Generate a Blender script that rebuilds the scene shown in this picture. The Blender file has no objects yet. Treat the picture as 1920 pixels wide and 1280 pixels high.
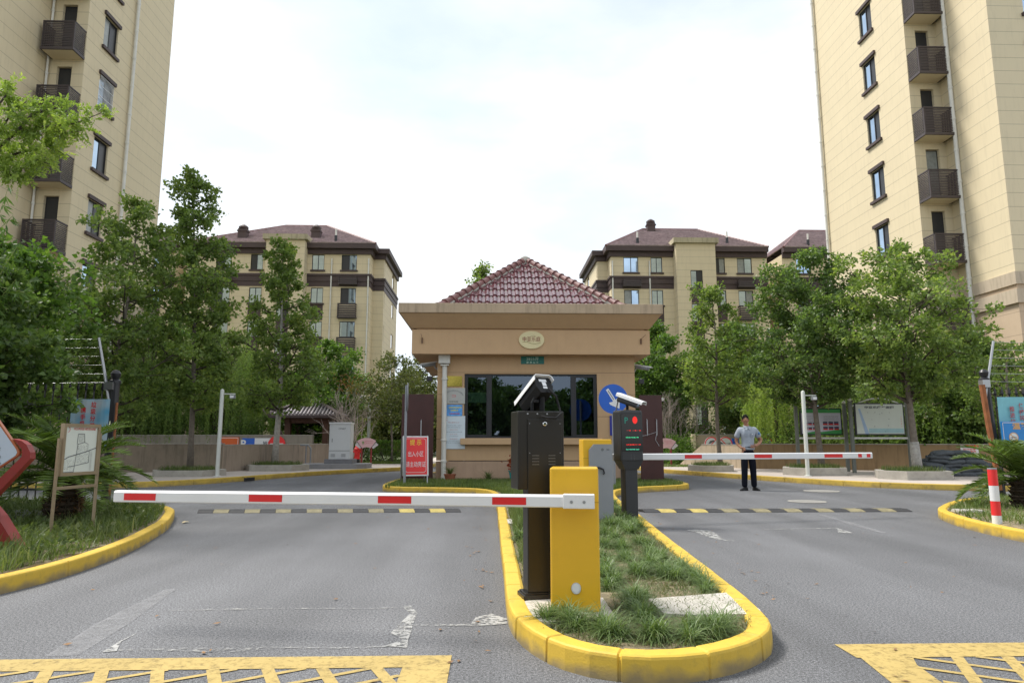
import bpy, bmesh, math, random
import numpy as np
from mathutils import Vector, Matrix
R=math.radians; PI=math.pi
random.seed(7)
sc=bpy.context.scene
col=sc.collection

# ---------------------------------------------------------------- camera, world, sun, exposure
F=1280.0; TH=math.atan(186/F); YAW=math.atan(40/F); CH=1.13
cam=bpy.data.cameras.new('camera'); cam.sensor_width=36; cam.lens=36*F/1920; cam.clip_end=2000; cam.clip_start=.05
co=bpy.data.objects.new('camera',cam); col.objects.link(co)
co.location=(0,0,CH); co.rotation_euler=(PI/2+TH,0,-YAW); sc.camera=co
sc.view_settings.view_transform='Standard'; sc.view_settings.look='None'; sc.view_settings.gamma=1
sc.view_settings.exposure=1.32
SUN_EL=R(57); SUN_AZ=R(-64)      # azimuth from +Y towards +X : behind-left of the guardhouse
sun=bpy.data.lights.new('sun','SUN'); sun.energy=2.0; sun.angle=R(17); sun.color=(1,.95,.87)
so=bpy.data.objects.new('sun',sun); col.objects.link(so)
sd=Vector((math.sin(SUN_AZ)*math.cos(SUN_EL),math.cos(SUN_AZ)*math.cos(SUN_EL),math.sin(SUN_EL)))
so.rotation_euler=sd.to_track_quat('Z','Y').to_euler()
w=bpy.data.worlds.new('World'); sc.world=w; w.use_nodes=True
nt=w.node_tree; nt.nodes.clear(); N=nt.nodes.new; Lk=nt.links.new
sky=N('ShaderNodeTexSky'); sky.sky_type='NISHITA'; sky.sun_disc=False; sky.sun_elevation=SUN_EL; sky.sun_rotation=SUN_AZ
sky.air_density=1.0; sky.dust_density=1.5
tc=N('ShaderNodeTexCoord'); mp=N('ShaderNodeMapping'); mp.inputs['Scale'].default_value=(1,1,2.6)
Lk(tc.outputs['Generated'],mp.inputs[0])
n1=N('ShaderNodeTexNoise'); n1.inputs['Scale'].default_value=1.7; n1.inputs['Detail'].default_value=7; n1.inputs['Roughness'].default_value=.55
Lk(mp.outputs[0],n1.inputs['Vector'])
rp=N('ShaderNodeValToRGB'); rp.color_ramp.elements[0].position=.30; rp.color_ramp.elements[0].color=(.5,.5,.5,1)
rp.color_ramp.elements[1].position=.56; rp.color_ramp.elements[1].color=(1,1,1,1)
Lk(n1.outputs[0],rp.inputs[0])
n2=N('ShaderNodeTexNoise'); n2.inputs['Scale'].default_value=3.1; n2.inputs['Detail'].default_value=6
Lk(mp.outputs[0],n2.inputs['Vector'])
rc=N('ShaderNodeValToRGB'); rc.color_ramp.elements[0].position=.35; rc.color_ramp.elements[0].color=(3.9,4.25,4.65,1)
rc.color_ramp.elements[1].position=.6; rc.color_ramp.elements[1].color=(4.75,4.9,5.0,1)
Lk(n2.outputs[0],rc.inputs[0])
mx=N('ShaderNodeMix'); mx.data_type='RGBA'; Lk(rp.outputs[0],mx.inputs[0]); Lk(sky.outputs[0],mx.inputs[6]); Lk(rc.outputs[0],mx.inputs[7])
bg=N('ShaderNodeBackground'); bg.inputs[1].default_value=.1; Lk(mx.outputs[2],bg.inputs[0])
wo=N('ShaderNodeOutputWorld'); Lk(bg.outputs[0],wo.inputs[0])
sc.cycles.max_bounces=6; sc.cycles.transparent_max_bounces=12

# ---------------------------------------------------------------- survey of the place: picture measurements to metres
def ray(px,py):
    x=(px-960)/F; y=-(py-640)/F
    c,s=math.cos(TH),math.sin(TH); Y=c-y*s; Z=s+y*c
    cy,sy=math.cos(YAW),math.sin(YAW)
    return (x*cy+Y*sy, Y*cy-x*sy, Z)
def G(px,py,z=0.):
    d=ray(px,py); t=(z-CH)/d[2]; return (d[0]*t,d[1]*t)
def P(px,py,Y):
    d=ray(px,py); t=Y/d[1]; return (d[0]*t,CH+d[2]*t)

# ---------------------------------------------------------------- materials
def srgb(h):
    v=[int(h[i:i+2],16)/255 for i in (0,2,4)]
    return tuple(((c+.055)/1.055)**2.4 if c>.04045 else c/12.92 for c in v)
MATS={}
def mat(name,c,rough=.6,metal=0,var=.1,vs=3,bump=0,bs=60,spec=.5,drip=0,joint=None,speck=0,ss=300,speck2=0,ss2=300,track=0,coat=0,emit=0,dirt=0,zdirt=0,ior=1.5):
    if name in MATS: return MATS[name]
    if isinstance(c,str): c=srgb(c)
    m=bpy.data.materials.new(name); m.use_nodes=True; t=m.node_tree; b=t.nodes['Principled BSDF']; n=t.nodes.new; l=t.links.new
    b.inputs['Roughness'].default_value=rough; b.inputs['Metallic'].default_value=metal; b.inputs['Specular IOR Level'].default_value=spec
    b.inputs['Coat Weight'].default_value=coat; b.inputs['IOR'].default_value=ior
    tc=n('ShaderNodeTexCoord'); no=n('ShaderNodeTexNoise'); no.inputs['Scale'].default_value=vs; no.inputs['Detail'].default_value=6
    no.inputs['Roughness'].default_value=.62
    l(tc.outputs['Object'],no.inputs['Vector'])
    mr=n('ShaderNodeMapRange'); mr.inputs[1].default_value=.25; mr.inputs[2].default_value=.75; mr.inputs[3].default_value=1-var; mr.inputs[4].default_value=1+var
    l(no.outputs[0],mr.inputs[0]); fac=mr.outputs[0]
    def mul(a,bb):
        q=n('ShaderNodeMath'); q.operation='MULTIPLY'; l(a,q.inputs[0])
        if isinstance(bb,float): q.inputs[1].default_value=bb
        else: l(bb,q.inputs[1])
        return q.outputs[0]
    if speck:
        s=n('ShaderNodeTexNoise'); s.inputs['Scale'].default_value=ss; s.inputs['Detail'].default_value=2; l(tc.outputs['Object'],s.inputs['Vector'])
        r2=n('ShaderNodeMapRange'); r2.inputs[1].default_value=.3; r2.inputs[2].default_value=.7; r2.inputs[3].default_value=1-speck; r2.inputs[4].default_value=1+speck
        l(s.outputs[0],r2.inputs[0]); fac=mul(fac,r2.outputs[0])
    if track:
        mp=n('ShaderNodeMapping'); mp.inputs['Scale'].default_value=(1.1,.10,1); mp.inputs['Rotation'].default_value=(0,0,.12); l(tc.outputs['Object'],mp.inputs[0])
        s=n('ShaderNodeTexNoise'); s.inputs['Scale'].default_value=1.0; s.inputs['Detail'].default_value=4; l(mp.outputs[0],s.inputs['Vector'])
        r2=n('ShaderNodeMapRange'); r2.inputs[1].default_value=.3; r2.inputs[2].default_value=.7; r2.inputs[3].default_value=1-track; r2.inputs[4].default_value=1+track
        l(s.outputs[0],r2.inputs[0]); fac=mul(fac,r2.outputs[0])
        s=n('ShaderNodeTexVoronoi'); s.feature='DISTANCE_TO_EDGE'; s.inputs['Scale'].default_value=.22; nz=n('ShaderNodeTexNoise'); nz.inputs['Scale'].default_value=1.2; nz.inputs['Detail'].default_value=8; l(tc.outputs['Object'],nz.inputs['Vector']); vv=n('ShaderNodeVectorMath'); vv.operation='MULTIPLY_ADD'; vv.inputs[1].default_value=(1.1,1.1,0); l(nz.outputs['Color'],vv.inputs[0]); l(tc.outputs['Object'],vv.inputs[2]); l(vv.outputs[0],s.inputs['Vector'])
        r2=n('ShaderNodeMapRange'); r2.inputs[1].default_value=.0005; r2.inputs[2].default_value=.0018; r2.inputs[3].default_value=1; r2.inputs[4].default_value=1
        l(s.outputs[0],r2.inputs[0]); fac=mul(fac,r2.outputs[0])
    if speck2:
        s=n('ShaderNodeTexNoise'); s.inputs['Scale'].default_value=ss2; s.inputs['Detail'].default_value=2; l(tc.outputs['Object'],s.inputs['Vector'])
        r2=n('ShaderNodeMapRange'); r2.inputs[1].default_value=.35; r2.inputs[2].default_value=.65; r2.inputs[3].default_value=1-speck2; r2.inputs[4].default_value=1+speck2
        l(s.outputs[0],r2.inputs[0]); fac=mul(fac,r2.outputs[0])
    if drip:
        mp=n('ShaderNodeMapping'); mp.inputs['Scale'].default_value=(3.2,3.2,.35); l(tc.outputs['Object'],mp.inputs[0])
        s=n('ShaderNodeTexNoise'); s.inputs['Scale'].default_value=2.2; s.inputs['Detail'].default_value=8; s.inputs['Roughness'].default_value=.7; l(mp.outputs[0],s.inputs['Vector'])
        r2=n('ShaderNodeMapRange'); r2.inputs[1].default_value=.5; r2.inputs[2].default_value=.72; r2.inputs[3].default_value=1; r2.inputs[4].default_value=1-drip
        l(s.outputs[0],r2.inputs[0]); fac=mul(fac,r2.outputs[0])
    hj=None
    if joint:
        sp,wd,off=joint; sx=n('ShaderNodeSeparateXYZ'); l(tc.outputs['Object'],sx.inputs[0])
        a=n('ShaderNodeMath'); a.operation='MULTIPLY_ADD'; a.inputs[1].default_value=1/sp; a.inputs[2].default_value=off/sp; l(sx.outputs[2],a.inputs[0])
        fr=n('ShaderNodeMath'); fr.operation='FRACT'; l(a.outputs[0],fr.inputs[0])
        lt=n('ShaderNodeMath'); lt.operation='LESS_THAN'; lt.inputs[1].default_value=wd/sp; l(fr.outputs[0],lt.inputs[0])
        r3=n('ShaderNodeMapRange'); r3.inputs[3].default_value=1; r3.inputs[4].default_value=.6; l(lt.outputs[0],r3.inputs[0])
        fac=mul(fac,r3.outputs[0]); hj=r3.outputs[0]
    vm=n('ShaderNodeVectorMath'); vm.operation='SCALE'; vm.inputs[0].default_value=c; l(fac,vm.inputs['Scale'])
    colr=vm.outputs[0]
    if dirt:
        s=n('ShaderNodeTexNoise'); s.inputs['Scale'].default_value=vs*2.7; s.inputs['Detail'].default_value=9; s.inputs['Roughness'].default_value=.75; l(tc.outputs['Object'],s.inputs['Vector'])
        r2=n('ShaderNodeMapRange'); r2.inputs[1].default_value=.52; r2.inputs[2].default_value=.72; r2.inputs[3].default_value=0; r2.inputs[4].default_value=dirt
        l(s.outputs[0],r2.inputs[0]); q=n('ShaderNodeMix'); q.data_type='RGBA'; l(r2.outputs[0],q.inputs[0]); l(colr,q.inputs[6]); q.inputs[7].default_value=(.06,.055,.05,1); colr=q.outputs[2]
    if zdirt:
        sx=n('ShaderNodeSeparateXYZ'); l(tc.outputs['Object'],sx.inputs[0]); s=n('ShaderNodeTexNoise'); s.inputs['Scale'].default_value=7; s.inputs['Detail'].default_value=8; l(tc.outputs['Object'],s.inputs['Vector'])
        a=n('ShaderNodeMath'); a.operation='MULTIPLY_ADD'; a.inputs[1].default_value=-.16; l(s.outputs[0],a.inputs[0]); l(sx.outputs[2],a.inputs[2])
        r2=n('ShaderNodeMapRange'); r2.inputs[1].default_value=-.075; r2.inputs[2].default_value=-.01; r2.inputs[3].default_value=zdirt; r2.inputs[4].default_value=0
        l(a.outputs[0],r2.inputs[0]); q=n('ShaderNodeMix'); q.data_type='RGBA'; l(r2.outputs[0],q.inputs[0]); l(colr,q.inputs[6]); q.inputs[7].default_value=(.16,.14,.115,1); colr=q.outputs[2]
    l(colr,b.inputs['Base Color'])
    if bump:
        s=n('ShaderNodeTexNoise'); s.inputs['Scale'].default_value=bs; s.inputs['Detail'].default_value=4; l(tc.outputs['Object'],s.inputs['Vector'])
        bb=n('ShaderNodeBump'); bb.inputs['Strength'].default_value=bump; bb.inputs['Distance'].default_value=.01; l(s.outputs[0],bb.inputs['Height']); l(bb.outputs[0],b.inputs['Normal'])
    if emit:
        b.inputs['Emission Color'].default_value=(*c,1); b.inputs['Emission Strength'].default_value=emit
    MATS[name]=m; return m
def leafmat(name,cols,trans=.35,rough=.45):
    m=bpy.data.materials.new(name); m.use_nodes=True; t=m.node_tree; b=t.nodes['Principled BSDF']; n=t.nodes.new; l=t.links.new
    ge=n('ShaderNodeNewGeometry'); tc=n('ShaderNodeTexCoord'); no=n('ShaderNodeTexNoise'); no.inputs['Scale'].default_value=1.1; l(tc.outputs['Object'],no.inputs['Vector'])
    ad=n('ShaderNodeMath'); ad.operation='MULTIPLY_ADD'; ad.inputs[1].default_value=.55; l(ge.outputs['Random Per Island'],ad.inputs[0])
    q=n('ShaderNodeMath'); q.operation='MULTIPLY_ADD'; q.inputs[1].default_value=1.1; q.inputs[2].default_value=-.33; l(no.outputs[0],q.inputs[0]); l(q.outputs[0],ad.inputs[2])
    cr=n('ShaderNodeValToRGB'); e=cr.color_ramp.elements
    while len(e)<len(cols): e.new(.5)
    for i,cc in enumerate(cols): e[i].position=i/(len(cols)-1); e[i].color=(*cc,1)
    l(ad.outputs[0],cr.inputs[0]); l(cr.outputs[0],b.inputs['Base Color']); b.inputs['Roughness'].default_value=rough; b.inputs['Specular IOR Level'].default_value=.4
    tr=n('ShaderNodeBsdfTranslucent'); 
    vm=n('ShaderNodeVectorMath'); vm.operation='MULTIPLY'; vm.inputs[1].default_value=(1.2,1.25,.65); l(cr.outputs[0],vm.inputs[0]); l(vm.outputs[0],tr.inputs[0])
    ms=n('ShaderNodeMixShader'); ms.inputs[0].default_value=trans; l(b.outputs[0],ms.inputs[1]); l(tr.outputs[0],ms.inputs[2]); l(ms.outputs[0],t.nodes['Material Output'].inputs[0])
    MATS[name]=m; return m
def paintmat(name,c,thr=.5,soft=.08,sc_=9,under=(.17,.17,.175),rough=.75):
    "worn road paint: a mask of noise shows the asphalt beneath through the paint"
    m=bpy.data.materials.new(name); m.use_nodes=True; t=m.node_tree; b=t.nodes['Principled BSDF']; n=t.nodes.new; l=t.links.new
    tc=n('ShaderNodeTexCoord'); no=n('ShaderNodeTexNoise'); no.inputs['Scale'].default_value=sc_; no.inputs['Detail'].default_value=12; no.inputs['Roughness'].default_value=.8; l(tc.outputs['Object'],no.inputs['Vector'])
    nb=n('ShaderNodeTexNoise'); nb.inputs['Scale'].default_value=sc_*2.6; nb.inputs['Detail'].default_value=10; nb.inputs['Roughness'].default_value=.75; l(tc.outputs['Object'],nb.inputs['Vector'])
    av=n('ShaderNodeMath'); av.operation='MULTIPLY_ADD'; av.inputs[1].default_value=.5; l(nb.outputs[0],av.inputs[0]); aw=n('ShaderNodeMath'); aw.operation='MULTIPLY'; aw.inputs[1].default_value=.5; l(no.outputs[0],aw.inputs[0]); l(aw.outputs[0],av.inputs[2])
    mr=n('ShaderNodeMapRange'); mr.inputs[1].default_value=thr-soft; mr.inputs[2].default_value=thr+soft; l(av.outputs[0],mr.inputs[0])
    n2=n('ShaderNodeTexNoise'); n2.inputs['Scale'].default_value=2.; n2.inputs['Detail'].default_value=5; l(tc.outputs['Object'],n2.inputs['Vector'])
    m2=n('ShaderNodeMapRange'); m2.inputs[3].default_value=.8; m2.inputs[4].default_value=1.2; l(n2.outputs[0],m2.inputs[0])
    vm=n('ShaderNodeVectorMath'); vm.operation='SCALE'; vm.inputs[0].default_value=c; l(m2.outputs[0],vm.inputs['Scale']); l(vm.outputs[0],b.inputs['Base Color'])
    b.inputs['Roughness'].default_value=rough
    tr=n('ShaderNodeBsdfTransparent'); ms=n('ShaderNodeMixShader'); l(mr.outputs[0],ms.inputs[0]); l(tr.outputs[0],ms.inputs[1]); l(b.outputs[0],ms.inputs[2]); l(ms.outputs[0],t.nodes['Material Output'].inputs[0])
    MATS[name]=m; return m

# ---------------------------------------------------------------- mesh builder
TXT={}
def textgeo(s,bold=0.0):
    k=(s,bold)
    if k not in TXT:
        c=bpy.data.curves.new('lettering','FONT'); c.body=s; c.resolution_u=2; c.offset=bold; c.align_x='CENTER'
        o=bpy.data.objects.new('lettering',c); col.objects.link(o); bpy.context.view_layer.update()
        me=bpy.data.meshes.new_from_object(o.evaluated_get(bpy.context.evaluated_depsgraph_get()))
        v=np.array([x.co[:2] for x in me.vertices]).reshape(-1,2); f=[tuple(p.vertices) for p in me.polygons]
        bpy.data.objects.remove(o); bpy.data.meshes.remove(me); bpy.data.curves.remove(c)
        if len(v): v-= (v.min(0)+v.max(0))/2
        TXT[k]=(v,f)
    return TXT[k]
class MB:
    def __init__(s): s.v=[]; s.f=[]; s.m=[]
    def add(s,vs,fs,mi=0):
        b=len(s.v); s.v+= [tuple(map(float,p)) for p in vs]; s.f+=[tuple(b+i for i in f) for f in fs]; s.m+=[mi]*len(fs); return s
    def box(s,x0,x1,y0,y1,z0,z1,mi=0):
        return s.add([(x0,y0,z0),(x1,y0,z0),(x1,y1,z0),(x0,y1,z0),(x0,y0,z1),(x1,y0,z1),(x1,y1,z1),(x0,y1,z1)],
          [(0,3,2,1),(4,5,6,7),(0,1,5,4),(1,2,6,5),(2,3,7,6),(3,0,4,7)],mi)
    def obox(s,O,U,N_,u0,u1,n0,n1,z0,z1,mi=0):
        "box in a frame: O origin (x,y), U along, N_ outward"
        g=lambda u,n,z:(O[0]+U[0]*u+N_[0]*n,O[1]+U[1]*u+N_[1]*n,z)
        return s.add([g(u0,n0,z0),g(u1,n0,z0),g(u1,n1,z0),g(u0,n1,z0),g(u0,n0,z1),g(u1,n0,z1),g(u1,n1,z1),g(u0,n1,z1)],
          [(0,3,2,1),(4,5,6,7),(0,1,5,4),(1,2,6,5),(2,3,7,6),(3,0,4,7)],mi)
    def bbox(s,x0,x1,y0,y1,z0,z1,b=.01,mi=0):
        "box with bevelled edges"
        bm=bmesh.new(); bmesh.ops.create_cube(bm,size=1)
        for q in bm.verts: q.co=Vector(((x0+x1)/2+q.co.x*(x1-x0),(y0+y1)/2+q.co.y*(y1-y0),(z0+z1)/2+q.co.z*(z1-z0)))
        bmesh.ops.bevel(bm,geom=list(bm.edges),offset=b,segments=2,affect='EDGES',profile=.5)
        bm.verts.index_update(); s.add([q.co[:] for q in bm.verts],[[q.index for q in f.verts] for f in bm.faces],mi); bm.free(); return s
    def prism(s,pts,z0,z1,mi=0):
        n=len(pts); return s.add([(*p,z0) for p in pts]+[(*p,z1) for p in pts],[tuple(range(n))[::-1],tuple(range(n,2*n))]+[(i,(i+1)%n,n+(i+1)%n,n+i) for i in range(n)],mi)
    def slab(s,O,U,V,pts,t,mi=0):
        "outline pts (u,v) in plane O,U,V given thickness t along U x V"
        O,U,V=Vector(O),Vector(U),Vector(V); W_=U.cross(V).normalized()
        n=len(pts); a=[O+U*p[0]+V*p[1] for p in pts]; b=[q-W_*t for q in a]
        return s.add(a+b,[tuple(range(n)),tuple(range(n,2*n))[::-1]]+[(i,n+i,n+(i+1)%n,(i+1)%n) for i in range(n)],mi)
    def tube(s,pts,rad,n=8,mi=0,cap=True):
        pts=[Vector(p) for p in pts]; k=len(pts)
        if not hasattr(rad,'__len__'): rad=[rad]*k
        vs=[]; up=Vector((0,0,1))
        for i,p in enumerate(pts):
            d=(pts[min(i+1,k-1)]-pts[max(i-1,0)]).normalized()
            a=d.cross(up if abs(d.z)<.95 else Vector((1,0,0))).normalized()
            if i and a.dot(pa)<0: a=-a
            pa=a; b=d.cross(a)
            vs+=[p+(a*math.cos(2*PI*j/n)+b*math.sin(2*PI*j/n))*rad[i] for j in range(n)]
        fs=[(i*n+j,i*n+(j+1)%n,(i+1)*n+(j+1)%n,(i+1)*n+j) for i in range(k-1) for j in range(n)]
        if cap: fs+=[tuple(range(n))[::-1],tuple(range((k-1)*n,k*n))]
        return s.add(vs,fs,mi)
    def lathe(s,prof,c=(0,0,0),n=24,mi=0,sx=1,sy=1):
        vs=[(c[0]+r*math.cos(2*PI*j/n)*sx,c[1]+r*math.sin(2*PI*j/n)*sy,c[2]+z) for r,z in prof for j in range(n)]; k=len(prof)
        fs=[(i*n+j,i*n+(j+1)%n,(i+1)*n+(j+1)%n,(i+1)*n+j) for i in range(k-1) for j in range(n)]+[tuple(range(n))[::-1],tuple(range((k-1)*n,k*n))]
        return s.add(vs,fs,mi)
    def ell(s,c,r,n=10,m=7,mi=0):
        return s.lathe([(max(1e-3,math.sin(PI*i/m)) ,-math.cos(PI*i/m)*r[2]) for i in range(m+1)],c,n,mi,r[0],r[1])
    def text(s,t,O,U,V,h=None,w=None,mi=0,bold=0.0):
        v,f=textgeo(t,bold)
        if not len(v): return s
        ex=v.max(0)-v.min(0); kh=(h/ex[1]) if h else w/ex[0]; kw=(w/ex[0]) if w else kh
        O,U,V=Vector(O),Vector(U),Vector(V)
        return s.add([O+U*(a*kw)+V*(b*kh) for a,b in v],f,mi)
    def rect(s,O,U,V,u0,u1,v0,v1,mi=0):
        O,U,V=Vector(O),Vector(U),Vector(V)
        return s.add([O+U*u0+V*v0,O+U*u1+V*v0,O+U*u1+V*v1,O+U*u0+V*v1],[(0,1,2,3)],mi)
    def disc(s,O,U,V,r,mi=0,n=28,r0=0,a0=0,a1=2*PI):
        O,U,V=Vector(O),Vector(U),Vector(V); full=abs(a1-a0-2*PI)<1e-6; k=n if full else n+1
        A=[a0+(a1-a0)*i/n for i in range(k)]
        o=[O+(U*math.cos(a)+V*math.sin(a))*r for a in A]
        if r0:
            i_=[O+(U*math.cos(a)+V*math.sin(a))*r0 for a in A]
            return s.add(o+i_,[(i,(i+1)%k,k+(i+1)%k,k+i) for i in range(k if full else k-1)],mi)
        return s.add(o if full else [O]+o,[tuple(range(len(o)+(0 if full else 1)))],mi)
    def build(s,name,mats,parent=None,world=False,smooth=False,kind=None,label=None):
        me=bpy.data.meshes.new(name)
        v=s.v
        if world and parent is not None:
            M=W[root(parent)].inverted(); v=[M@Vector(p) for p in v]
        me.from_pydata(v,[],s.f)
        if not isinstance(mats,(list,tuple)): mats=[mats]
        for m in mats: me.materials.append(m)
        if len(mats)>1: me.polygons.foreach_set('material_index',s.m)
        if smooth: me.polygons.foreach_set('use_smooth',[True]*len(s.f))
        if smooth=='auto':
            me.set_sharp_from_angle(angle=R(35))
        me.update()
        o=bpy.data.objects.new(name,me); col.objects.link(o)
        if parent is not None: o.parent=parent
        if kind: o['kind']=kind
        if label: o['label']=label
        return o
W={}
def root(o):
    while o.parent is not None: o=o.parent
    return o
def T(name,label,cat,loc=(0,0,0),rz=0,group=None):
    o=bpy.data.objects.new(name,None); col.objects.link(o); o.location=loc; o.rotation_euler=(0,0,rz); o.empty_display_size=.1
    o['label']=label; o['category']=cat
    if group: o['group']=group
    W[o]=Matrix.Translation(Vector(loc))@Matrix.Rotation(rz,4,'Z'); return o
def tag(o,label,cat,group=None):
    o['label']=label; o['category']=cat
    if group: o['group']=group
    return o
def copy_tree(o,parent=None):
    c=o.copy(); col.objects.link(c); c.parent=parent
    for ch in list(o.children): copy_tree(ch,c)
    return c
def npmesh(name,verts,faces_k,mats,parent=None,kind=None):
    "verts (n,3); faces_k = list of (m,k) index arrays"
    me=bpy.data.meshes.new(name); me.vertices.add(len(verts)); me.vertices.foreach_set('co',np.asarray(verts,dtype=np.float32).ravel())
    tot=sum(a.size for a in faces_k); me.loops.add(tot); me.loops.foreach_set('vertex_index',np.concatenate([a.ravel() for a in faces_k]).astype(np.int32))
    nf=sum(len(a) for a in faces_k); me.polygons.add(nf)
    ls=[];c=0
    for a in faces_k: ls.append(np.arange(len(a))*a.shape[1]+c); c+=a.size
    me.polygons.foreach_set('loop_start',np.concatenate(ls).astype(np.int32))
    me.update(calc_edges=True); me.validate()
    me.materials.append(mats)
    o=bpy.data.objects.new(name,me); col.objects.link(o)
    if parent is not None: o.parent=parent
    if kind: o['kind']=kind
    return o
def nrm(a): return a/np.maximum(np.linalg.norm(a,axis=1,keepdims=True),1e-9)
def leafgeo(C,D,size,rng,wd=.36,fold=.1):
    D=nrm(D); s=nrm(np.cross(D,rng.normal(size=C.shape))); n=np.cross(D,s); z=size[:,None]
    V=np.stack([C,C+D*z*.45+s*z*wd+n*z*fold,C+D*z-n*z*.1,C+D*z*.45-s*z*wd+n*z*fold],1).reshape(-1,3)
    b=np.arange(len(C))[:,None]*4
    return V,np.concatenate([b+np.array([[0,1,2]]),b+np.array([[0,2,3]])])
def bladegeo(B,H_,lean,wd,rng):
    "grass blades: roots B, heights H_, horizontal lean vectors, widths"
    n=len(B); a=rng.uniform(0,2*PI,n); s=np.stack([np.cos(a),np.sin(a),np.zeros(n)],1)*wd[:,None]/2
    up=np.array([0,0,1.])
    m=B+lean*.3+up*H_[:,None]*.6; t=B+lean+up*H_[:,None]
    V=np.stack([B-s,B+s,m+s*.8,m-s*.8,t],1).reshape(-1,3); b=np.arange(n)[:,None]*5
    return V,np.concatenate([b+np.array([[0,1,2]]),b+np.array([[0,2,3]]),b+np.array([[3,2,4]])])

# ---------------------------------------------------------------- shared materials
M_asph=mat('asphalt',(.118,.120,.127),rough=.84,var=.17,vs=.45,speck=.55,ss=70,bump=.10,bs=160,speck2=.8,ss2=210,track=.24)
M_pave=mat('paving',(.36,.32,.29),rough=.85,var=.12,vs=1.5,speck=.1,ss=60)
M_soil=mat('soil',(.20,.165,.10),rough=.95,var=.35,vs=9,bump=.8,bs=50,speck=.3,ss=120)
M_ground=mat('ground',(.09,.11,.05),rough=.95,var=.3,vs=.6)
M_kerb=mat('kerb_paint',(.62,.41,.045),rough=.62,var=.09,vs=4,dirt=.32,zdirt=.75,bump=.15,bs=90)
M_kerbold=mat('kerb_paint_old',(.52,.36,.06),rough=.7,var=.25,vs=1.5,dirt=.75,zdirt=.5,bump=.15,bs=60)
M_conc=mat('concrete',(.36,.34,.30),rough=.85,var=.18,vs=4,bump=.2,bs=50,dirt=.3)
M_stucco=mat('stucco',(.52,.345,.195),rough=.82,var=.05,vs=2,drip=.06,bump=.08,bs=150)
M_fascia=mat('fascia',(.45,.345,.235),rough=.8,var=.1,vs=2,drip=.38,bump=.08,bs=120)
M_tile=mat('glazed_tile',(.13,.04,.05),rough=.22,var=.3,vs=6,spec=1,dirt=.25,coat=.5)
M_tileold=mat('ridge_tile',(.19,.085,.08),rough=.5,var=.3,vs=8,dirt=.4)
M_cream=mat('cream_cladding',(.65,.555,.375),rough=.7,var=.04,vs=.6,joint=(.58,.022,.1),drip=.10)
M_creamflat=mat('cream_flat',(.62,.53,.36),rough=.7,var=.05,vs=.8)
M_stone=mat('stone_cladding',(.50,.385,.27),rough=.75,var=.07,vs=1,joint=(.9,.02,.2),drip=.08)
M_brown=mat('brown_trim',(.062,.040,.038),rough=.6,var=.15,vs=2)
M_brown2=mat('brown_louvre',(.055,.042,.042),rough=.55,var=.15,vs=5)
M_frame=mat('dark_frame',(.018,.018,.022),rough=.4,var=.1)
M_glass=mat('window_glass',(.40,.52,.66),rough=.03,var=.25,vs=.5,metal=1)
M_glassd=mat('window_screen',(.022,.024,.028),rough=.35,var=.2,vs=1)
M_curt=mat('curtain',(.25,.27,.26),rough=.3,var=.3,vs=5,spec=.8)
M_white=mat('white_paint',(.72,.73,.74),rough=.4,var=.04,vs=4)
M_pipe=mat('white_pvc',(.66,.65,.60),rough=.5,var=.1,vs=2,dirt=.15)
M_pole=mat('pole_paint',(.58,.60,.56),rough=.5,var=.08,vs=3)
M_steel=mat('steel',(.42,.43,.45),rough=.35,metal=.8,var=.1,vs=5)
M_grey=mat('grey_metal',(.27,.285,.31),rough=.45,metal=.2,var=.07,vs=3)
M_black=mat('black_coat',(.008,.008,.009),spec=.25,rough=.5,var=.15,vs=3)
M_char=mat('charcoal_coat',(.026,.028,.031),rough=.45,var=.1,vs=3)
M_bronze=mat('bronze_coat',(.024,.022,.019),rough=.36,metal=.25,var=.15,vs=2)
M_yel=mat('yellow_coat',(.74,.43,.02),rough=.38,var=.05,vs=2,coat=.2,dirt=.10)
M_red=mat('red_print',(.66,.02,.022),rough=.35,var=.06,vs=6)
M_signred=mat('sign_red',(.75,.03,.03),rough=.45,var=.04)
M_blue=mat('sign_blue',(.015,.11,.52),rough=.4,var=.05)
M_dblue=mat('dark_blue',(.02,.03,.30),rough=.4,var=.05)
M_lblue=mat('pale_blue',(.38,.60,.74),rough=.5,var=.12,vs=3)
M_green=mat('sign_green',(.005,.15,.125),rough=.4,var=.05)
M_ygreen=mat('yellow_print',(.85,.75,.05),rough=.5,var=.04)
M_maroon=mat('maroon_panel',(.055,.016,.014),rough=.5,var=.25,vs=3,dirt=.1)
M_bark=mat('bark',(.17,.145,.12),rough=.9,var=.3,vs=12,bump=.5,bs=40)
M_barkd=mat('bark_dark',(.07,.055,.042),rough=.9,var=.3,vs=10,bump=.5,bs=40)
M_limed=mat('limewashed_bark',(.36,.34,.31),rough=.9,var=.35,vs=14,bump=.5,bs=40)
M_cream2=mat('cream_plate',(.66,.58,.33),rough=.4,var=.05)
M_dred=mat('dark_red',(.22,.02,.02),rough=.5,var=.05)
M_mapw=mat('map_paper',(.62,.66,.60),rough=.4,var=.05)
M_inkg=mat('ink_grey',(.10,.11,.12),rough=.6,var=.1)
M_inkb=mat('ink_blue',(.20,.42,.62),rough=.6,var=.1)
M_rubber=mat('rubber',(.035,.035,.038),rough=.7,var=.25,vs=12)
M_rust=mat('rust_wrap',(.30,.105,.035),rough=.7,var=.4,vs=9,dirt=.6)
M_wall=mat('ramp_wall',(.235,.19,.14),rough=.85,var=.14,vs=1.3,drip=.4,dirt=.25)
M_wood=mat('dark_timber',(.10,.042,.022),rough=.6,var=.2,vs=6)
L_maple=leafmat('leaf_maple',[(.078,.125,.036),(.135,.205,.055),(.21,.295,.08),(.34,.39,.11)],.52)
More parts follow.
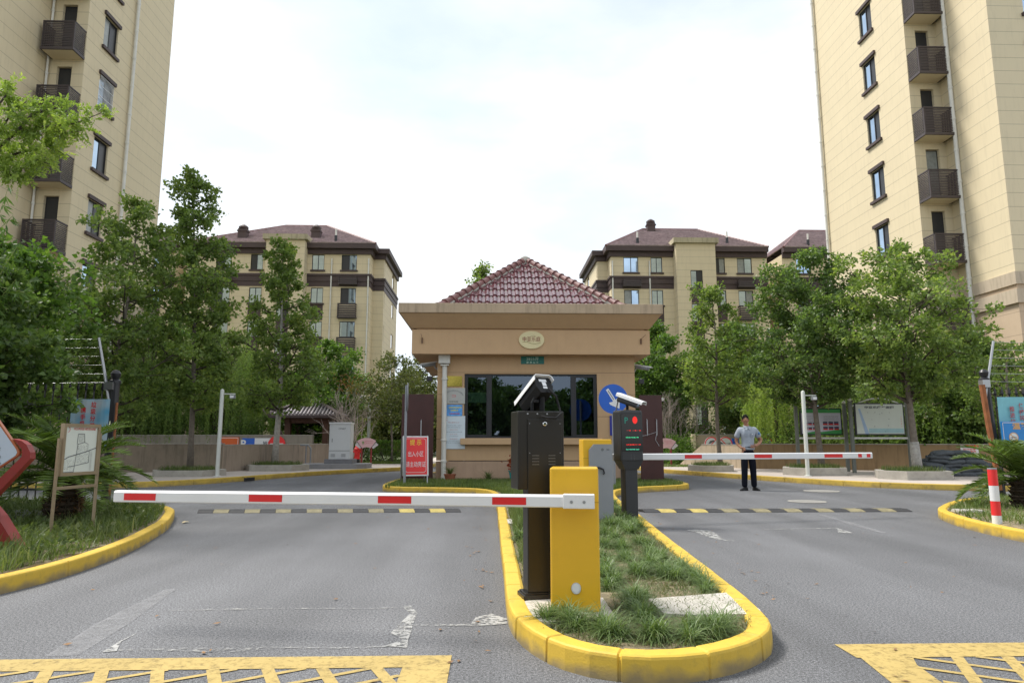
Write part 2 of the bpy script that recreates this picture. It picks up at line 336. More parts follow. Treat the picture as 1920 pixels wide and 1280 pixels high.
L_dark=leafmat('leaf_dark',[(.052,.095,.030),(.092,.155,.046),(.148,.23,.068),(.26,.33,.10)],.5,.38)
L_bright=leafmat('leaf_bright',[(.05,.105,.022),(.085,.165,.032),(.135,.23,.045),(.20,.28,.065)],.45)
L_lime=leafmat('leaf_lime',[(.16,.24,.05),(.24,.34,.075),(.33,.43,.10),(.42,.48,.14)],.5)
L_willow=leafmat('leaf_willow',[(.09,.15,.04),(.15,.24,.06),(.23,.33,.085),(.30,.40,.12)],.5)
L_olive=leafmat('leaf_olive',[(.05,.07,.02),(.09,.12,.03),(.14,.16,.05),(.19,.17,.07)],.4)
L_grass=leafmat('grass_blade',[(.055,.09,.03),(.09,.135,.04),(.14,.19,.06),(.26,.27,.14)],.4)
L_lawn=leafmat('lawn_blade',[(.06,.10,.03),(.10,.155,.04),(.155,.215,.06),(.26,.27,.12)],.4)
L_palm=leafmat('palm_leaf',[(.06,.11,.02),(.10,.165,.03),(.15,.23,.045),(.21,.29,.07)],.3,.35)
L_redleaf=leafmat('leaf_red',[(.10,.05,.02),(.16,.09,.03),(.22,.12,.04),(.25,.08,.03)],.4)
# ================================================================ SETTING: ground, road, pavements, kerbs
MB().box(-600,600,-200,900,-.3,-.02).build('ground',M_ground,kind='structure')
b=MB(); nx,ny=60,40
for i in range(nx+1):
    for j in range(ny+1): b.v.append((-60+120*i/nx,-20+100*j/ny,0))
for i in range(nx):
    for j in range(ny):
        a=i*(ny+1)+j; b.f.append((a,a+ny+1,a+ny+2,a+1)); b.m.append(0)
b.build('road',M_asph,kind='structure')
def smoothpoly(pts,it=2,closed=False):
    for _ in range(it):
        q=[]
        n=len(pts)
        for i in range(n if closed else n-1):
            p,r=pts[i],pts[(i+1)%n]
            q+=[(p[0]*.75+r[0]*.25,p[1]*.75+r[1]*.25),(p[0]*.25+r[0]*.75,p[1]*.25+r[1]*.75)]
        pts=q if closed else [pts[0]]+q+[pts[-1]]
    return pts
def resample(pts,step,closed):
    P_=[Vector(p) for p in pts]+([Vector(pts[0])] if closed else [])
    L=[0]
    for a,b_ in zip(P_,P_[1:]): L.append(L[-1]+(b_-a).length)
    n=max(2,round(L[-1]/step)); out=[]
    j=0
    for k in range(n+(0 if closed else 1)):
        s=L[-1]*k/n
        while j<len(L)-2 and L[j+1]<s: j+=1
        t=(s-L[j])/max(1e-9,L[j+1]-L[j]); out.append(tuple(P_[j].lerp(P_[j+1],t)))
    return out
def kerb(name,pts,closed,inward,mat_,wd=.125,h=.125,blk=.6,sm=2):
    "pts = road-side foot line; inward +1 when the kerb body lies to the left of the walking direction"
    pts=smoothpoly(pts,sm,closed) if sm else pts
    sub=.06; line=resample(pts,.15,closed); n=len(line); b=MB(); rng=random.Random(len(pts))
    Ls=[0]
    for i in range(1,n): Ls.append(Ls[-1]+math.dist(line[i],line[i-1]))
    stations=[]; per=round(blk/.15)
    for i in range(n):
        if i%per==0: stations+=[(i,-.012,0),(i,-.0035,1),(i,.0035,1),(i,.012,0)]
        else: stations.append((i,0,0))
    prof=[(0,0),(.004,h-.02),(.008,h-.008),(.018,h-.001),(.04,h),(wd-.02,h),(wd,h-.015),(wd,.02)]
    rings=[]; jit=0; acc=0
    for (i,d,g) in stations:
        a=line[i-1] if (closed or i>0) else line[i]; c=line[(i+1)%n] if (closed or i<n-1) else line[i]
        t=(Vector(c)-Vector(a)).normalized(); nn=Vector((-t.y,t.x))*inward
        if g==0 and d>0: jit=rng.uniform(-.005,.005)
        o=Vector(line[i])+t*d
        rings.append([(o.x+nn.x*(u+(.010 if g else 0)+jit),o.y+nn.y*(u+(.010 if g else 0)+jit),z-(.008 if g and z>.05 else 0)) for u,z in prof])
    k=len(prof); m=len(rings); vs=[p for r in rings for p in r]
    fs=[(i*k+j,i*k+j+1,((i+1)%m)*k+j+1,((i+1)%m)*k+j) for i in range(m if closed else m-1) for j in range(k-1)]
    b.add(vs,fs); 
    if not closed: b.add(rings[0],[tuple(range(k))]); b.add(rings[-1],[tuple(range(k))])
    o=b.build(name,mat_,kind='structure'); inner=[]
    for i in range(n):
        a=line[i-1] if (closed or i>0) else line[i]; c=line[(i+1)%n] if (closed or i<n-1) else line[i]
        t=(Vector(c)-Vector(a)).normalized(); nn=Vector((-t.y,t.x))*inward; inner.append((line[i][0]+nn.x*(wd-.01),line[i][1]+nn.y*(wd-.01)))
    return inner
def sheet(name,pts,z,m,kind='structure',bumpy=0):
    bm=bmesh.new(); vs=[bm.verts.new((x,y,z)) for x,y in pts]; bm.faces.new(vs); bmesh.ops.triangulate(bm,faces=bm.faces[:])
    me=bpy.data.meshes.new(name); 
    if bumpy:
        for _ in range(3): bmesh.ops.subdivide_edges(bm,edges=[e for e in bm.edges if e.calc_length()>.35],cuts=1,use_grid_fill=False); bmesh.ops.triangulate(bm,faces=[f for f in bm.faces if len(f.verts)>3])
        bm.edges.ensure_lookup_table()
        for v in bm.verts:
            if not v.is_boundary: v.co.z+=random.uniform(0,bumpy)
    bm.to_mesh(me); bm.free(); me.materials.append(m)
    for p in me.polygons:
        if p.normal.z<0: me.flip_normals(); break
    o=bpy.data.objects.new(name,me); col.objects.link(o); o['kind']=kind; return o
# middle island with the guardhouse behind and the barrier bed in front (walked anticlockwise seen from above: interior on the left)
ISL=[(.11,12.6),(.11,8),(.11,5.2),(.11,4.35),(.20,3.86),(.42,3.50),(.72,3.37),(1.0,3.40),(1.28,3.55),(1.52,3.80),(1.64,4.12),(1.74,5.2),(1.90,7.6),(2.08,9.6),(2.20,11.3),(2.32,12.9),(2.60,14.4),(3.3,15.3),(4.25,15.75),(4.75,16.3),(4.8,17.2),(4.7,24.2),(-2.2,24.2),(-2.55,17.2),(-2.5,16.0),(-2.2,15.45),(-1.3,15.25),(-.35,15.0),(.02,14.2)]
inn=kerb('kerb',ISL,True,1,M_kerb,blk=.45)
sheet('soil',inn,.085,M_soil,bumpy=.03)
# left verge (road side foot line, walked so the verge lies on the left)
LV=[(-9.5,11.9),(-6.6,11.9),(-5.35,11.45),(-4.75,10.75),(-4.35,9.75),(-4.02,8.8),(-3.66,7.3),(-3.55,6.2),(-3.6,5.5),(-3.9,4.6),(-4.6,3.3),(-6.5,1.8),(-9.5,.8)]
inL=kerb('kerb',LV,False,-1,M_kerb,blk=.9)
sheet('soil',inL+[(-14,.8),(-14,12.0)],.10,M_soil,bumpy=.04)
RV=[(12.5,12.9),(9.6,12.7),(8.6,12.3),(7.6,11.4),(6.75,10.4),(6.45,9.8),(6.2,9.1),(6.02,8.2),(6.0,7.2),(6.3,6.0),(7.5,4.0),(9.5,2.8)]
inR=kerb('kerb',RV,False,1,M_kerb,blk=.9)
sheet('soil',inR+[(15,2.8),(15,12.9)],.10,M_soil,bumpy=.04)
# far pavements either side
BL=[(-26,16.2),(-14,16.6),(-10.5,16.65),(-9.0,17.0),(-8.1,17.6),(-7.4,18.7),(-6.7,20.6),(-5.9,22.6),(-4.9,24.4),(-3.6,26.0),(-2.6,28),(-2.3,32),(-2.3,60)]
BR=[(27,14.2),(14,14.9),(11.4,15.35),(10.1,15.9),(9.1,16.9),(8.35,18.3),(7.55,20.2),(6.9,22.2),(6.1,24.2),(5.6,27),(5.5,32),(5.5,60)]
il=kerb('kerb',BL,False,1,M_kerbold,h=.14,blk=.9); ir=kerb('kerb',BR,False,-1,M_kerbold,h=.14,blk=.9)
M_pv=mat('paving_slabs',(.46,.405,.365),rough=.85,var=.10,vs=1.2,speck=.08,ss=40)
sheet('pavement',il+[(-60,60),(-60,16.2)],.132,M_pv); sheet('pavement',ir+[(60,60),(60,14.2)],.132,M_pv)
sheet('lawn',[(-60,60),(-60,26),(-14,29.5),(-8,30.2),(-3.4,30.2),(-3.2,60)],.137,M_ground); sheet('lawn',[(60,60),(60,22),(14,26.5),(7.4,29.6),(6.2,29.6),(6.0,60)],.137,M_ground)
# kerb inlets (dark drain mouths in the far kerb)
for (x0,y0,x1,y1) in [(460,903.5,477,902),(1452,900.5,1473,902)]:
    a=G(x0,y0);c=G(x1,y1); u=Vector((c[0]-a[0],c[1]-a[1])); L=u.length; u.normalize(); n_=(u.y,-u.x)
    MB().obox(a,u,n_,0,L,-.05,.008,.02,.115).build('drain_inlet',M_frame,kind='structure')
# concrete gutter strip by island waist, manhole covers
M_mh=mat('manhole_cover',(.27,.26,.24),rough=.7,var=.2,vs=6,dirt=.3)
for (x,y,r,t) in [(1513,940,.30,'round pale manhole cover on the asphalt right of the guard, nearer the speed bump'),(1540,920.5,.34,'round grey manhole cover on the asphalt close to the far kerb')]:
    g=G(x,y); o=T('manhole_cover',t,'manhole cover',(g[0],g[1],0))
    MB().lathe([(r+.04,.004),(r+.04,.008),(r,.009)],n=32).build('rim',M_conc,o); MB().lathe([(r,.009),(r-.01,.013),(r*.5,.014)],n=32).build('lid',M_mh,o)
# ---- painted markings
PY=paintmat('yellow_road_paint',(.43,.315,.105),thr=.40,soft=.11,sc_=12)
PW=paintmat('white_scuffed_paint',(.33,.33,.32),thr=.53,soft=.05,sc_=9)
PWb=paintmat('white_scuffed_blotch',(.36,.36,.35),thr=.49,soft=.04,sc_=10)
PWf=paintmat('white_faint_paint',(.33,.33,.34),thr=.58,soft=.22,sc_=5)
def netzone(x0,x1,y1,y0,bw,slant,side,name='road_marking'):
    b=MB(); z=.004
    q=lambda a,c,d,e:b.add([(p[0],p[1],z) for p in (a,c,d,e)],[(0,1,2,3)])
    q((x0,y1-bw),(x1,y1-bw),(x1,y1),(x0,y1))
    if side=='r': q((x1-bw*1.25,y0),(x1,y0),(x1,y1-bw),(x1-bw*1.25,y1-bw))
    else: q((x0+.02,y1-bw),(x0-slant*(y1-bw-y0),y0),(x0-slant*(y1-bw-y0)+bw*.9,y0),(x0+bw*1.1,y1-bw))
    X0=x0+(bw*.9 if side=='l' else 0); X1=x1-(bw*1.25 if side=='r' else 0); Y1=y1-bw
    def clipline(px,py,dx,dy,hw):
        # segment of the line inside the rectangle
        t0,t1=-1e9,1e9
        for p,d,lo,hi in ((px,dx,X0,X1),(py,dy,y0,Y1)):
            a,c=(lo-p)/d,(hi-p)/d
            if a>c: a,c=c,a
            t0=max(t0,a); t1=min(t1,c)
        if t1-t0>.05:
            n=Vector((-dy,dx)).normalized()*hw
            a=Vector((px+dx*t0,py+dy*t0)); c=Vector((px+dx*t1,py+dy*t1)); zz=z+(.0006 if dx*dy>0 else .0012)
            b.add([(a.x-n.x,a.y-n.y,zz),(c.x-n.x,c.y-n.y,zz),(c.x+n.x,c.y+n.y,zz),(a.x+n.x,a.y+n.y,zz)],[(0,1,2,3)])
    k=(X0-4); mir=1 if side=='r' else -1
    while k<X1+4:
        clipline(k,Y1,.45*mir,-1,.030); k+=.27
    k=X0-4
    while k<X1+4:
        clipline(k,Y1,.75*mir,.46,.017); k+=.34
    o=b.build(name,PY,kind='structure')
netzone(-4.4,-.20,3.84,1.6,.19,0,'r'); netzone(1.93,6.2,3.97,1.6,.24,.14,'l')
def flecks(pts,wds,m,z=.004,name='road_marking'):
    b=MB(); rng=random.Random(5); L=[Vector(p) for p in pts]
    vs=[]
    n=len(L)
    for i,p in enumerate(L):
        d=(L[min(i+1,n-1)]-L[max(0,i-1)]).normalized(); nn=Vector((-d.y,d.x))*wds[i]/2
        vs+=[(p.x-nn.x,p.y-nn.y,z),(p.x+nn.x,p.y+nn.y,z)]
    b.add(vs,[(2*i,2*i+2,2*i+3,2*i+1) for i in range(n-1)]); return b.build(name,m,kind='structure')
g=lambda *a:[G(x,y) for x,y in a]
flecks(g((200,1220),(290,1217),(430,1219),(520,1214),(640,1215),(750,1211)),[.02,.045,.085,.03,.02,.015],PW)
flecks(g((255,1188),(225,1203),(205,1222)),[.006,.012,.07],PWb)
flecks(g((318,1145),(430,1142),(520,1141),(700,1141),(765,1138)),[.02,.05,.025,.02,.03],PW)
flecks(g((762,1136),(776,1150),(760,1172),(752,1186),(760,1200),(742,1213)),[.06,.05,.09,.12,.03,.14],PWb)
flecks(g((776,1172),(840,1172),(885,1172),(915,1164),(944,1158)),[.02,.03,.05,.24,.26],PWb)
flecks(g((115,1230),(210,1170),(320,1105)),[.16,.20,.08],PWf)
flecks(g((1248,1000),(1300,1000)),[.012,.02],PW,name='road_marking')
flecks(g((1296,993),(1318,996),(1332,1003),(1352,1012),(1378,1014)),[.18,.24,.18,.08,.04],PWb)
flecks(g((1430,992),(1570,990),(1586,999)),[.03,.05,.18],PWb)
flecks(g((1540,965),(1600,983),(1660,1000)),[.1,.12,.08],PWf)
# ---- speed bumps
def bump(x0,x1,y,n0,label):
    o=T('speed_bump',label,'speed bump',(x0,y,0)); L=x1-x0; n=round(L/.25); st=L/n
    prof=[(-.16,.002),(-.15,.012),(-.06,.040),(.06,.040),(.15,.012),(.16,.002)]
    M_y=mat('bump_yellow',(.48,.38,.11),rough=.65,var=.25,vs=10,dirt=.45); M_y2=mat('bump_yellow_worn',(.24,.21,.12),rough=.7,var=.3,vs=14,dirt=.6)
    for k in range(n):
        b=MB(); a,c=k*st+.003,(k+1)*st-.003; sk=-.05 if k%2 else -.05
        def arc(u): return [(u-yy*.25,yy,zz) for yy,zz in prof]
        b.add(arc(a)+arc(c),[(i,6+i,7+i,i+1) for i in range(5)]+[tuple(range(6)),tuple(range(6,12))[::-1]])
        for q in range(5): b.box(a+.02+q*.045,a+.035+q*.045,-.05,.05,.04,.043,0)
        b.build('rubber_segment' if k%2==n0 else 'yellow_segment',M_rubber if k%2==n0 else (M_y if ((k<4 and x0>0) or (k>n-5 and x0<0)) else M_y2),o)
bump(-4.66,-.50,11.35,0,'black and yellow rubber speed bump across the left lane')
bump(2.42,6.75,11.2,0,'black and yellow rubber speed bump across the right lane')
# small litter
for (x,y,l) in [(347,980,'small crumpled pale scrap lying on the asphalt beside the left verge kerb'),(376,960,'flat broken yellow chip at the left end of the left speed bump')]:
    gx,gy=G(x,y); b=MB(); rg=random.Random(x)
    b.add([(gx+.07*math.cos(a)*rg.uniform(.5,1),gy+.05*math.sin(a),.006+rg.uniform(0,.02)) for a in [i*PI/3 for i in range(6)]],[tuple(range(6))]); o=b.build('paper_scrap',mat('scrap',(.5,.42,.25),rough=.8)); tag(o,l,'litter')
lv=MB(); rg=random.Random(11)
for _ in range(150):
    sx=rg.choice([0,0,1,2])
    if sx==0: x=rg.uniform(-3.4,.05) if rg.random()<.35 else rg.choice([.02,-.03])-abs(rg.gauss(0,.12)); y=rg.uniform(3.2,13)
    elif sx==1: y=rg.uniform(3.2,12); x=1.75+.05*y+abs(rg.gauss(0,.2))
    else: x=rg.uniform(2.3,6); y=rg.uniform(4,11)
    a=rg.uniform(0,6.3); r=rg.uniform(.012,.03); lv.add([(x+r*math.cos(a+t)*(1 if k%2 else .45),y+r*math.sin(a+t)*(1 if k%2 else .45),.006+rg.uniform(0,.008)) for k,t in enumerate([0,1.57,3.14,4.71])],[(0,1,2,3)])
lv.build('fallen_leaves',mat('dry_leaf',(.22,.12,.05),rough=.8,var=.4,vs=30),kind='stuff')

# ================================================================ BUILDINGS
def wallholes(b,O,U,N_,w,z0,z1,holes,depth=.14,mi=0,ri=0):
    us=sorted({0,w}|{h[0] for h in holes}|{h[1] for h in holes}); zs=sorted({z0,z1}|{h[2] for h in holes}|{h[3] for h in holes})
    g=lambda u,n,z:(O[0]+U[0]*u+N_[0]*n,O[1]+U[1]*u+N_[1]*n,z)
    for a,c in zip(us,us[1:]):
        for d,e in zip(zs,zs[1:]):
            um,zm=(a+c)/2,(d+e)/2
            if any(h[0]<um<h[1] and h[2]<zm<h[3] for h in holes): continue
            b.add([g(a,0,d),g(c,0,d),g(c,0,e),g(a,0,e)],[(0,1,2,3)],mi)
    for h in holes:
        u0,u1,a,c=h[:4]
        for q in ([(u0,0,a),(u0,0,c),(u0,-depth,c),(u0,-depth,a)],[(u1,0,a),(u1,-depth,a),(u1,-depth,c),(u1,0,c)],[(u0,0,c),(u1,0,c),(u1,-depth,c),(u0,-depth,c)],[(u0,0,a),(u0,-depth,a),(u1,-depth,a),(u1,0,a)]):
            b.add([g(*p) for p in q],[(0,1,2,3)],ri)
def window(par,O,U,N_,u0,u1,z0,z1,depth=.12,open_side=0,sill=True,lintel=False,rng=random,mull=True):
    fr=MB(); t=.055; n0,n1=-depth,-depth+.05
    fr.obox(O,U,N_,u0,u1,n0,n1,z0,z0+t).obox(O,U,N_,u0,u1,n0,n1,z1-t,z1).obox(O,U,N_,u0,u0+t,n0,n1,z0+t,z1-t).obox(O,U,N_,u1-t,u1,n0,n1,z0+t,z1-t)
    um=(u0+u1)/2
    if mull: fr.obox(O,U,N_,um-t/2,um+t/2,n0,n1+.003,z0+t,z1-t)
    w_=fr.build('window',M_frame,par,world=True)
    for k,(a,c) in enumerate(((u0+t,um-t/2),(um+t/2,u1-t)) if mull else ((u0+t,u1-t),)):
        m=M_glassd if open_side==k+1 else (M_curt if rng.random()<.12 else M_glass)
        MB().obox(O,U,N_,a,c,n0+.01,n0+.025,z0+t,z1-t).build('pane',m,w_,world=True)
    if sill: MB().obox(O,U,N_,u0-.1,u1+.1,-.02,.11,z0-.14,z0-.003).build('sill',M_brown,w_,world=True)
    if lintel: MB().obox(O,U,N_,u0-.1,u1+.1,-.02,.10,z1+.003,z1+.17).build('lintel',M_brown,w_,world=True)
    return w_
def louvrebox(par,O,U,N_,u0,u1,dep,z0,z1,name='air_conditioner_cage',sp=.085,solid=True):
    b=MB()
    b.obox(O,U,N_,u0-.02,u1+.02,0,dep+.02,z0-.13,z0,0); b.obox(O,U,N_,u0+.04,u1-.04,0.0,dep-.04,z0-.135,z0-.131,1)
    for u in (u0,u1-.05): b.obox(O,U,N_,u,u+.05,dep-.05,dep,z0,z1)
    b.obox(O,U,N_,u0,u1,dep-.05,dep+.003,z1-.05,z1+.003)
    for u in (u0,u1-.04): b.obox(O,U,N_,u,u+.04,.0,dep-.05,z1-.05,z1)
    z=z0+.05
    while z<z1-.08:
        b.obox(O,U,N_,u0+.05,u1-.05,dep-.04,dep-.015,z,z+sp*.66)
        for u in (u0+.008,u1-.032): b.obox(O,U,N_,u,u+.024,.02,dep-.05,z,z+sp*.55)
        z+=sp
    if solid: b.obox(O,U,N_,u0+.15,u1-.2,.1,dep-.12,z0+.01,z0+.6,2)
    return b.build(name,[M_brown2,M_creamflat if sp<.1 else M_brown2,M_grey],par,world=True)
def pipe(par,x,y,z0,z1,r=.055,name='drainpipe',m=None):
    b=MB(); b.tube([(x,y,z0),(x,y,z1)],r,10)
    z=z0+1.2
    while z<z1-.3: b.lathe([(r+.005,-.05),(r+.016,-.04),(r+.016,.04),(r+.005,.05)],(x,y,z),10); z+=1.45
    return b.build(name,m or M_pipe,par,world=True,smooth='auto')

def tower(side,label):
    s=1 if side=='r' else -1
    if s==1: XA,Y0,Y1,XB,YF=19.1,28.7,36.9,20.57,25.5; HT=37; wy=31.7; zs0=11.52; 
    else: XA,Y0,Y1,XB,YF=-17.6,28.0,35.3,-19.15,23.2; HT=37; wy=29.75
    o=T('apartment_tower',label,'apartment tower',(XA,Y0,0)); U=(0,1); N_=(-s,0)
    fl=2.9
    # z of sills from survey
    zs=(CH+(18.08-CH)*31.5/36.3) if s==1 else (CH+(14.06-CH)*29.7/32.3)
    z=zs-5*fl if s==1 else zs-4*fl
    sills=[z+fl*k for k in range(12) if z+fl*k>4 and z+fl*k<HT-2]
    wy0=wy-.55; wy1=wy+.55
    holes=[(wy0-Y0,wy1-Y0,q,q+1.5) for q in sills]
    b=MB()
    stone=7.2
    wallholes(b,(XA,Y0),U,N_,Y1-Y0,stone,HT,[h for h in holes if h[2]>stone],.14,0)
    wallholes(b,(XA,Y0),U,N_,Y1-Y0,0,stone,[],.14,1)
    # far return, recess wall, block towards the camera with its front
    X2=XA+s*16
    b.add([(XA,Y1,0),(X2,Y1,0),(X2,Y1,HT),(XA,Y1,HT)],[(0,1,2,3)])
    bx=abs(XB-XA); dw=.62; du=.5
    zb=(CH+(17.38-CH)*28/33.5) if s==1 else (CH+(19.06-CH)*27.5/29.9)
    bz=[zb+fl*k for k in range(-7,8) if 3<zb+fl*k<HT-1]   # balcony slab levels (underside of the cage)
    rh=[(du,du+dw,q+.1,q+2.35) for q in bz if q>stone]
    wallholes(b,(XA,Y0),(s,0),(0,-1),bx,0,HT,rh,.2,0)
    b.add([(XB,Y0,stone),(XB,YF,stone),(XB,YF,HT),(XB,Y0,HT)],[(0,1,2,3)])
    b.add([(XB,Y0,0),(XB,YF,0),(XB,YF,stone),(XB,Y0,stone)],[(0,1,2,3)],1)
    fh=[(1.55,3.2,q,q+1.5) for q in sills if q>stone]
    wallholes(b,(XB,YF),(s,0),(0,-1),10,stone,HT,fh,.14,0); b.add([(XB,YF,0),(XB+s*10,YF,0),(XB+s*10,YF,stone),(XB,YF,stone)],[(0,1,2,3)],1)
    b.add([(XB+s*10,YF,0),(XB+s*10,Y1,0),(XB+s*10,Y1,HT),(XB+s*10,YF,HT)],[(0,1,2,3)])
    b.add([(XA,Y0,HT),(XA,Y1,HT),(X2,Y1,HT),(XB+s*10,YF,HT),(XB,YF,HT),(XB,Y0,HT)],[tuple(range(6))])
    b.build('wall',[M_cream,M_stone],o,world=True)
    rg=random.Random(3 if s==1 else 4)
    for q in sills:
        if q<stone: continue
        w_=window(o,(XA,Y0),U,N_,wy0-Y0,wy1-Y0,q,q+1.5,.12,1 if s==1 else 2,True,True,rg)
        if s==-1 and abs(q-(zs+fl*1))<.2:
            g=MB()
            for k in range(12): g.obox((XA,wy0),U,N_,.03+k*.094,.045+k*.094,.02,.035,q,q+1.48)
            for zz in (q+.02,q+.5,q+1.0,q+1.45): g.obox((XA,wy0),U,N_,0,1.1,.018,.04,zz,zz+.02)
            g.build('window_grille',M_white,w_,world=True)
    for q in sills:
        if q>stone: window(o,(XB,YF),(s,0),(0,-1),1.55,3.2,q,q+1.5,.12,0,True,True,rg)
    for i,q in enumerate(bz):
        if q>stone:
            d=MB(); d.obox((XA,Y0),(s,0),(0,-1),du,du+dw,-.19,-.15,q+.1,q+2.35); dd=d.build('balcony_door',M_frame,o,world=True)
            MB().obox((XA,Y0),(s,0),(0,-1),du+.05,du+dw-.05,-.15,-.14,q+.15,q+2.3).build('pane',M_curt if i%3==0 else M_glassd,dd,world=True)
        top= s==1 and i==len(bz)-1
        louvrebox(o,(XA,Y0),(s,0),(0,-1),.02,1.36,.80,q-.1,q+1.08,'balcony',.075,False)
    c=MB()
    for zz,h,p in ((stone-.75,.55,.12),(stone+.0,.5,.08)):
        c.obox((XA,Y0),U,N_,0,Y1-Y0,0,p,zz,zz+h); c.obox((XB,YF),U,N_,-p,Y0-YF,0,p,zz,zz+h); c.obox((XB,YF),(s,0),(0,-1),0,10,0,p,zz,zz+h)
    c.build('cornice',mat('cornice_stone',(.47,.39,.29),rough=.8,var=.1,vs=1,drip=.35),o,world=True)
    pipe(o,XB-s*.09,Y0-.75 if s==1 else Y0-.12,1,HT,.09 if s==1 else .05)
    pipe(o,XA-s*.12,(Y1-.15) if s==1 else 31.6,1,HT,.075)
    pr=MB(); pr.obox((XA,Y0),U,N_,-.2,Y1-Y0+.3,-.0,.25,HT,HT+1.2); pr.obox((XB,YF),U,N_,-.25,Y0-YF-.2,0,.25,HT,HT+1.2); pr.obox((XB,YF),(s,0),(0,-1),0,10,0,.25,HT,HT+1.2); pr.build('parapet',M_brown,o,world=True)
    return o
tower('r','tall cream apartment tower at the right with slatted brown balconies up one side')
tower('l','tall cream apartment tower at the left with one barred window')

def midblock(Y,XC,half_l,half_r,colsL,colsR,stairw,end,label,ridge,seed,chim,name='apartment_block'):
    """six storey block; XC = x of the stair bay centre; cols = (offset centre, width, kind)"""
    o=T(name,label,'apartment block',(XC,Y,0)); rg=random.Random(seed); fl=2.9; HT=17.3; U=(1,0); N_=(0,-1); O=(XC-half_l,Y)
    b=MB(); w_=half_l+half_r; tops=[16.95-fl*k for k in range(6)]
    cols=[(half_l-c[0],c[1],c[2]) for c in colsL]+[(half_l+c[0],c[1],c[2]) for c in colsR]
    holes=[]
    for (u,ww,k) in cols:
        for t in tops: holes.append((u-ww/2,u+ww/2,t-1.35,t))
    upper=3.2
    wallholes(b,O,U,N_,w_,upper,HT,[h for h in holes if h[2]>upper],.12,0); wallholes(b,O,U,N_,w_,0,upper,[h for h in holes if h[2]<upper],.12,1)
    sw=stairw; st=[(sw-.52,sw+.52,t-1.9,t-.35) for t in [15.9-fl*k for k in range(0,5)]]
    wallholes(b,(XC-sw,Y-1.1),U,N_,2*sw,0,HT+.62,st,.12,0)
    for s in (-1,1): b.add([(XC+s*sw,Y-1.1,0),(XC+s*sw,Y+.4,0),(XC+s*sw,Y+.4,HT+.62),(XC+s*sw,Y-1.1,HT+.62)],[(0,1,2,3)])
    D=12
    e=end; xe=XC+(half_r if e>0 else -half_l); xo=XC-(half_l if e>0 else -half_r)
    # outer end steps: return, set-back bay, side wall
    sb=1.6; bw=.95
    b.add([(xe,Y,0),(xe,Y+sb,0),(xe,Y+sb,HT),(xe,Y,HT)],[(0,1,2,3)])
    wallholes(b,(min(xe,xe+e*bw),Y+sb),U,N_,bw,0,HT,[],.1,0)
    wallholes(b,(xe+e*bw,Y+sb),(0,1),(e,0),D-sb-2,0,HT,[(.35,.55,t-1.35,t) for t in tops]+[(5.0,6.2,t-1.35,t) for t in tops],.12,0)
    b.add([(xo,Y,0),(xo,Y+D,0),(xo,Y+D,HT),(xo,Y,HT)],[(0,1,2,3)]); b.add([(xo,Y+D,0),(xe,Y+D,0),(xe,Y+D,HT),(xo,Y+D,HT)],[(0,1,2,3)])
    b.build('wall',[M_cream,M_stone],o,world=True)
    for (u,ww,k) in cols:
        for i,t in enumerate(tops):
            wn=window(o,O,U,N_,u-ww/2,u+ww/2,t-1.35,t,.12,rg.choice([0,0,1,2]) if k=='a' else rg.choice([1,1,0]),k=='a' or i==0,False,rg)
            if k=='a' and i>0 and i<5: MB().obox(O,U,N_,u-ww/2-.02,u+ww/2+.02,0,.03,t-1.35-1.45,t-1.35-.15).build('spandrel_panel',M_brown,o,world=True)
            if k=='b' and i<5: louvrebox(o,O,U,N_,u-ww/2-.12,u+ww/2+.12,.5,t-1.35-1.20,t-1.42-(.62 if i==0 else 0),sp=.19,solid=False)
    for t in [15.9-fl*k for k in range(0,5)]:
        window(o,(XC-sw,Y-1.1),U,N_,sw-.52,sw+.52,t-1.9,t-.35,.1,2,True,False,rg)
        MB().obox((XC-sw,Y-1.1),U,N_,sw-.5,sw+.5,0,.03,t-3.2,t-2.07).build('spandrel_panel',M_brown,o,world=True)
    # cornice + band
    def rim(name,z0,z1,p0,p1,m=M_brown):
        c=MB(); c2=MB(); zm=(z0+z1)/2
        for (za,zb,p) in ((z0,zm-.003,p0),(zm,z1,p1)):
            segs=[((xo if e>0 else xe),(XC-sw)),((XC+sw),(xe if e>0 else xo))]
            for (a,d) in segs:
                a2=a-(p if (a==xe) else 0); d2=d+(p if d==xe else 0)
                (c if xe in (a,d) else c2).box(a2,d2,Y-p,Y,za,zb)
            c.box(min(xe,xe+e*p),max(xe,xe+e*p),Y,Y+sb-p,za,zb)
            c.box(min(xe,xe+e*(bw+p)),max(xe,xe+e*(bw+p)),Y+sb-p,Y+sb,za,zb)
            c.box(min(xe+e*bw,xe+e*(bw+p)),max(xe+e*bw,xe+e*(bw+p)),Y+sb,Y+D-2,za,zb)
        c.build(name,m,o,world=True); c2.build(name,m,o,world=True)
    rim('cornice',HT-.32,HT+.55,.18,.5); rim('string_course',14.15,15.05,.035,.09)
    rim('string_course',15.06,15.25,.16,.16); rim('string_course',2.95,3.3,.05,.12,M_conc)
    c=MB(); c.box(XC-sw-.25,XC+sw+.25,Y-1.35,Y+1.2,HT+.63,HT+1.07); c.build('stair_parapet',mat('weathered_cream',(.42,.37,.25),rough=.85,var=.15,vs=1,drip=.5),o,world=True)
    # hip roof
    zE=HT+.55; zR=21.4; l,r=ridge; ov=.5
    xa,xb=(XC-half_l-(ov if e<0 else -.0),XC+half_r+(ov if e>0 else 0)); ya,yb=Y-ov,Y+D+ov; ym=(ya+yb)/2
    rf=MB(); rl,rr=XC+l,XC+r
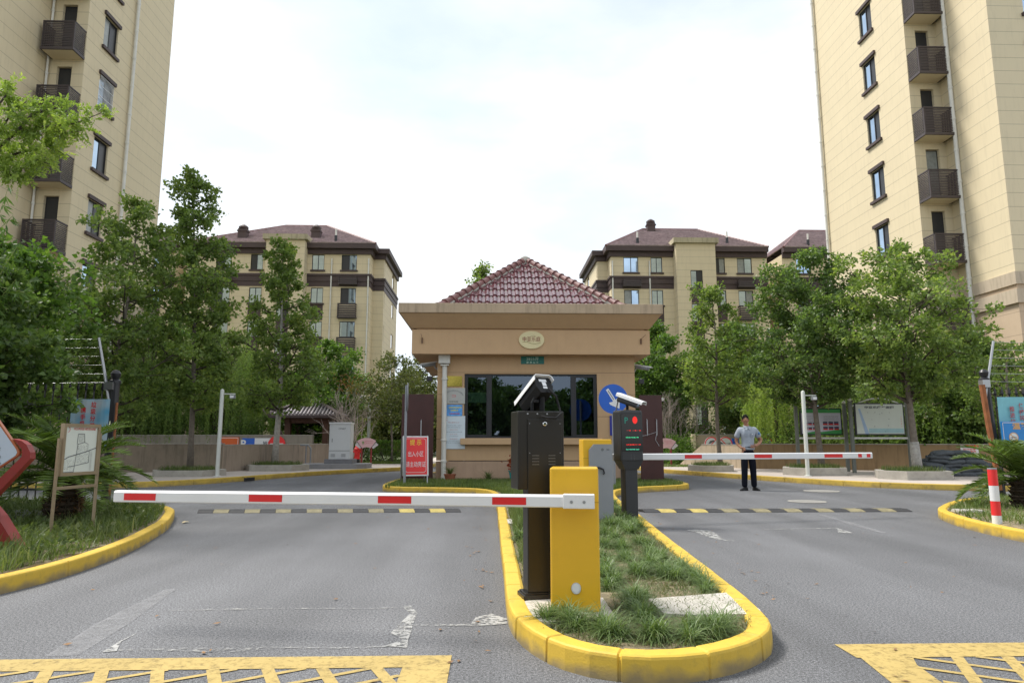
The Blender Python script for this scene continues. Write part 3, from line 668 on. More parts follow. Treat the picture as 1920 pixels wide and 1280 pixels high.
    def roofface(p0,p1,p2,p3,n):
        # p0-p1 eave, p3-p2 ridge ; courses of tiles as small steps
        p0,p1,p2,p3=map(Vector,(p0,p1,p2,p3)); up=(p1-p0).cross(p3-p0).normalized()
        if up.z<0: up=-up
        for i in range(n):
            a,c=i/n,(i+1)/n
            q=[p0.lerp(p3,a)+up*.07,p1.lerp(p2,a)+up*.07,p1.lerp(p2,c)+up*.0,p0.lerp(p3,c)+up*.0]
            rf.add(q+[q[0]-up*.07,q[1]-up*.07],[(0,1,2,3),(4,5,1,0)])
    roofface((xa,ya,zE),(xb,ya,zE),(rr,ym,zR),(rl,ym,zR),22); roofface((xb,yb,zE),(xa,yb,zE),(rl,ym,zR),(rr,ym,zR),8)
    roofface((xa,yb,zE),(xa,ya,zE),(rl,ym,zR),(rl,ym,zR),22); roofface((xb,ya,zE),(xb,yb,zE),(rr,ym,zR),(rr,ym,zR),22)
    ro=rf.build('roof',M_rooft,o,world=True)
    rd=MB()
    for a,c in (((xa,ya,zE),(rl,ym,zR)),((xb,ya,zE),(rr,ym,zR)),((rl,ym,zR),(rr,ym,zR)),((xa,yb,zE),(rl,ym,zR)),((xb,yb,zE),(rr,ym,zR))): rd.tube([a,c],.11,6)
    rd.build('ridge_cap',M_tileold,ro,world=True)
    # small hip over the stepped bay
    xi=xe+e*(bw+ov); 
    sr=MB(); sr.add([(xe,Y+sb-ov,zE),(xi,Y+sb-ov,zE),(xi,Y+D-2,zE),(xe,Y+D-2,zE),(xe-e*1.2,Y+sb+2.0,zE+.75),(xe-e*1.2,Y+D-3,zE+.75)],[(0,1,4),(1,2,5,4),(2,3,5)]); sr.build('bay_roof',M_rooft,o,world=True)
    for (cx,dy,k) in chim:
        zc=zE+(zR-zE)*dy; yc=ya+(ym-ya)*dy; c=MB()
        if k=='c': c.box(XC+cx-.38,XC+cx+.38,yc-.3,yc+.3,zc-.3,zc+.75); c.box(XC+cx-.45,XC+cx+.45,yc-.37,yc+.37,zc+.5,zc+.6); c.lathe([(.3,.75),(.42,.8),(.42,.95),(.15,1.15)],(XC+cx,yc,zc),10); c.build('chimney',M_brown,o,world=True)
        else: c.tube([(XC+cx,yc,zc-.2),(XC+cx,yc,zc+.5)],.13,8); c.tube([(XC+cx,yc,zc+.5),(XC+cx,yc,zc+1.05)],.08,8,1); c.build('vent_pipe',[M_frame,M_pipe],o,world=True)
    for px_,py_ in ((xe-e*.12,Y-.1),(xe-e*(half_r if e>0 else half_l)*.47,Y-.1)): pipe(o,px_,py_,.5,HT-.7,.06)
    return o
M_rooft=mat('far_roof_tile',(.37,.295,.31),rough=.28,var=.14,vs=1.5,spec=.8,speck=.25,ss=5,coat=.2)
sA=(2.5,1.05,'a'); sB=(5.2,1.3,'b')
midblock(57.5,-17.35,8.6,6.95,[(2.7,1.05,'a'),(5.5,1.3,'b')],[sA,(5.15,1.3,'b')],1.62,1,'five storey cream block behind the gazebo, its hipped roof just left of the guardhouse',(-2.2,1.7),5,[(-4.4,.25,'c'),(1.9,.28,'c'),(3.9,.1,'v')])
midblock(57.5,-33.9,6.5,7.0,[sA,(5.0,1.2,'b')],[sA,sB],1.62,-1,'cream block mostly hidden behind the left street trees, its low roof edge showing',(-1.5,1.5),8,[(4.5,.1,'v'),(5.9,.6,'c')])
midblock(57.5,17.55,7.15,6.6,[(3.15,1.0,'a'),(5.4,1.3,'b')],[(2.35,1.05,'a'),(4.6,1.3,'b')],1.7,-1,'five storey cream block right of the guardhouse with a chimney on its ridge',(-2.9,2.5),6,[(-2.3,.88,'c'),(-4.7,.12,'v'),(3.4,.18,'v')])
midblock(57.5,32.6,7.1,7,[sA,sB],[sA,sB],1.62,1,'cream block running behind the right tower, with only its roof corner and end wall showing',(-2.6,2.0),7,[(-4.6,.1,'v')])
# ================================================================ GUARDHOUSE
WY=18.2; X0,X1=-1.42,3.87; SO=3.38; DB=WY+5.4
gh=T('guardhouse','tan rendered guardhouse with a wide window and a maroon glazed pyramid roof','guardhouse',((X0+X1)/2,WY,0))
M_stj=mat('stucco_joint',(.52,.345,.195),rough=.82,var=.05,vs=2,drip=.06,bump=.08,bs=150,joint=(.585,.018,-.0))
M_plinth=mat('plinth',(.42,.29,.20),rough=.85,var=.12,vs=2,drip=.12,bump=.1,bs=100)
wx0,wx1,wz0,wz1=-.70,2.85,1.20,2.90
b=MB(); wallholes(b,(X0,WY),(1,0),(0,-1),X1-X0,.62,SO+.1,[(wx0-X0,wx1-X0,wz0,wz1)],.16,0)
b.add([(X0,WY,.62),(X0,DB,.62),(X0,DB,SO+.1),(X0,WY,SO+.1)],[(0,1,2,3)]); b.add([(X1,WY,.62),(X1,DB,.62),(X1,DB,SO+.1),(X1,WY,SO+.1)],[(0,1,2,3)]); b.add([(X0,DB,.62),(X1,DB,.62),(X1,DB,SO+.1),(X0,DB,SO+.1)],[(0,1,2,3)])
b.build('wall',M_stj,gh,world=True)
MB().box(X0-.006,X1+.006,WY-.012,WY+.12,-.05,.60).build('plinth',M_plinth,gh,world=True)
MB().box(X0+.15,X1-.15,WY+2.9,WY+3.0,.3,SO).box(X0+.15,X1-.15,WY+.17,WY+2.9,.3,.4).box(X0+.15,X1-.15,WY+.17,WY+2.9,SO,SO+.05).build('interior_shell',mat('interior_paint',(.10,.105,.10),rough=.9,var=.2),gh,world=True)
# window: frame, four lights, sill
M_gglass=bpy.data.materials.new('guard_glass'); M_gglass.use_nodes=True; t=M_gglass.node_tree; n=t.nodes.new; l=t.links.new
t.nodes.remove(t.nodes['Principled BSDF']); fz=n('ShaderNodeFresnel'); fz.inputs[0].default_value=2.35
gl=n('ShaderNodeBsdfGlossy'); gl.inputs['Roughness'].default_value=.012; gl.inputs['Color'].default_value=(.50,.62,.80,1); tr=n('ShaderNodeBsdfTransparent'); tr.inputs[0].default_value=(.42,.50,.47,1)
ms=n('ShaderNodeMixShader'); l(fz.outputs[0],ms.inputs[0]); l(tr.outputs[0],ms.inputs[1]); l(gl.outputs[0],ms.inputs[2]); l(ms.outputs[0],t.nodes['Material Output'].inputs[0])
fr=MB(); y0,y1=WY+.05,WY+.13; f=.05
fr.box(wx0,wx1,y0,y1,wz0,wz0+f).box(wx0,wx1,y0,y1,wz1-f,wz1)
xs=[wx0,wx0+f, wx0+.63,wx0+.73, wx1-.70,wx1-.60, wx1-f,wx1]
for a,c in ((0,1),(2,3),(4,5),(6,7)): fr.box(xs[a],xs[c],y0-.003,y1+.003,wz0+f,wz1-f)
wf=fr.build('window',M_frame,gh,world=True)
for a,c,d in ((1,2,.04),(3,4,0),(5,6,.04)):
    if d: MB().box(xs[a],xs[a]+d,y0+.01,y1-.01,wz0+f,wz1-f).box(xs[c]-d,xs[c],y0+.01,y1-.01,wz0+f,wz1-f).box(xs[a]+d,xs[c]-d,y0+.01,y1-.01,wz0+f,wz0+f+d).box(xs[a]+d,xs[c]-d,y0+.01,y1-.01,wz1-f-d,wz1-f).build('sash',M_frame,wf,world=True)
    MB().rect((xs[a]+d,WY+.09,wz0+f+d),(1,0,0),(0,0,1),0,xs[c]-xs[a]-2*d,0,wz1-wz0-2*f-2*d).build('pane',M_gglass,wf,world=True)
MB().bbox(wx0-.09,wx1+.09,WY-.16,WY+.04,wz0-.17,wz0-.004,.012).build('sill',M_stucco,gh,world=True)
# things seen inside
o=T('notice_sheet','pale green sheet hung inside the left light of the guardhouse window','sheet',(wx0+.35,WY+.2,2.3)); MB().box(-.29,.27,0,.004,-.16,.12).build('paper',mat('green_paper',(.45,.75,.55),rough=.8,emit=0),o)
o=T('desk','desk with papers inside the guardhouse','desk',(.6,WY+.9,.4)); MB().box(-1.4,1.9,-.35,.35,.76,.8).build('desk_top',M_conc,o); MB().box(-1.35,-1.3,-.3,.3,0,.76).box(1.8,1.85,-.3,.3,0,.76).build('side_panel',M_conc,o)
for (x,l_) in ((-.1,'monitor on the desk behind the middle of the guardhouse window'),(2.35,'dark monitor on the desk behind the right light of the guardhouse window')):
    o=T('monitor',l_,'monitor',(x,WY+.8,1.2)); MB().box(-.24,.24,0,.03,.1,.4).build('screen',M_frame,o); MB().box(-.03,.03,0,.04,0,.1).box(-.1,.1,-.06,.1,0,.012).build('stand',M_frame,o)
o=T('white_mug','small white mug on the desk behind the guardhouse window','mug',(.1,WY+.45,1.2)); MB().lathe([(.04,0),(.045,.1),(.04,.1),(.035,.01)],n=14).build('cup',M_white,o)
# eaves: frieze, cove, slab
MB().box(-2.07,4.21,WY-.42,DB+.4,SO,4.02).box(-1.95,4.09,WY-.36,DB+.3,4.02,4.06).build('frieze',M_stucco,gh,world=True)
c=MB(); a=[(-2.07,WY-.42),(4.21,WY-.42),(4.21,DB+.4),(-2.07,DB+.4)]; d=[(-2.36,WY-.76),(4.46,WY-.76),(4.46,DB+.7),(-2.36,DB+.7)]
c.add([(*p,4.06) for p in a]+[(*p,4.40) for p in d],[(0,1,2,3),(4,5,6,7)]+[(i,(i+1)%4,4+(i+1)%4,4+i) for i in range(4)]); c.build('cove',M_stucco,gh,world=True)
c=MB(); a=[(X0,WY),(X1,WY),(X1,DB),(X0,DB)]; d=[(-1.85,WY-.3),(4.05,WY-.3),(4.05,DB+.3),(-1.85,DB+.3)]
MB().bbox(-2.39,4.49,WY-.8,DB+.74,4.403,4.66,.012).build('roof_slab',M_fascia,gh,world=True)
# pyramid roof of glazed pantiles
ax,ay,az=1.07,WY+2.7,6.70; ex0,ex1=-1.42,3.60; ey0,ey1=WY-.15,DB+.15; ez=4.62
def tilerroof(par):
    rm=MB(); courses=8
    sides=[((ex0,ey0),(ex1,ey0)),((ex1,ey0),(ex1,ey1)),((ex1,ey1),(ex0,ey1)),((ex0,ey1),(ex0,ey0))]
    for (p,q) in sides:
        p=Vector((*p,ez)); q=Vector((*q,ez)); A=Vector((ax,ay,az)); u=(q-p); L=u.length; u.normalize(); m=p+u*((A-p).dot(u)); up=(A-m); H_=up.length; up.normalize(); nn=u.cross(up); 
        if nn.z<0: nn=-nn
        tw=L/24; lc=H_/courses; foot=(A-p).dot(u)
        for i in range(courses):
            v0=i*lc-.02; v1=(i+1)*lc+.01
            h0=v0/H_; h1=min(1,v1/H_)
            N_=24*8; 
            for j in range(N_):
                s0,s1=j*L/N_,(j+1)*L/N_
                def lim(h): return foot*h, L-(L-foot)*h
                l0,r0=lim(max(0,(i+.5)/courses))
                if s1<l0 or s0>r0: continue
                def hh(s): 
                    ph=(s/tw)%1
                    return .038*(abs(math.sin(PI*min(1,ph/.58))) if ph<.58 else -.25*math.sin(PI*(ph-.58)/.42))
                a0,a1=hh(s0),hh(s1)
                P_=lambda s,v,h:p+u*s+up*v+nn*h
                rm.add([P_(s0,v0,a0+.035),P_(s1,v0,a1+.035),P_(s1,v1,a1+.0),P_(s0,v1,a0+.0),P_(s0,v0,a0),P_(s1,v0,a1)],[(0,1,2,3),(4,5,1,0)])
    ro=rm.build('roof',M_tile,par,world=True,smooth='auto')
    u_=MB(); u_.add([(ex0,ey0,ez),(ex1,ey0,ez),(ex1,ey1,ez),(ex0,ey1,ez),(ax,ay,az)],[(0,1,4),(1,2,4),(2,3,4),(3,0,4)]); u_.build('roof_underlay',M_conc,ro,world=True)
    rd=MB()
    for cx,cy in ((ex0,ey0),(ex1,ey0),(ex1,ey1),(ex0,ey1)):
        a=Vector((cx,cy,ez+.06)); c=Vector((ax,ay,az+.05)); k=15
        for i in range(k):
            q0=a.lerp(c,i/k); q1=a.lerp(c,(i+1.12)/k); rd.tube([q0,q0.lerp(q1,.12),q1],[.135,.12,.09],10)
        rd.tube([a-Vector((0,0,.07)),c-Vector((0,0,.07))],.12,6,1)
    rd.lathe([(.17,-.16),(.2,-.05),(.16,.05),(.05,.12),(.01,.13)],(ax,ay,az+.06),14,1)
    rd.build('ridge_cap',[M_tileold,M_conc],ro,world=True,smooth='auto')
tilerroof(gh)
# downpipe with hopper
pp=MB(); pp.tube([(-1.36+.14,WY-.1,SO-.25),(-1.36+.14,WY-.1,.12)],.065,16)
for z in (2.75,1.15,.6): pp.lathe([(.067,-.03),(.082,-.022),(.082,.022),(.067,.03)],(-1.22,WY-.1,z),16)
pp.build('drainpipe',M_pipe,gh,world=True,smooth='auto')
MB().prism([(-1.33,WY-.2),(-1.11,WY-.2),(-1.11,WY-.01),(-1.33,WY-.01)],SO-.28,SO-.25).box(-1.36-.02,-1.08,WY-.21,WY-.005,SO-.22,SO-.003).build('rain_hopper',M_pipe,gh,world=True)
# wall lamp stubs on frieze
for x in (-1.8,3.97):
    k=MB(); k.box(x-.02,x+.02,WY-.46,WY-.42,3.66,3.80); k.tube([(x,WY-.45,3.79),(x+(.12 if x>0 else -.03),WY-.5,3.90)],.006,5); k.build('cable_bracket',mat('rusty',(.16,.09,.05),rough=.8,var=.3),gh,world=True)
# name oval
o=T('name_plaque','oval cream plaque with dark red characters on the guardhouse frieze','plaque',(1.07,WY-.42,3.755))
p=MB(); p.add([(.335*math.cos(a),-.035 if k else 0,.235*math.sin(a)) for k in (0,1) for a in [2*PI*i/48 for i in range(48)]],[tuple(range(48,96))[::-1]]+[(i,(i+1)%48,48+(i+1)%48,48+i) for i in range(48)])
b=p.build('plate',[M_cream2],o)
q=MB(); 
q.text('申亚乐庭',(0,-.040,.02),(1,0,0),(0,0,1),w=.47,h=.13)
q.build('lettering',M_dred,b)
q=MB(); q.tube([(-.24,-.040,-.06),(-.12,-.040,-.055),(0,-.040,-.095),(.1,-.040,-.105),(.2,-.040,-.085),(.24,-.040,-.07)],.004,4); q.tube([(-.02,-.040,.09),(.05,-.040,.12),(.11,-.040,.09)],.003,4); q.build('flourish',mat('olive_line',(.25,.22,.08)),b)
o=T('address_plate','small green address plate under the oval plaque on the guardhouse','address plate',(1.12,WY-.012,3.27)); b=MB().box(-.31,.31,0,.01,-.105,.105).build('plate',M_green,o)
q=MB(); q.text('2825弄',(0,-.004,.035),(1,0,0),(0,0,1),w=.33,h=.095); q.text('南 亭 公 路',(0,-.004,-.062),(1,0,0),(0,0,1),w=.33,h=.05,bold=.02); q.build('lettering',mat('plate_letter',(.5,.68,.58),rough=.5),b)
def plate(name,label,cat,x,z,w_,h_,m,group=None,y=None):
    o=T(name,label,cat,(x,(WY if y is None else y)-.012,z)); b=MB().box(-w_/2,w_/2,-.012,.010,-h_/2,h_/2).build('plate',m,o); return o,b
Ux,Uz=(1,0,0),(0,0,1)
o,b=plate('brass_plaque','blank polished brass plate, topmost of the plates left of the window','plaque',-.985,2.70,.44,.27,mat('brass',(.36,.28,.06),rough=.12,metal=1,var=.12,vs=4,bump=.1,bs=3))
o,b=plate('steel_plaque','silver company plate with arched small lettering, left of the window','plaque',-.98,2.31,.60,.42,mat('satin_steel',(.42,.42,.40),rough=.4,metal=.3,var=.05))
q=MB()
for i,chh in enumerate('上海申亚物业管理有限公司服务处'):
    a=PI*(.86-.72*i/14); O=(.27*math.cos(a),-.0145,-.06+.20*math.sin(a)); q.text(chh,O,(math.sin(a),0,-math.cos(a)),(math.cos(a),0,math.sin(a)),h=.032)
q.text('申亚乐庭',(0,-.0145,-.155),Ux,Uz,w=.24,h=.045); q.build('lettering',M_inkg,b)
q=MB(); q.rect((-.05,-.0145,.0),Ux,Uz,0,.10,.012,.02); q.rect((-.05,-.0145,-.03),Ux,Uz,0,.10,0,.008); q.rect((.043,-.0145,-.028),Ux,Uz,0,.008,0,.04); q.build('emblem',M_red,b)
o,b=plate('notice_plate','small blue and sky patterned notice plate beneath the silver plate','notice',-.96,1.925,.42,.30,mat('sky_print',(.10,.32,.70),rough=.4,var=.5,vs=6))
q=MB(); q.text('小区文明公约提示',(0.02,-.0145,.075),Ux,Uz,w=.34,h=.045,bold=.02); q.text('文明养犬',(0,-.0145,.0),Ux,Uz,w=.2,h=.045,bold=.02); q.build('lettering',M_ygreen,b)
q=MB(); q.text('共建美好家园',(0,-.0145,-.085),Ux,Uz,w=.28,h=.04); q.build('lettering_red',M_red,b)
o,b=plate('notice_board','tall white notice sheet with many lines of text, lowest left of the window','notice',-.97,1.35,.60,.86,mat('notice_white',(.60,.68,.74),rough=.4,var=.05))
q=MB(); q.text('物业服务公示',(0,-.0145,.26),Ux,Uz,w=.30,h=.035); q.text('服务时间',(0,-.0145,.07),Ux,Uz,w=.2,h=.03); q.text('联系方式',(0,-.0145,-.05),Ux,Uz,w=.2,h=.03); q.text('监督电话',(0,-.0145,-.17),Ux,Uz,w=.2,h=.03); q.build('lettering_red',mat('pale_red',(.55,.32,.32)),b)
q=MB()
for z,w_ in ((.18,.42),(.13,.36),(.01,.44),(-.10,.24),(-.22,.30),(-.27,.38)): q.text('上海市奉贤区居民小区物业管理服务'[:int(w_*30)],(0,-.0145,z),Ux,Uz,w=w_,h=.022)
q.build('lettering',mat('grey_text',(.22,.26,.30)),b)
q=MB(); q.rect((-.26,-.0145,.31),Ux,Uz,0,.09,.06,.07); q.rect((-.26,-.0145,.31),Ux,Uz,0,.09,0,.01); q.rect((-.26,-.0145,.31),Ux,Uz,0,.01,0,.07); q.build('emblem',M_red,b)
o,b=plate('blue_notice','dark blue notice with white lettering on the wall right of the window','notice',3.42,1.53,.50,.52,M_dblue)
q=MB(); q.text('门岗岗位职责',(0,-.0145,.10),Ux,Uz,w=.38,h=.05,bold=.02); q.text('1 礼貌待人',(.0,-.0145,.03),Ux,Uz,w=.3,h=.04); q.text('2 文明执勤',(0,-.0145,-.06),Ux,Uz,w=.3,h=.045); q.text('3 认真登记',(0,-.0145,-.15),Ux,Uz,w=.3,h=.045); q.build('lettering',M_white,b)
# bullet cameras on the side walls of the guardhouse
def bullet_camera(x,y,z,s,label):
    o=T('surveillance_camera',label,'security camera',(x,y,z)); d=Vector((s*.42,-.25,-.10)); d.normalize()
    b=MB(); c=Vector((s*.08,0,.02)); e=c+d*.40; b.tube([c,c+d*.02,e-d*.02,e],[.035,.055,.055,.05],12); b.build('camera_body',M_grey,o,smooth='auto')
    h=MB(); sv=d.cross(Vector((0,0,1))).normalized(); u=sv.cross(d)
    for k in (0,): 
        pts=[(-.07,.03),(-.06,.065),(.06,.065),(.07,.03)]
        A=[c-d*.03+sv*a+u*b_ for a,b_ in pts]; B=[e+d*.08+sv*a+u*b_ for a,b_ in pts]; h.add(A+B,[(0,1,5,4),(1,2,6,5),(2,3,7,6)])
    h.build('sun_hood',M_white,o)
    k=MB(); k.tube([(0,0,-.12),(s*.06,0,-.12),(s*.12,-.02,-.01)],.018,8); k.box(-.02,.01,-.05,.05,-.17,-.07); k.build('bracket',M_steel,o)
    o2=T('floodlight',label.replace('camera','floodlight'),'floodlight',(x,y-.02,z-.36)); k=MB(); k.tube([(0,0,.08),(s*.22,-.03,.08),(s*.22,-.03,.02)],.008,6); k.build('arm',M_frame,o2)
    k=MB(); k.bbox(s*.22-.075,s*.22+.075,-.08,-.02,-.1,.03,.01); k.build('lamp_body',M_frame,o2); MB().box(s*.22-.055,s*.22+.055,-.086,-.081,-.08,.01).build('lamp_glass',M_glassd,o2)
bullet_camera(X0-.005,WY+.3,3.18,-1,'grey bullet camera on the left corner of the guardhouse')
bullet_camera(X1+.005,WY+.3,3.12,1,'grey bullet camera on the right corner of the guardhouse')
# potted plants at the guardhouse
def pot(x,y,z,col_,r,h,label,lm,redtop=False,seed=1,spiky=True):
    o=T('potted_plant',label,'potted plant',(x,y,z)); MB().lathe([(r*.7,0),(r,h*.9),(r*1.08,h*.9),(r*1.08,h),(r*.9,h),(r*.85,h*.8)],n=20).build('pot',col_,o,smooth='auto')
    rng=np.random.default_rng(seed); n=90
    if spiky:
        B=np.zeros((n,3)); B[:,2]=h*.9; a=rng.uniform(0,2*PI,n); L=rng.uniform(.12,.3,n); V,Fc=bladegeo(B,rng.uniform(.05,.25,n),np.stack([np.cos(a)*L,np.sin(a)*L,0*a],1),np.full(n,.018),rng)
    else:
        C=rng.normal(size=(n*3,3))*[.09,.09,.1]+[0,0,h+.15]; V,Fc=leafgeo(C,rng.normal(size=C.shape)+[0,0,.6],rng.uniform(.05,.09,n*3),rng)
    npmesh('leaves',V,[Fc],lm,o)
M_terra=mat('terracotta',(.30,.10,.05),rough=.8,var=.2,vs=8)
pot(-1.02,17.6,.13,M_terra,.15,.17,'terracotta pot of spiky green leaves by the guardhouse downpipe',L_grass,seed=3)
pot(.62,17.55,.13,mat('turquoise_pot',(.03,.30,.30),rough=.25,coat=.5),.16,.26,'turquoise glazed pot with a red leaved plant below the window',leafmat('coleus',[(.25,.03,.02),(.35,.06,.03),(.2,.12,.04)]),seed=5,spiky=False)
o=tag(npmesh('spiky_plant',*(lambda V,Fc:(V,[Fc]))(*bladegeo(np.tile([[.0,0,0.]],(70,1)),np.random.default_rng(2).uniform(.08,.3,70),np.random.default_rng(3).normal(size=(70,3))*[.16,.16,0],np.full(70,.02),np.random.default_rng(4))),L_grass),'small spiky pale plant growing at the foot of the guardhouse wall','plant'); o.location=(-.05,17.8,.12)
# folding A-board
def aboard():
    o=T('sandwich_board','red and white folding notice board standing left of the guardhouse wall','sandwich board',(-1.78,16.45,.10),R(14))
    wd=.60; H_=1.14; tilt=.16
    V=Vector((0,tilt,H_)).normalized(); U=Vector((1,0,0)); N_=Vector((0,-H_,tilt)).normalized()
    f=MB(); f.slab((-wd/2,-.16,.22),U,V,[(0,0),(wd,0),(wd,.93),(0,.93)],.03); b=f.build('front_panel',M_white,o)
    q=MB(); q.slab(Vector((-wd/2,-.16,.22))+N_*.004,U,V,[(.03,.03),(wd-.03,.03),(wd-.03,.90),(.03,.90)],.003); r=q.build('poster',M_signred,b)
    O=Vector((0,-.16,.22))+N_*.0075
    q=MB(); q.text('提 示',O+V*.78,U,V,w=.27,h=.13); q.build('lettering_yellow',M_ygreen,r)
    q=MB(); q.text('出入小区',O+V*.51,U,V,w=.36,h=.13); q.text('请主动亮证',O+V*.27,U,V,w=.46,h=.13)
    O2=Vector((-wd/2,-.16,.22))+N_*.0075
    pts=[(.06,.12),(.06,.84),(.1,.87),(.5,.87),(.54,.84),(.54,.12),(.5,.08),(.1,.08),(.06,.12)]
    for (a,c) in zip(pts,pts[1:]):
        d=Vector((c[0]-a[0],c[1]-a[1])); L=d.length; d/=L; u3=U*d.x+V*d.y; v3=U*-d.y+V*d.x; q.rect(O2+U*a[0]+V*a[1],u3,v3,0,L,-.004,.004)
    q.build('lettering_white',M_white,r)
    lg=MB()
    for x in (-wd/2+.03,wd/2-.03): lg.tube([(x,-.19,0),(x,-.155,.24)],.016,6)
    lg.build('front_legs',M_steel,o)
    k=MB(); V2=Vector((0,-tilt*1.6,H_)).normalized(); k.slab((wd/2,.38,.22),Vector((-1,0,0)),V2,[(0,0),(wd,0),(wd,.93),(0,.93)],.02); k.build('back_panel',mat('board_back',(.27,.27,.25),rough=.6,var=.1),o)
    k=MB()
    for x in (-wd/2+.02,wd/2-.02): k.tube([(x,.42,0),(x,.0,1.15)],.016,6)
    k.build('back_legs',M_steel,o)
aboard()
# blue round keep-right sign and its mirrored partner seen edge-on
def roundsign(x,y,z,rz,label,arrow=True):
    o=T('road_sign',label,'road sign',(x,y,.1),rz); MB().tube([(0,.03,0),(0,.03,z+.28)],.03,10).build('post',M_grey,o)
    d=MB(); A=[2*PI*i/40 for i in range(40)]; r=.335
    d.add([(r*math.cos(a),k,z+r*math.sin(a)) for k in (-.012,0) for a in A],[tuple(range(40)),tuple(range(40,80))]+[(i,(i+1)%40,40+(i+1)%40,40+i) for i in range(40)],0); dd=d.build('sign_face',M_blue if arrow else M_grey,o)
    if arrow:
        a=R(-58); u=Vector((math.cos(a),0,math.sin(a))); v=Vector((-u.z,0,u.x)); q=MB()
        q.rect((0,-.015,z),u,v,-.26,.06,-.035,.035); O=Vector((0,-.0155,z)); pts=[(.26,0),(.08,.13),(.02,.13),(.06,.0),(.02,-.13),(.08,-.13)]
        q.add([O+u*p[0]+v*p[1] for p in pts],[tuple(range(6))]); q.build('arrow',M_white,dd)
        g_=MB(); g_.rect((0,-.0165,z),u,v,-.22,.02,-.012,.012); g_.build('arrow_wear',M_grey,dd)
roundsign(2.78,15.45,1.97,R(3),'round blue sign with a white arrow pointing down right, half behind the camera post')
roundsign(-1.96,16.2,2.05,R(95),'grey backed round traffic sign seen edge-on on its post beside the left maroon panel',False)
# maroon gate panels flanking the guardhouse
def gatepanel(x0,x1,y,z,label,handle):
    o=T('gate_panel',label,'gate panel',((x0+x1)/2,y,.05)); MB().bbox(-(x1-x0)/2,(x1-x0)/2,-.05,.05,0,z,.006).build('panel',M_maroon,o)
    h=MB(); 
    for hx in handle: h.tube([(hx,-.055,1.2),(hx,-.1,1.22),(hx,-.1,1.6),(hx,-.055,1.62)],.012,6)
    h.build('handle',M_steel,o)
    if len(handle)>1:
        c=MB(); c.tube([(handle[1],-.1,1.3),(handle[1]-.25,-.09,1.22),(handle[1]-.45,-.09,1.19)],.007,5); c.tube([(handle[1],-.1,1.3),(handle[1]-.04,-.1,1.1),(handle[1]+.05,-.1,.95)],.006,5); c.build('chain',M_steel,o)
gatepanel(-2.30,-1.48,17.9,2.28,'maroon steel gate panel at the left side of the guardhouse',[.1])
gatepanel(3.76,4.32,17.2,2.22,'maroon steel gate panel with handles right of the guardhouse',[-.12,.12])

# ================================================================ BARRIERS, POSTS
def barrier_near():
    o=T('barrier_gate','low yellow boom barrier cabinet in the front grass bed','boom barrier',(.53,4.37,.10),-R(8)); o.scale=(.9,.9,1.005)
    MB().bbox(-.165,.165,-.13,.13,0,.862,.012).build('cabinet',M_yel,o)
    MB().box(-.1665,.1665,-.132,.132,.655,.6575).build('lid_seam',mat('seam',(.30,.17,.01),rough=.6),o)
    MB().box(-.19,.19,-.17,.16,-.03,.004).build('base_plate',M_conc,o)
    q=MB()
    for x in (-.07,.0,.03,.09): q.lathe([(.006 if abs(x)>.05 else .003,0),(.004,.004)],(0,0,0),8); 
    s=MB()
    for x in (-.08,.09): s.add([(x+.008*math.cos(a),-.1345,.672+.008*math.sin(a)) for a in [PI*i/4 for i in range(8)]],[tuple(range(8))])
    s.build('screw',M_steel,o)
    d=MB(); 
    for k,(r,y) in enumerate(((.033,-.131),(.031,-.139),(.024,-.142))): d.add([(.005+r*math.cos(a),y,.155+r*math.sin(a)) for a in [2*PI*i/24 for i in range(24)]],[tuple(range(24))])
    A=[2*PI*i/24 for i in range(24)]; d.add([(.005+.033*math.cos(a),y,.155+.033*math.sin(a)) for y in (-.13,-.139) for a in A],[(i,(i+1)%24,24+(i+1)%24,24+i) for i in range(24)])
    d.build('key_cap',M_white,o)
    # arm
    arm=T('boom_arm','long white boom arm with four red patches across the left lane','barrier arm',(0,0,0)); return o
barrier_near()
def arm(label,a,c,zc,th,reds,sleeve,end_red=False,dep=.045):
    a,c=Vector(a),Vector(c); U=(c-a).normalized(); L=(c-a).length; ang=math.atan2(U.y,U.x)
    o=T('boom_arm',label,'barrier arm',(a.x,a.y,zc),ang); h=th/2
    b=MB(); prof=[(-dep,-h+.006),(-dep,h-.012),(-dep+.012,h),(-.004,h),(0,h-.008),(0,-h+.008),(-.006,-h),(-dep+.008,-h)]
    b.add([(x,y,z) for x in (0,L) for y,z in prof],[tuple(range(8)),tuple(range(8,16))[::-1]]+[(i,8+i,8+(i+1)%8,(i+1)%8) for i in range(8)]); bar=b.build('bar',M_white,o)
    for x0,x1 in reds:
        q=MB(); q.rect((0,-dep-.0015,0),(1,0,0),(0,0,1),x0,x1,-h*.62,h*.55); q.rect((0,.0015,0),(1,0,0),(0,0,1),x0,x1,-h*.62,h*.55); q.build('reflector_patch',M_red,bar)
    if sleeve:
        s=MB(); s.bbox(L-sleeve,L+.006,-dep-.012,.02,-h-.004,h+.004,.004); 
        sl=s.build('mounting_sleeve',M_white,o)
        q=MB()
        for x in (L-sleeve*.72,L-.055): q.add([(x+.009*math.cos(t_),-dep-.0145,-.002+.009*math.sin(t_)) for t_ in [2*PI*i/12 for i in range(12)]],[tuple(range(12))])
        q.build('bolt',M_steel,sl)
    return o
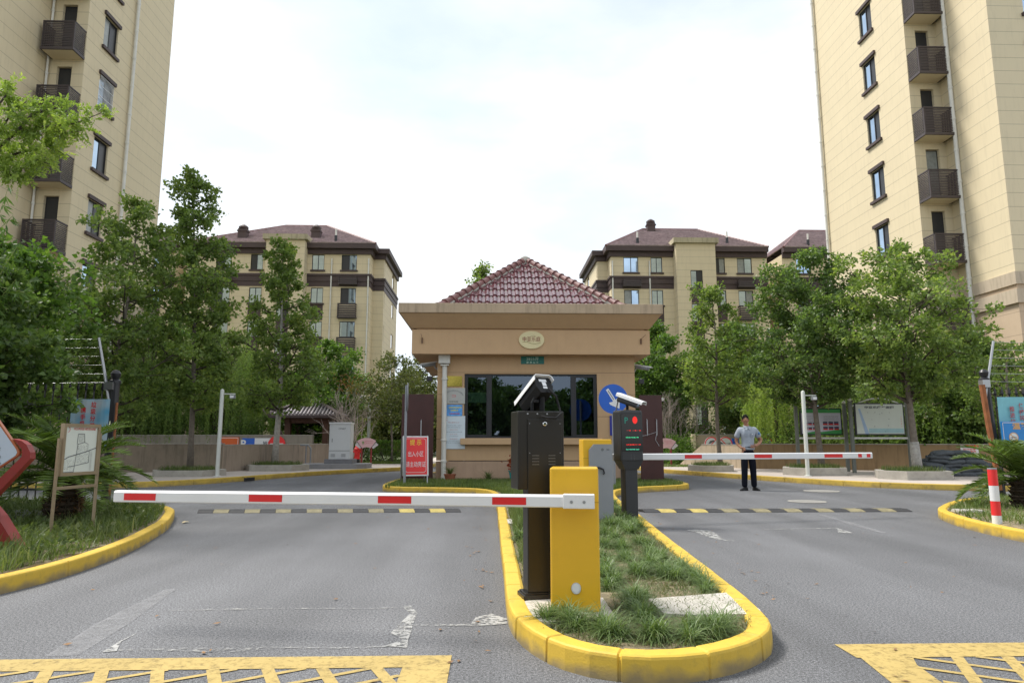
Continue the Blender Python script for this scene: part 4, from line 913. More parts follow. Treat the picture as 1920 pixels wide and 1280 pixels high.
# remove the placeholder arm and build it from the surveyed ends
for ob in [x for x in bpy.data.objects if x.name.startswith('boom_arm')]: bpy.data.objects.remove(ob)
Y_r,Y_l=4.15,4.64; pr=P(1113,940,Y_r); pl=P(222,928,Y_l); zc=(pr[1]+pl[1])/2; L_=math.hypot(pr[0]-pl[0],Y_r-Y_l)
def t_at(px):
    lo,hi=0,1
    for _ in range(40):
        m=(lo+hi)/2; x=pl[0]+(pr[0]-pl[0])*m; y=Y_l+(Y_r-Y_l)*m; d=ray(px,935); 
        if x/y<d[0]/d[1]: lo=m
        else: hi=m
    return lo*L_
arm('long white boom arm with four red patches across the left lane',(pl[0],Y_l),(pr[0],Y_r),zc,.074,[(t_at(241),t_at(300)),(t_at(473),t_at(535)),(t_at(713),t_at(775)),(t_at(925),t_at(988))],.18)
fa=(1.92,9.62); fb=(5.86,10.5); L2=math.hypot(fb[0]-fa[0],fb[1]-fa[1])
def t_far(px):
    lo,hi=0,1
    for _ in range(40):
        m=(lo+hi)/2; x=fa[0]+(fb[0]-fa[0])*m; y=fa[1]+(fb[1]-fa[1])*m; d=ray(px,855)
        if x/y<d[0]/d[1]: lo=m
        else: hi=m
    return lo*L2
fa0=(1.46,9.62-.46*.2234); Lx=math.hypot(fa[0]-fa0[0],fa[1]-fa0[1])
arm('white boom arm with red patches across the right lane in front of the guard',fa0,fb,.908,.09,[(Lx+t_far(a),Lx+t_far(c)) for a,c in ((1281,1313),(1411,1444),(1542,1576),(1605,1612),(1621,1628))],0)
def barrier_far():
    o=T('barrier_gate','taller yellow boom barrier with a grey front cover behind the yellow cabinet','boom barrier',(1.42,9.22,.10),R(4)); o.scale=(.91,.91,1.0)
    MB().bbox(-.225,.20,-.12,.18,0,1.05,.012).build('cabinet',M_yel,o)
    c=MB(); c.slab((-.145,-.165,-.0),(1,0,0),(0,0,1),[(0,0),(.345,0),(.345,.985),(.07,.985),(0,.91)],.044); cv=c.build('front_cover',M_grey,o)
    MB().box(-.2265,-.14,-.1225,-.1195,.80,.804).build('seam',mat('seam',(.3,.2,.05)),o)
    q=MB(); q.disc((.05,-.168,.915),(1,0,0),(0,0,1),.018,r0=.011); q.disc((.05,-.168,.915),(1,0,0),(0,0,1),.007); q.text('道闸',(.13,-.168,.915),(1,0,0),(0,0,1),h=.022); q.build('emblem',M_inkg,cv)
    h=MB(); h.tube([(-.14,-.19,.67),(-.09,-.2,.685),(0,-.2,.68),(.05,-.2,.66),(.065,-.2,.61),(.045,-.195,.60)],.013,8); h.build('handle',M_frame,o)
    MB().box(-.27,.24,-.2,.22,-.03,.003).build('base_plate',M_conc,o)
barrier_far()
def lpr_post():
    o=T('camera_pillar','tall dark pillar with keyhole door behind the yellow cabinet','camera pillar',(.315,4.66,.10),R(12)); o.scale=(1.12,1.05,.965)
    # base
    bs=MB(); bs.bbox(-.125,.125,-.10,.10,0,.02,.004); bs.bbox(-.105,.105,-.085,.085,.02,.052,.006); bs.bbox(-.095,.095,-.075,.075,.052,.062,.004); bs.build('base',M_bronze,o)
    MB().bbox(-.075,.085,-.06,.06,.06,.75,.006).build('column',M_bronze,o)
    # head cabinet tapers in at the bottom
    h=MB(); h.bbox(-.14,.145,-.085,.10,.74,1.27,.006); cab=h.build('cabinet',M_bronze,o)
    lo=MB(); t_=[(-.14,-.085),(.145,-.085),(.145,.10),(-.14,.10)]; u_=[(-.077,-.062),(.087,-.062),(.087,.062),(-.077,.062)]
    lo.add([(*p,.60) for p in u_]+[(*p,.743) for p in t_],[(i,(i+1)%4,4+(i+1)%4,4+i) for i in range(4)]); 
    d=MB(); d.bbox(-.082,.130,-.093,-.084,.70,1.215,.003); dr=d.build('door',M_bronze,o)
    k=MB(); k.add([(.022+r*math.cos(a),-y,1.183+r*math.sin(a)) for r,y in ((.0135,.094),(.0135,.102),(.009,.105)) for a in [2*PI*i/18 for i in range(18)]],[tuple(range(36,54))]+[(j*18+i,j*18+(i+1)%18,(j+1)*18+(i+1)%18,(j+1)*18+i) for j in range(2) for i in range(18)]); k.build('lock',mat('chrome',(.8,.8,.8),rough=.12,metal=1,var=.02),dr)
    v=MB()
    for x0 in (-.055,.045):
        for z in (.905,.925,.945,.965): v.box(x0,x0+.042,-.0965,-.0925,z,z+.005)
    v.build('vent_slots',mat('louvre_edge',(.16,.155,.15),rough=.35,metal=.5),dr)
    s=MB()
    for x in (-.08,-.02,.04): s.lathe([(.001,0),(.005,.002)],n=6); s.add([(x+.0055*math.cos(a),-.088,1.252+.0055*math.sin(a)) for a in [2*PI*i/10 for i in range(10)]],[tuple(range(10))])
    for x in (-.07,.118):
        for z in (1.185,.985): s.add([(x+.003*math.cos(a),-.0945,z+.003*math.sin(a)) for a in [2*PI*i/8 for i in range(8)]],[tuple(range(8))])
    s.build('screw',M_steel,o)
    # camera on top
    c=T('license_plate_camera','white topped dark camera tilted upward on the tall dark pillar','security camera',(.31,4.64,1.325),0); c.scale=(.95,.95,.95)
    D=Vector((-.42,.72,-.55)).normalized()      # looking down-left and away
    Ux_=Vector((.86,.5,.0)).normalized(); Ux_=(Ux_-D*Ux_.dot(D)).normalized(); Uu=Ux_.cross(D); 
    if Uu.z<0: Uu=-Uu
    C=Vector((.045,.0,.185))
    def fr_(pts,t0,t1,mi,mb,k0=1,k1=1):
        n=len(pts); A=[C+D*t0+Ux_*p[0]*k0+Uu*p[1]*k0 for p in pts]; B=[C+D*t1+Ux_*p[0]*k1+Uu*p[1]*k1 for p in pts]
        mb.add(A+B,[tuple(range(n)),tuple(range(n,2*n))[::-1]]+[(i,n+i,n+(i+1)%n,(i+1)%n) for i in range(n)],mi)
    bd=MB(); fr_([(-.070,.055),(.070,.055),(.072,-.02),(.05,-.075),(-.05,-.075),(-.072,-.02)],-.02,.235,0,bd); body=bd.build('camera_body',M_black,c)
    hd=MB(); prof=[(-.085,.02),(-.078,.055),(-.06,.068),(.06,.068),(.078,.055),(.085,.02),(.080,.02),(.073,.052),(.058,.062),(-.058,.062),(-.073,.052),(-.080,.02)]; fr_(prof,-.045,.275,0,hd); hd.build('sun_hood',M_white,body)
    st=MB(); E_=C-D*.0215
    st.rect(E_,Ux_,Uu,-.032,.032,.020,.042); st.rect(E_,Ux_,Uu,-.014,.02,-.018,.018); st.rect(E_,Ux_,Uu,-.018,.018,-.040,-.024); st.build('sticker',M_white,body)
    bk=MB(); bk.tube([(-.03,0,-.0),(-.03,0,.06),(.0,0,.12)],.012,8); bk.tube([(.04,0,0),(.04,0,.12)],.02,10); bk.box(-.07,.05,-.03,.03,-.002,.006); bk.lathe([(.001,0),(.02,.005),(.02,.02),(.001,.025)],(.0,-.02,.06),10); bk.build('bracket',M_black,c)
    cb=MB(); P0=C-D*.02-Uu*.04
    cb.tube([P0+Vector((.02,-.01,-.0)),P0+Vector((.07,-.05,-.06)),Vector((.155,-.08,.03)),Vector((.165,-.11,-.015)),Vector((.13,-.135,-.05)),Vector((.07,-.13,-.048)),Vector((.03,-.105,-.035))],.0085,8); cb.build('cable',M_black,c,smooth='auto')
lpr_post()
def display_post():
    o=T('display_post','charcoal post with a dark number display and white camera on top','display post',(1.87,9.30,.10),R(13)); o.scale=(.895,.895,.96)
    MB().bbox(-.10,.10,-.08,.10,0,.75,.01).build('column',M_char,o)
    MB().bbox(-.13,.13,-.12,.13,0,.015,.004).build('base',M_char,o)
    h=MB(); h.bbox(-.185,.185,-.13,.17,.78,1.50,.03); 
    h.add([(-.11,-.1,.68),(.11,-.1,.68),(.11,.12,.68),(-.11,.12,.68),(-.18,-.125,.81),(.18,-.125,.81),(.18,.165,.81),(-.18,.165,.81)],[(i,(i+1)%4,4+(i+1)%4,4+i) for i in range(4)]+[(0,1,2,3)])
    hd=h.build('display_head',M_char,o)
    s=MB(); s.box(-.172,.172,-.138,-.1305,.93,1.44); sc_=s.build('screen',mat('display_black',(.006,.006,.007),rough=.12,var=.05),hd)
    q=MB(); q.text('P',(-.09,-.1395,1.355),Ux,Uz,h=.085); q.build('letter_p',mat('led_teal',(.01,.16,.12),emit=.25),sc_)
    q=MB(); q.disc((.05,-.1395,1.36),(.8,0,0),(0,0,1),.05); q.build('stop_light',mat('led_red',(.75,.02,.015),emit=.3),sc_)
    for k,(z,cname,c_,tt,x) in enumerate(((1.215,'led_red2',(.9,.03,.02),'一位 一车一杆',.03),(1.12,'led_green',(.08,.8,.35),'欢迎光临 停',.0),(1.02,'led_red2',(.9,.03,.02),'减速慢行 停',.02),(.925+.03,'led_green2',(.1,.8,.5),'2019年9月12日',.0))):
        q=MB(); q.text(tt,(x,-.1395,z),Ux,Uz,w=.24 if k%2==0 else .21,h=.017,bold=.0); q.build('led_line',mat(cname,c_,emit=.45),sc_)
    g=MB()
    for i in range(4):
        for j in range(2): g.text('/',(-.02+j*.05,-.1315,.85-i*.022+.03),Ux,Uz,h=.014)
    g.build('speaker_grille',M_grey,hd)
    c=T('license_plate_camera','white camera aimed down right on the charcoal display post','security camera',(1.88,9.37,1.54),0); c.scale=(.9,.9,.9)
    D=Vector((.75,-.55,-.34)).normalized(); sv=D.cross(Vector((0,0,1))).normalized(); u=sv.cross(D); C=Vector((-.10,.1,.20))
    def ex(pts,t0,t1,mb):
        n=len(pts); mb.add([C+D*t0+sv*a+u*b_ for a,b_ in pts]+[C+D*t1+sv*a+u*b_ for a,b_ in pts],[tuple(range(n)),tuple(range(n,2*n))[::-1]]+[(i,n+i,n+(i+1)%n,(i+1)%n) for i in range(n)])
    m=MB(); ex([(-.07,.05),(.07,.05),(.07,-.03),(.05,-.06),(-.05,-.06),(-.07,-.03)],0,.33,m); bd=m.build('camera_body',M_char,c)
    m=MB(); ex([(-.09,.02),(-.085,.06),(-.06,.075),(.06,.075),(.085,.06),(.09,.02),(.082,.02),(.078,.056),(.058,.066),(-.058,.066),(-.078,.056),(-.082,.02)],-.03,.42,m); m.build('sun_hood',M_white,bd)
    m=MB(); 
    for a,b_,r in ((0,0,.03),(.04,-.02,.01),(-.04,-.02,.01)): m.disc(C+D*.332+sv*a+u*b_,sv,u,r,n=16)
    m.build('lens',M_glass,bd)
    m=MB(); m.tube([(0,0,0),(0,.0,.08),(-.02,.05,.15)],.022,8); m.box(-.05,.05,-.04,.04,-.01,.01); m.build('bracket',M_black,c)
    m=MB(); m.tube([C+Vector((-.02,0,-.04)),C+Vector((-.04,-.03,-.1)),Vector((-.18,-.03,.0)),Vector((-.2,-.02,-.08))],.01,6); m.build('cable',M_black,c)
display_post()
# concrete pads in the bed
for (pts,l_) in (([(978,1128),(1022,1118),(1130,1120),(1156,1158),(1030,1166),(984,1160)],'concrete pad'),([(1216,1122),(1370,1110),(1425,1142),(1428,1150),(1300,1152),(1245,1150)],'pad'),([(940,973),(985,972),(988,980),(945,981)],'pad')):
    a=[G(x,y,.12) for x,y in pts]; MB().prism(a,.06,.122).build('concrete_pad',mat('pale_concrete',(.50,.47,.42),rough=.85,var=.15,vs=5,dirt=.35,bump=.3,bs=60),kind='structure')

# ================================================================ FAR PAVEMENT FURNITURE
def wall_obj(name,pts_,z0,z1,th,label,m,cap=True,slope=None):
    a,c=Vector(pts_[0]),Vector(pts_[1]); U=(c-a).normalized(); L=(c-a).length; N_=(U.y,-U.x); o=T(name,label,'wall',(a.x,a.y,0))
    b=MB()
    if slope: # top slopes down over the last part
        top=[(0,z0),(L,z0),(L,z0+.05),(L-slope,z1),(0,z1)] if slope>0 else [(0,z0),(L,z0),(L,z1),(-slope,z1),(0,z0+.05)]
        A=[(a.x+U.x*u-N_[0]*n,a.y+U.y*u-N_[1]*n,z) for n in (0,th) for u,z in top]; n=5
        b.add(A,[tuple(range(n)),tuple(range(n,2*n))[::-1]]+[(i,n+i,n+(i+1)%n,(i+1)%n) for i in range(n)])
    else: b.obox((a.x,a.y),(U.x,U.y),N_,0,L,-th,0,z0,z1)
    b.build('wall_body',m,o,world=True)
    if cap: MB().obox((a.x,a.y),(U.x,U.y),N_,max(0,-(slope or 0)),L-max(0,(slope or 0)),-th-.01,.012,z1+.001,z1+.03).build('coping',M_conc,o,world=True)
    return o
wl0=(-12.6,22.3); wl1=(-8.75,22.9); wl2=(-7.3,27.6); wl3=(-6.35,30.8)
wall_obj('ramp_wall',[(-22,21.5),wl1],.1,1.02,.22,'stained concrete ramp wall behind the left street trees, nearer length',M_wall)
wall_obj('ramp_wall',[wl1,wl3],.1,.98,.22,'stained concrete ramp wall running back beside the white cabinet, with a sloping end',mat('ramp_wall_pale',(.33,.27,.215),rough=.85,var=.14,vs=1.3,drip=.45),slope=1.6)
yb=30.5; xa,za=P(300,817,yb); xb,_=P(586,817,yb)
rw=wall_obj('ramp_wall',[(-24,yb),(xb,yb)],.1,1.36,.25,'rear ramp wall on the left carrying the orange, blue and red signs',mat('ramp_wall_rear',(.25,.225,.185),rough=.85,var=.12,vs=1,drip=.35))
# handrail at end of left ramp wall
o=T('handrail','bent grey pipe rail at the end of the left ramp wall','handrail',(-7.6,27.0,0)); h=MB(); x0,z0=P(563,834,26.9); x1,_=P(583,838,26.9)
h.tube([(x0,26.9,z0+.0),(x1-.1,26.9,z0),(x1,26.9,z0-.12),(x1,26.9,.15)],.03,8); h.tube([(x1-.18,26.9,z0-.03),(x1-.18,26.9,.15)],.025,8); h.build('rail',M_grey,o,world=True)
def signrect(name,label,px0,px1,py0,py1,Y,m,th=.03,zmin=None):
    x0,zt=P(px0,py0,Y); x1,zb=P(px1,py1,Y); 
    if zmin: zb=zmin
    o=T(name,label,'sign',((x0+x1)/2,Y,(zt+zb)/2)); w_,h_=x1-x0,zt-zb; b=MB().box(-w_/2,w_/2,-th,0,-h_/2,h_/2).build('sign_face',m,o); return o,b,w_,h_,-th-.003
Ys=yb-.01
o,b,w_,h_,y_=signrect('construction_sign','orange sign with a white border on the rear ramp wall',411,448,819,834,Ys,mat('sign_orange',(.62,.11,.015),rough=.5),zmin=.45)
q=MB(); q.text('前方施工',(.16,y_,.0),Ux,Uz,w=.5,h=.2); 
for (u0,u1,v0,v1) in ((-w_/2+.03,w_/2-.03,h_/2-.05,h_/2-.03),(w_/2-.05,w_/2-.03,-h_/2,h_/2-.03)): q.rect((0,y_,0),Ux,Uz,u0,u1,v0,v1)
q.build('lettering',M_white,b); q=MB(); q.add([(-.45,y_,-.15),(-.15,y_,-.15),(-.3,y_,.2)],[(0,1,2)]); q.build('triangle',M_blue,b)
o,b,w_,h_,y_=signrect('parking_sign','blue and white parking exit sign on the rear ramp wall',455,513,821,834,Ys,M_white,zmin=.40)
q=MB(); q.rect((0,y_,0),Ux,Uz,-w_/2,-.14,-h_/2,h_/2); bb=q.build('blue_field',M_blue,b); q=MB(); q.text('P',(-.62,y_-.003,.18),Ux,Uz,h=.34,bold=.03); q.rect((-.74,y_-.003,-.2),Ux,Uz,0,.26,0,.14); q.build('letter',M_white,b)
q=MB(); q.text('地库',(.42,y_,.2),Ux,Uz,w=.42,h=.19,bold=.02); q.text('出 口',(.42,y_,-.1),Ux,Uz,w=.6,h=.19,bold=.02); q.build('lettering',M_inkg,b)
def circ(name,label,px,py,rpx,Y,kind):
    x,z=P(px,py,Y); r=rpx*Y/1300; o=T(name,label,'sign',(x,Y,z)); base=MB(); A=[2*PI*i/36 for i in range(36)]
    base.add([(r*math.cos(a),k,r*math.sin(a)) for k in (-.03,0) for a in A],[tuple(range(36)),tuple(range(36,72))]+[(i,(i+1)%36,36+(i+1)%36,36+i) for i in range(36)])
    b=base.build('sign_face',M_signred if kind=='noentry' else mat('sign_pale',(.62,.66,.68),rough=.4,var=.05),o); y=-.034
    if kind=='noentry': q=MB(); q.rect((0,y,0),Ux,Uz,-r*.75,r*.75,-r*.18,r*.14); q.build('bar',M_white,b); return
    q=MB(); q.disc((0,y,0),Ux,Uz,r,r0=r*.85); 
    if kind!='limit':
        s=1 if kind=='ped' else -1; u=Vector((.707,0,.707*s)); v=Vector((-.707*s,0,.707)); q.rect((0,y-.001,0),u,v,-r*.9,r*.9,-r*.06,r*.06)
    q.build('red_ring',M_signred,b); q=MB()
    if kind=='ped': q.add([(-.5*r,y-.002,.02*r),(-.2*r,y-.002,.45*r),(.3*r,y-.002,.55*r),(.5*r,y-.002,.3*r),(.1*r,y-.002,.25*r),(-.1*r,y-.002,.1*r)],[tuple(range(6))]); q.rect((-.6*r,y-.002,-.05*r),Ux,Uz,0,.4*r,-.05*r,.05*r)
    elif kind=='horn': q.add([(-.7*r,y-.002,.3*r),(-.3*r,y-.002,.08*r),(.3*r,y-.002,.08*r),(.7*r,y-.002,.16*r),(.7*r,y-.002,-.08*r),(.3*r,y-.002,0),(-.3*r,y-.002,0),(-.7*r,y-.002,-.15*r)],[tuple(range(8))])
    else: q.text('2.2m',(0,y-.002,.02*r),Ux,Uz,w=1.35*r,h=.5*r,bold=.01); q.add([(-.3*r,y-.002,.85*r),(.3*r,y-.002,.85*r),(0,y-.002,.6*r)],[(0,1,2)])
    q.build('pictogram',M_inkg,b)
circ('no_entry_sign','round red sign with a white bar on the rear ramp wall behind the slim tree',519,833,16,Ys-.03,'noentry')
yr=29.6; xr0,_=P(1303,815,yr)
wall_obj('ramp_wall',[(xr0,yr),(26,yr-1.5)],.1,1.38,.25,'rear ramp wall on the right carrying round red ringed signs',mat('ramp_wall_rear2',(.34,.28,.19),rough=.85,var=.12,vs=1,drip=.3))
MB_=MB().box(-.09,.05,-.05,.3,0,1.42).build('pillar',M_creamflat); o=T('wall_pillar','pale concrete end pillar of the right rear ramp wall','pillar',(xr0-.05,yr-.02,.0)); MB_.parent=o
wr=[P(1284,850,28.0)[0],P(1320,850,25.6)[0]]
wall_obj('ramp_wall',[(7.75,28.3),(9.35,24.9)],.1,.97,.22,'right ramp wall, short pale length with a sloping end beside the hedge',mat('ramp_wall_pale2',(.46,.38,.28),rough=.85,var=.1,vs=1.5,drip=.45),slope=-1.4)
wall_obj('ramp_wall',[(9.35,24.9),(21,19.6)],.1,1.0,.22,'long brown stained ramp wall behind the information boards',mat('ramp_wall_brown',(.30,.205,.11),rough=.85,var=.14,vs=.9,drip=.35))
Yq=yr-.35
circ('pedestrian_sign','round no-pedestrian sign, leftmost on the right rear ramp wall',1334,832,13.5,Yq,'ped'); circ('horn_sign','round no-horn sign behind the slim tree left of the guard',1360,832,13.5,Yq,'horn')
circ('height_sign','round 2.2m height limit sign just right of the guard',1437,831,12,Yq-.3,'limit')
o,b,w_,h_,y_=signrect('entrance_sign','blue and white rectangular sign between the no-horn sign and the guard',1372,1396,821.5,838,Yq,M_blue); q=MB(); q.rect((0,y_,0),Ux,Uz,.05,w_/2,-h_/2,h_/2); q.build('white_field',M_white,b); q=MB(); q.text('入口',(.16,y_-.003,0),Ux,Uz,w=.2,h=.12); q.build('lettering',M_inkg,b)
o,b,w_,h_,y_=signrect('flood_notice','small white and red notice on the brown ramp wall above the sandbags',1803,1832,834,849,22.0,M_white)
q=MB(); q.text('防汛物资',(-.0,y_,-.01),Ux,Uz,w=w_*.7,h=.05,bold=.02); q.text('请勿挪用',(-.0,y_,-.075),Ux,Uz,w=w_*.7,h=.05,bold=.02); q.add([(-w_/2,y_,h_/2),(w_/2,y_,h_/2),(w_/2,y_,h_/2-.07),(0,y_,h_/2-.03)],[(0,1,2,3)]); q.build('lettering',M_signred,b); o.rotation_euler[2]=R(-24)
# planters + slim poles
def planter(pts,z1,label):
    c=(sum(p[0] for p in pts)/len(pts),sum(p[1] for p in pts)/len(pts)); o=T('planter',label,'planter',(c[0],c[1],.13)); n=len(pts); L=[(p[0]-c[0],p[1]-c[1]) for p in pts]
    b=MB(); k=.80; kk=.78
    outer=L; inner=[(x*k,y*kk) for x,y in L]
    b.add([(*p,0) for p in outer]+[(*p,z1) for p in outer]+[(*p,z1) for p in inner]+[(*p,z1-.1) for p in inner],[(i,(i+1)%n,n+(i+1)%n,n+i) for i in range(n)]+[(n+i,n+(i+1)%n,2*n+(i+1)%n,2*n+i) for i in range(n)]+[(2*n+i,2*n+(i+1)%n,3*n+(i+1)%n,3*n+i) for i in range(n)])
    b.build('stone_rim',M_conc,o); MB().add([(*p,z1-.04) for p in inner],[tuple(range(n))]).build('soil_bed',M_soil,o)
    rng=np.random.default_rng(int(abs(c[0])*10)); m=900; q=rng.uniform(-1,1,(m,2)); mx=max(abs(p[0]) for p in inner); my=max(abs(p[1]) for p in inner)
    B=np.stack([q[:,0]*mx*.86,q[:,1]*my*.8,np.full(m,z1-.04)],1); V,Fc=bladegeo(B,rng.uniform(.06,.2,m),rng.normal(size=(m,3))*[.05,.05,0],np.full(m,.014),rng); npmesh('ground_cover',V,[Fc],L_grass,o)
    return o
def tp(px0,px1,pyb,dy=1.5,z=.13,ch=.18):
    a=G(px0,pyb,z); c=G(px1,pyb,z); y=(a[1]+c[1])/2; w_=c[0]-a[0]
    return [(a[0]+w_*ch,y),(c[0]-w_*ch,y),(c[0],y+dy*.5),(c[0]-w_*ch,y+dy),(a[0]+w_*ch,y+dy),(a[0],y+dy*.5)]
planter(tp(262,404,893.5),.17,'low stone planter round the leftmost pavement tree'); planter(tp(446,568,883.2),.2,'low stone planter round the tree in front of the gazebo')
planter(tp(1302,1392,884.5),.2,'low stone planter round the slim tree left of the guard'); planter(tp(1488,1612,892),.22,'low stone planter round the tree beside the slim camera pole'); planter(tp(1676,1815,900),.22,'low stone planter in front of the sandbags'); 
planter(tp(330,402,892.4+1.5,1.0),.1,'low slab of stone edging at the foot of the left camera pole') if False else None
def slimpole(px,pyb,pyt,label,cam_side=1,z0=.13,s=1.0):
    g=G(px,pyb,z0); _,zt=P(px,pyt,g[1]); o=T('camera_pole',label,'camera pole',(g[0],g[1],z0)); H_=zt-z0
    MB().lathe([(.10*s,0),(.10*s,.02),(.055*s,.03),(.055*s,H_-.03),(.04*s,H_),(.005,H_+.02)],n=14).build('pole',M_pole,o,smooth='auto')
    MB().box(min(0,cam_side*.38),max(0,cam_side*.38),-.015,.015,H_-.14,H_-.11).build('arm',M_pole,o); x=cam_side*.31
    MB().bbox(x-.07,x+.07,-.07,.05,H_-.26,H_-.16,.01).build('lamp_box',M_grey,o); MB().box(x-.05,x+.05,-.075,-.071,H_-.245,H_-.175).build('lamp_glass',M_white,o)
slimpole(407,892.6,730,'slim pale pole with a small box lamp on the left pavement'); slimpole(1515,892.3,733,'slim pale pole with a small box lamp on the right pavement')
def domepole(px,pyb,pyt,side,label):
    g=G(px,pyb,.13); _,zt=P(px,pyt,g[1]); o=T('camera_pole',label,'camera pole',(g[0],g[1],.13)); H_=zt-.13
    MB().lathe([(.09,0),(.075,.02),(.075,H_),(.01,H_+.01)],n=12).build('pole',M_pole,o,smooth='auto'); MB().box(min(0,side*.4),max(0,side*.4),-.02,.02,H_-.15,H_-.11).build('arm',M_pole,o)
    MB().lathe([(.10,0),(.11,.05),(.09,.12),(.02,.15)],(side*.36,0,H_-.11),12).build('camera_dome',M_white,o); MB().ell((side*.36,0,H_-.10),(.08,.08,.07)).build('lens',M_frame,o)
domepole(689.5,866.5,743,-1,'pale pole with a dome camera near the fire hydrant'); domepole(1230.5,868,747,1,'pale pole with a dome camera just right of the right maroon panel')
# electricity cabinet
g=G(637,866,.33); cy=25.6; x0,_=P(617,830,cy); x1,_=P(656.5,830,cy); _,zt=P(630,791.5,cy)
o=T('utility_cabinet','large light grey utility cabinet on a stone plinth in front of the gazebo','utility cabinet',((x0+x1)/2,cy,.13)); hw=(x1-x0)/2
MB().bbox(-hw,hw,0,.6,.33,zt-.13-.05,.01).build('cabinet_body',mat('cabinet_grey',(.62,.64,.655),rough=.5,var=.03),o); MB().bbox(-hw-.02,hw+.02,-.03,.63,zt-.13-.055,zt-.13,.01).build('roof_cap',M_white,o)
d=MB(); d.box(-hw+.01,hw-.01,-.004,.002,.63,.645); d.box(-hw+.10,-hw+.12,-.006,.0,.95,1.08); d.build('door_seam',M_inkg,o)
v=MB(); [v.box(cx-.08,cx+.08,-.006,-.002,z,z+.014) for cx in (-hw*.6,hw*.4) for z in (.42,.45,.48,.51)]; v.build('vent',M_grey,o)
q=MB(); q.text('CP687',(hw*.2,-.004,zt-.13-.23),Ux,Uz,w=.26,h=.07); q.build('lettering',M_inkg,o)
MB().prism([(-1.35,-.55),(.75,-.55),(1.05,-.25),(1.05,.9),(-1.0,.9),(-1.35,.55)],0,.17).build('plinth',mat('grey_stone',(.25,.25,.26),rough=.8,var=.15,vs=4),o); MB().box(-hw-.12,hw+.12,-.15,.75,.172,.33).build('upstand',mat('grey_stone2',(.2,.2,.215),rough=.8,var=.15,vs=4),o)
# fire hydrant
g=G(669,871,.13); o=T('fire_hydrant','red fire hydrant with black foot beside the pink fan sign','fire hydrant',(g[0],g[1],.13))
MB().lathe([(.13,0),(.12,.02),(.11,.24)],n=16).build('foot',M_frame,o); b=MB().lathe([(.12,.24),(.14,.26),(.12,.28),(.115,.62),(.145,.64),(.145,.67),(.11,.70),(.08,.78),(.03,.82),(.03,.86),(.01,.87)],n=18).build('body',M_signred,o,smooth='auto')
k=MB(); [k.tube([(s*.1,0,.56),(s*.2,0,.56)],.05,10) for s in (-1,1)]; k.tube([(0,-.1,.5),(0,-.17,.5)],.07,12); k.build('outlet_cap',M_signred,o); MB().tube([(-.2,-.03,.5),(-.17,-.05,.2)],.03,8).build('hose_stub',M_conc,o)
# fan shaped signs
def fansign(px,py,Y,label,sc_,green):
    x,z=P(px,py,Y); o=T('fan_sign',label,'sign',(x,Y,.13)); zc=z-.13-.33*sc_; r0,r1=.42*sc_,1.0*sc_; cz=zc-.42*sc_
    def fan(r0,r1,a0,a1,y,t_,m,name,par):
        A=[a0+(a1-a0)*i/14 for i in range(15)]; pts=[(r1*math.cos(a),cz+r1*math.sin(a)) for a in A]+[(r0*math.cos(a),cz+r0*math.sin(a)) for a in A[::-1]]; n=len(pts)
        b=MB(); k=14
        for yy in (y,y+t_): b.add([(p[0],yy,p[1]) for p in pts],[(i,i+1,n-2-i,n-1-i) for i in range(k)])
        b.add([(p[0],yy,p[1]) for yy in (y,y+t_) for p in pts],[(i,(i+1)%n,n+(i+1)%n,n+i) for i in range(n)]); return b.build(name,m,par)
    f=fan(r0,r1,R(52),R(128),-.02,.03,mat('fan_pink',(.66,.42,.44),rough=.5,var=.05),'fan_face',o)
    for a0,a1,s in ((R(37),R(51),1),(R(129),R(143),-1)): fan(r0*1.25,r1*.92,a0,a1,.0,.02,mat('fan_white',(.62,.58,.60),rough=.5,var=.3,vs=20),'fan_wing',o)
    q=MB(); q.text('严禁高空抛物',(.12*sc_,-.024,cz+.80*sc_),Ux,Uz,w=.5*sc_,h=.05*sc_); q.text('小区是我家 安全靠大家',(.2*sc_,-.024,cz+.68*sc_),Ux,Uz,w=.46*sc_,h=.04*sc_)
    if not green: q.disc((-.08*sc_,-.024,cz+.68*sc_),Ux,Uz,.07*sc_,r0=.055*sc_)
    q.build('lettering',mat('fan_red',(.55,.1,.12)),f)
    q=MB(); q.disc((-.22*sc_,-.023,cz+.72*sc_),Ux,Uz,.07*sc_); q.rect((-.25*sc_,-.023,cz+.58*sc_),Ux,Uz,0,.06*sc_,0,.08*sc_); q.build('picture',mat('fan_green',(.2,.3,.12)),f)
    for s in (-1,1):
        MB().box(s*.30*sc_-.03,s*.30*sc_+.03,0,.05,0,zc+.1*sc_).build('leg',mat('leg_red',(.25,.03,.03),rough=.6),o)
        e=MB(); a=R(90-s*38); e.tube([(r0*math.cos(a),-.024,cz+r0*math.sin(a)),(r1*math.cos(a),-.024,cz+r1*math.sin(a))],.012*sc_,4); e.build('fan_edge',M_frame,f)
fansign(687.5,828,29.0,'pink fan shaped sign on red legs beside the fire hydrant',.66,False); fansign(1248.5,829,27.2,'pink fan shaped sign with a green motif right of the guardhouse',.66,True)
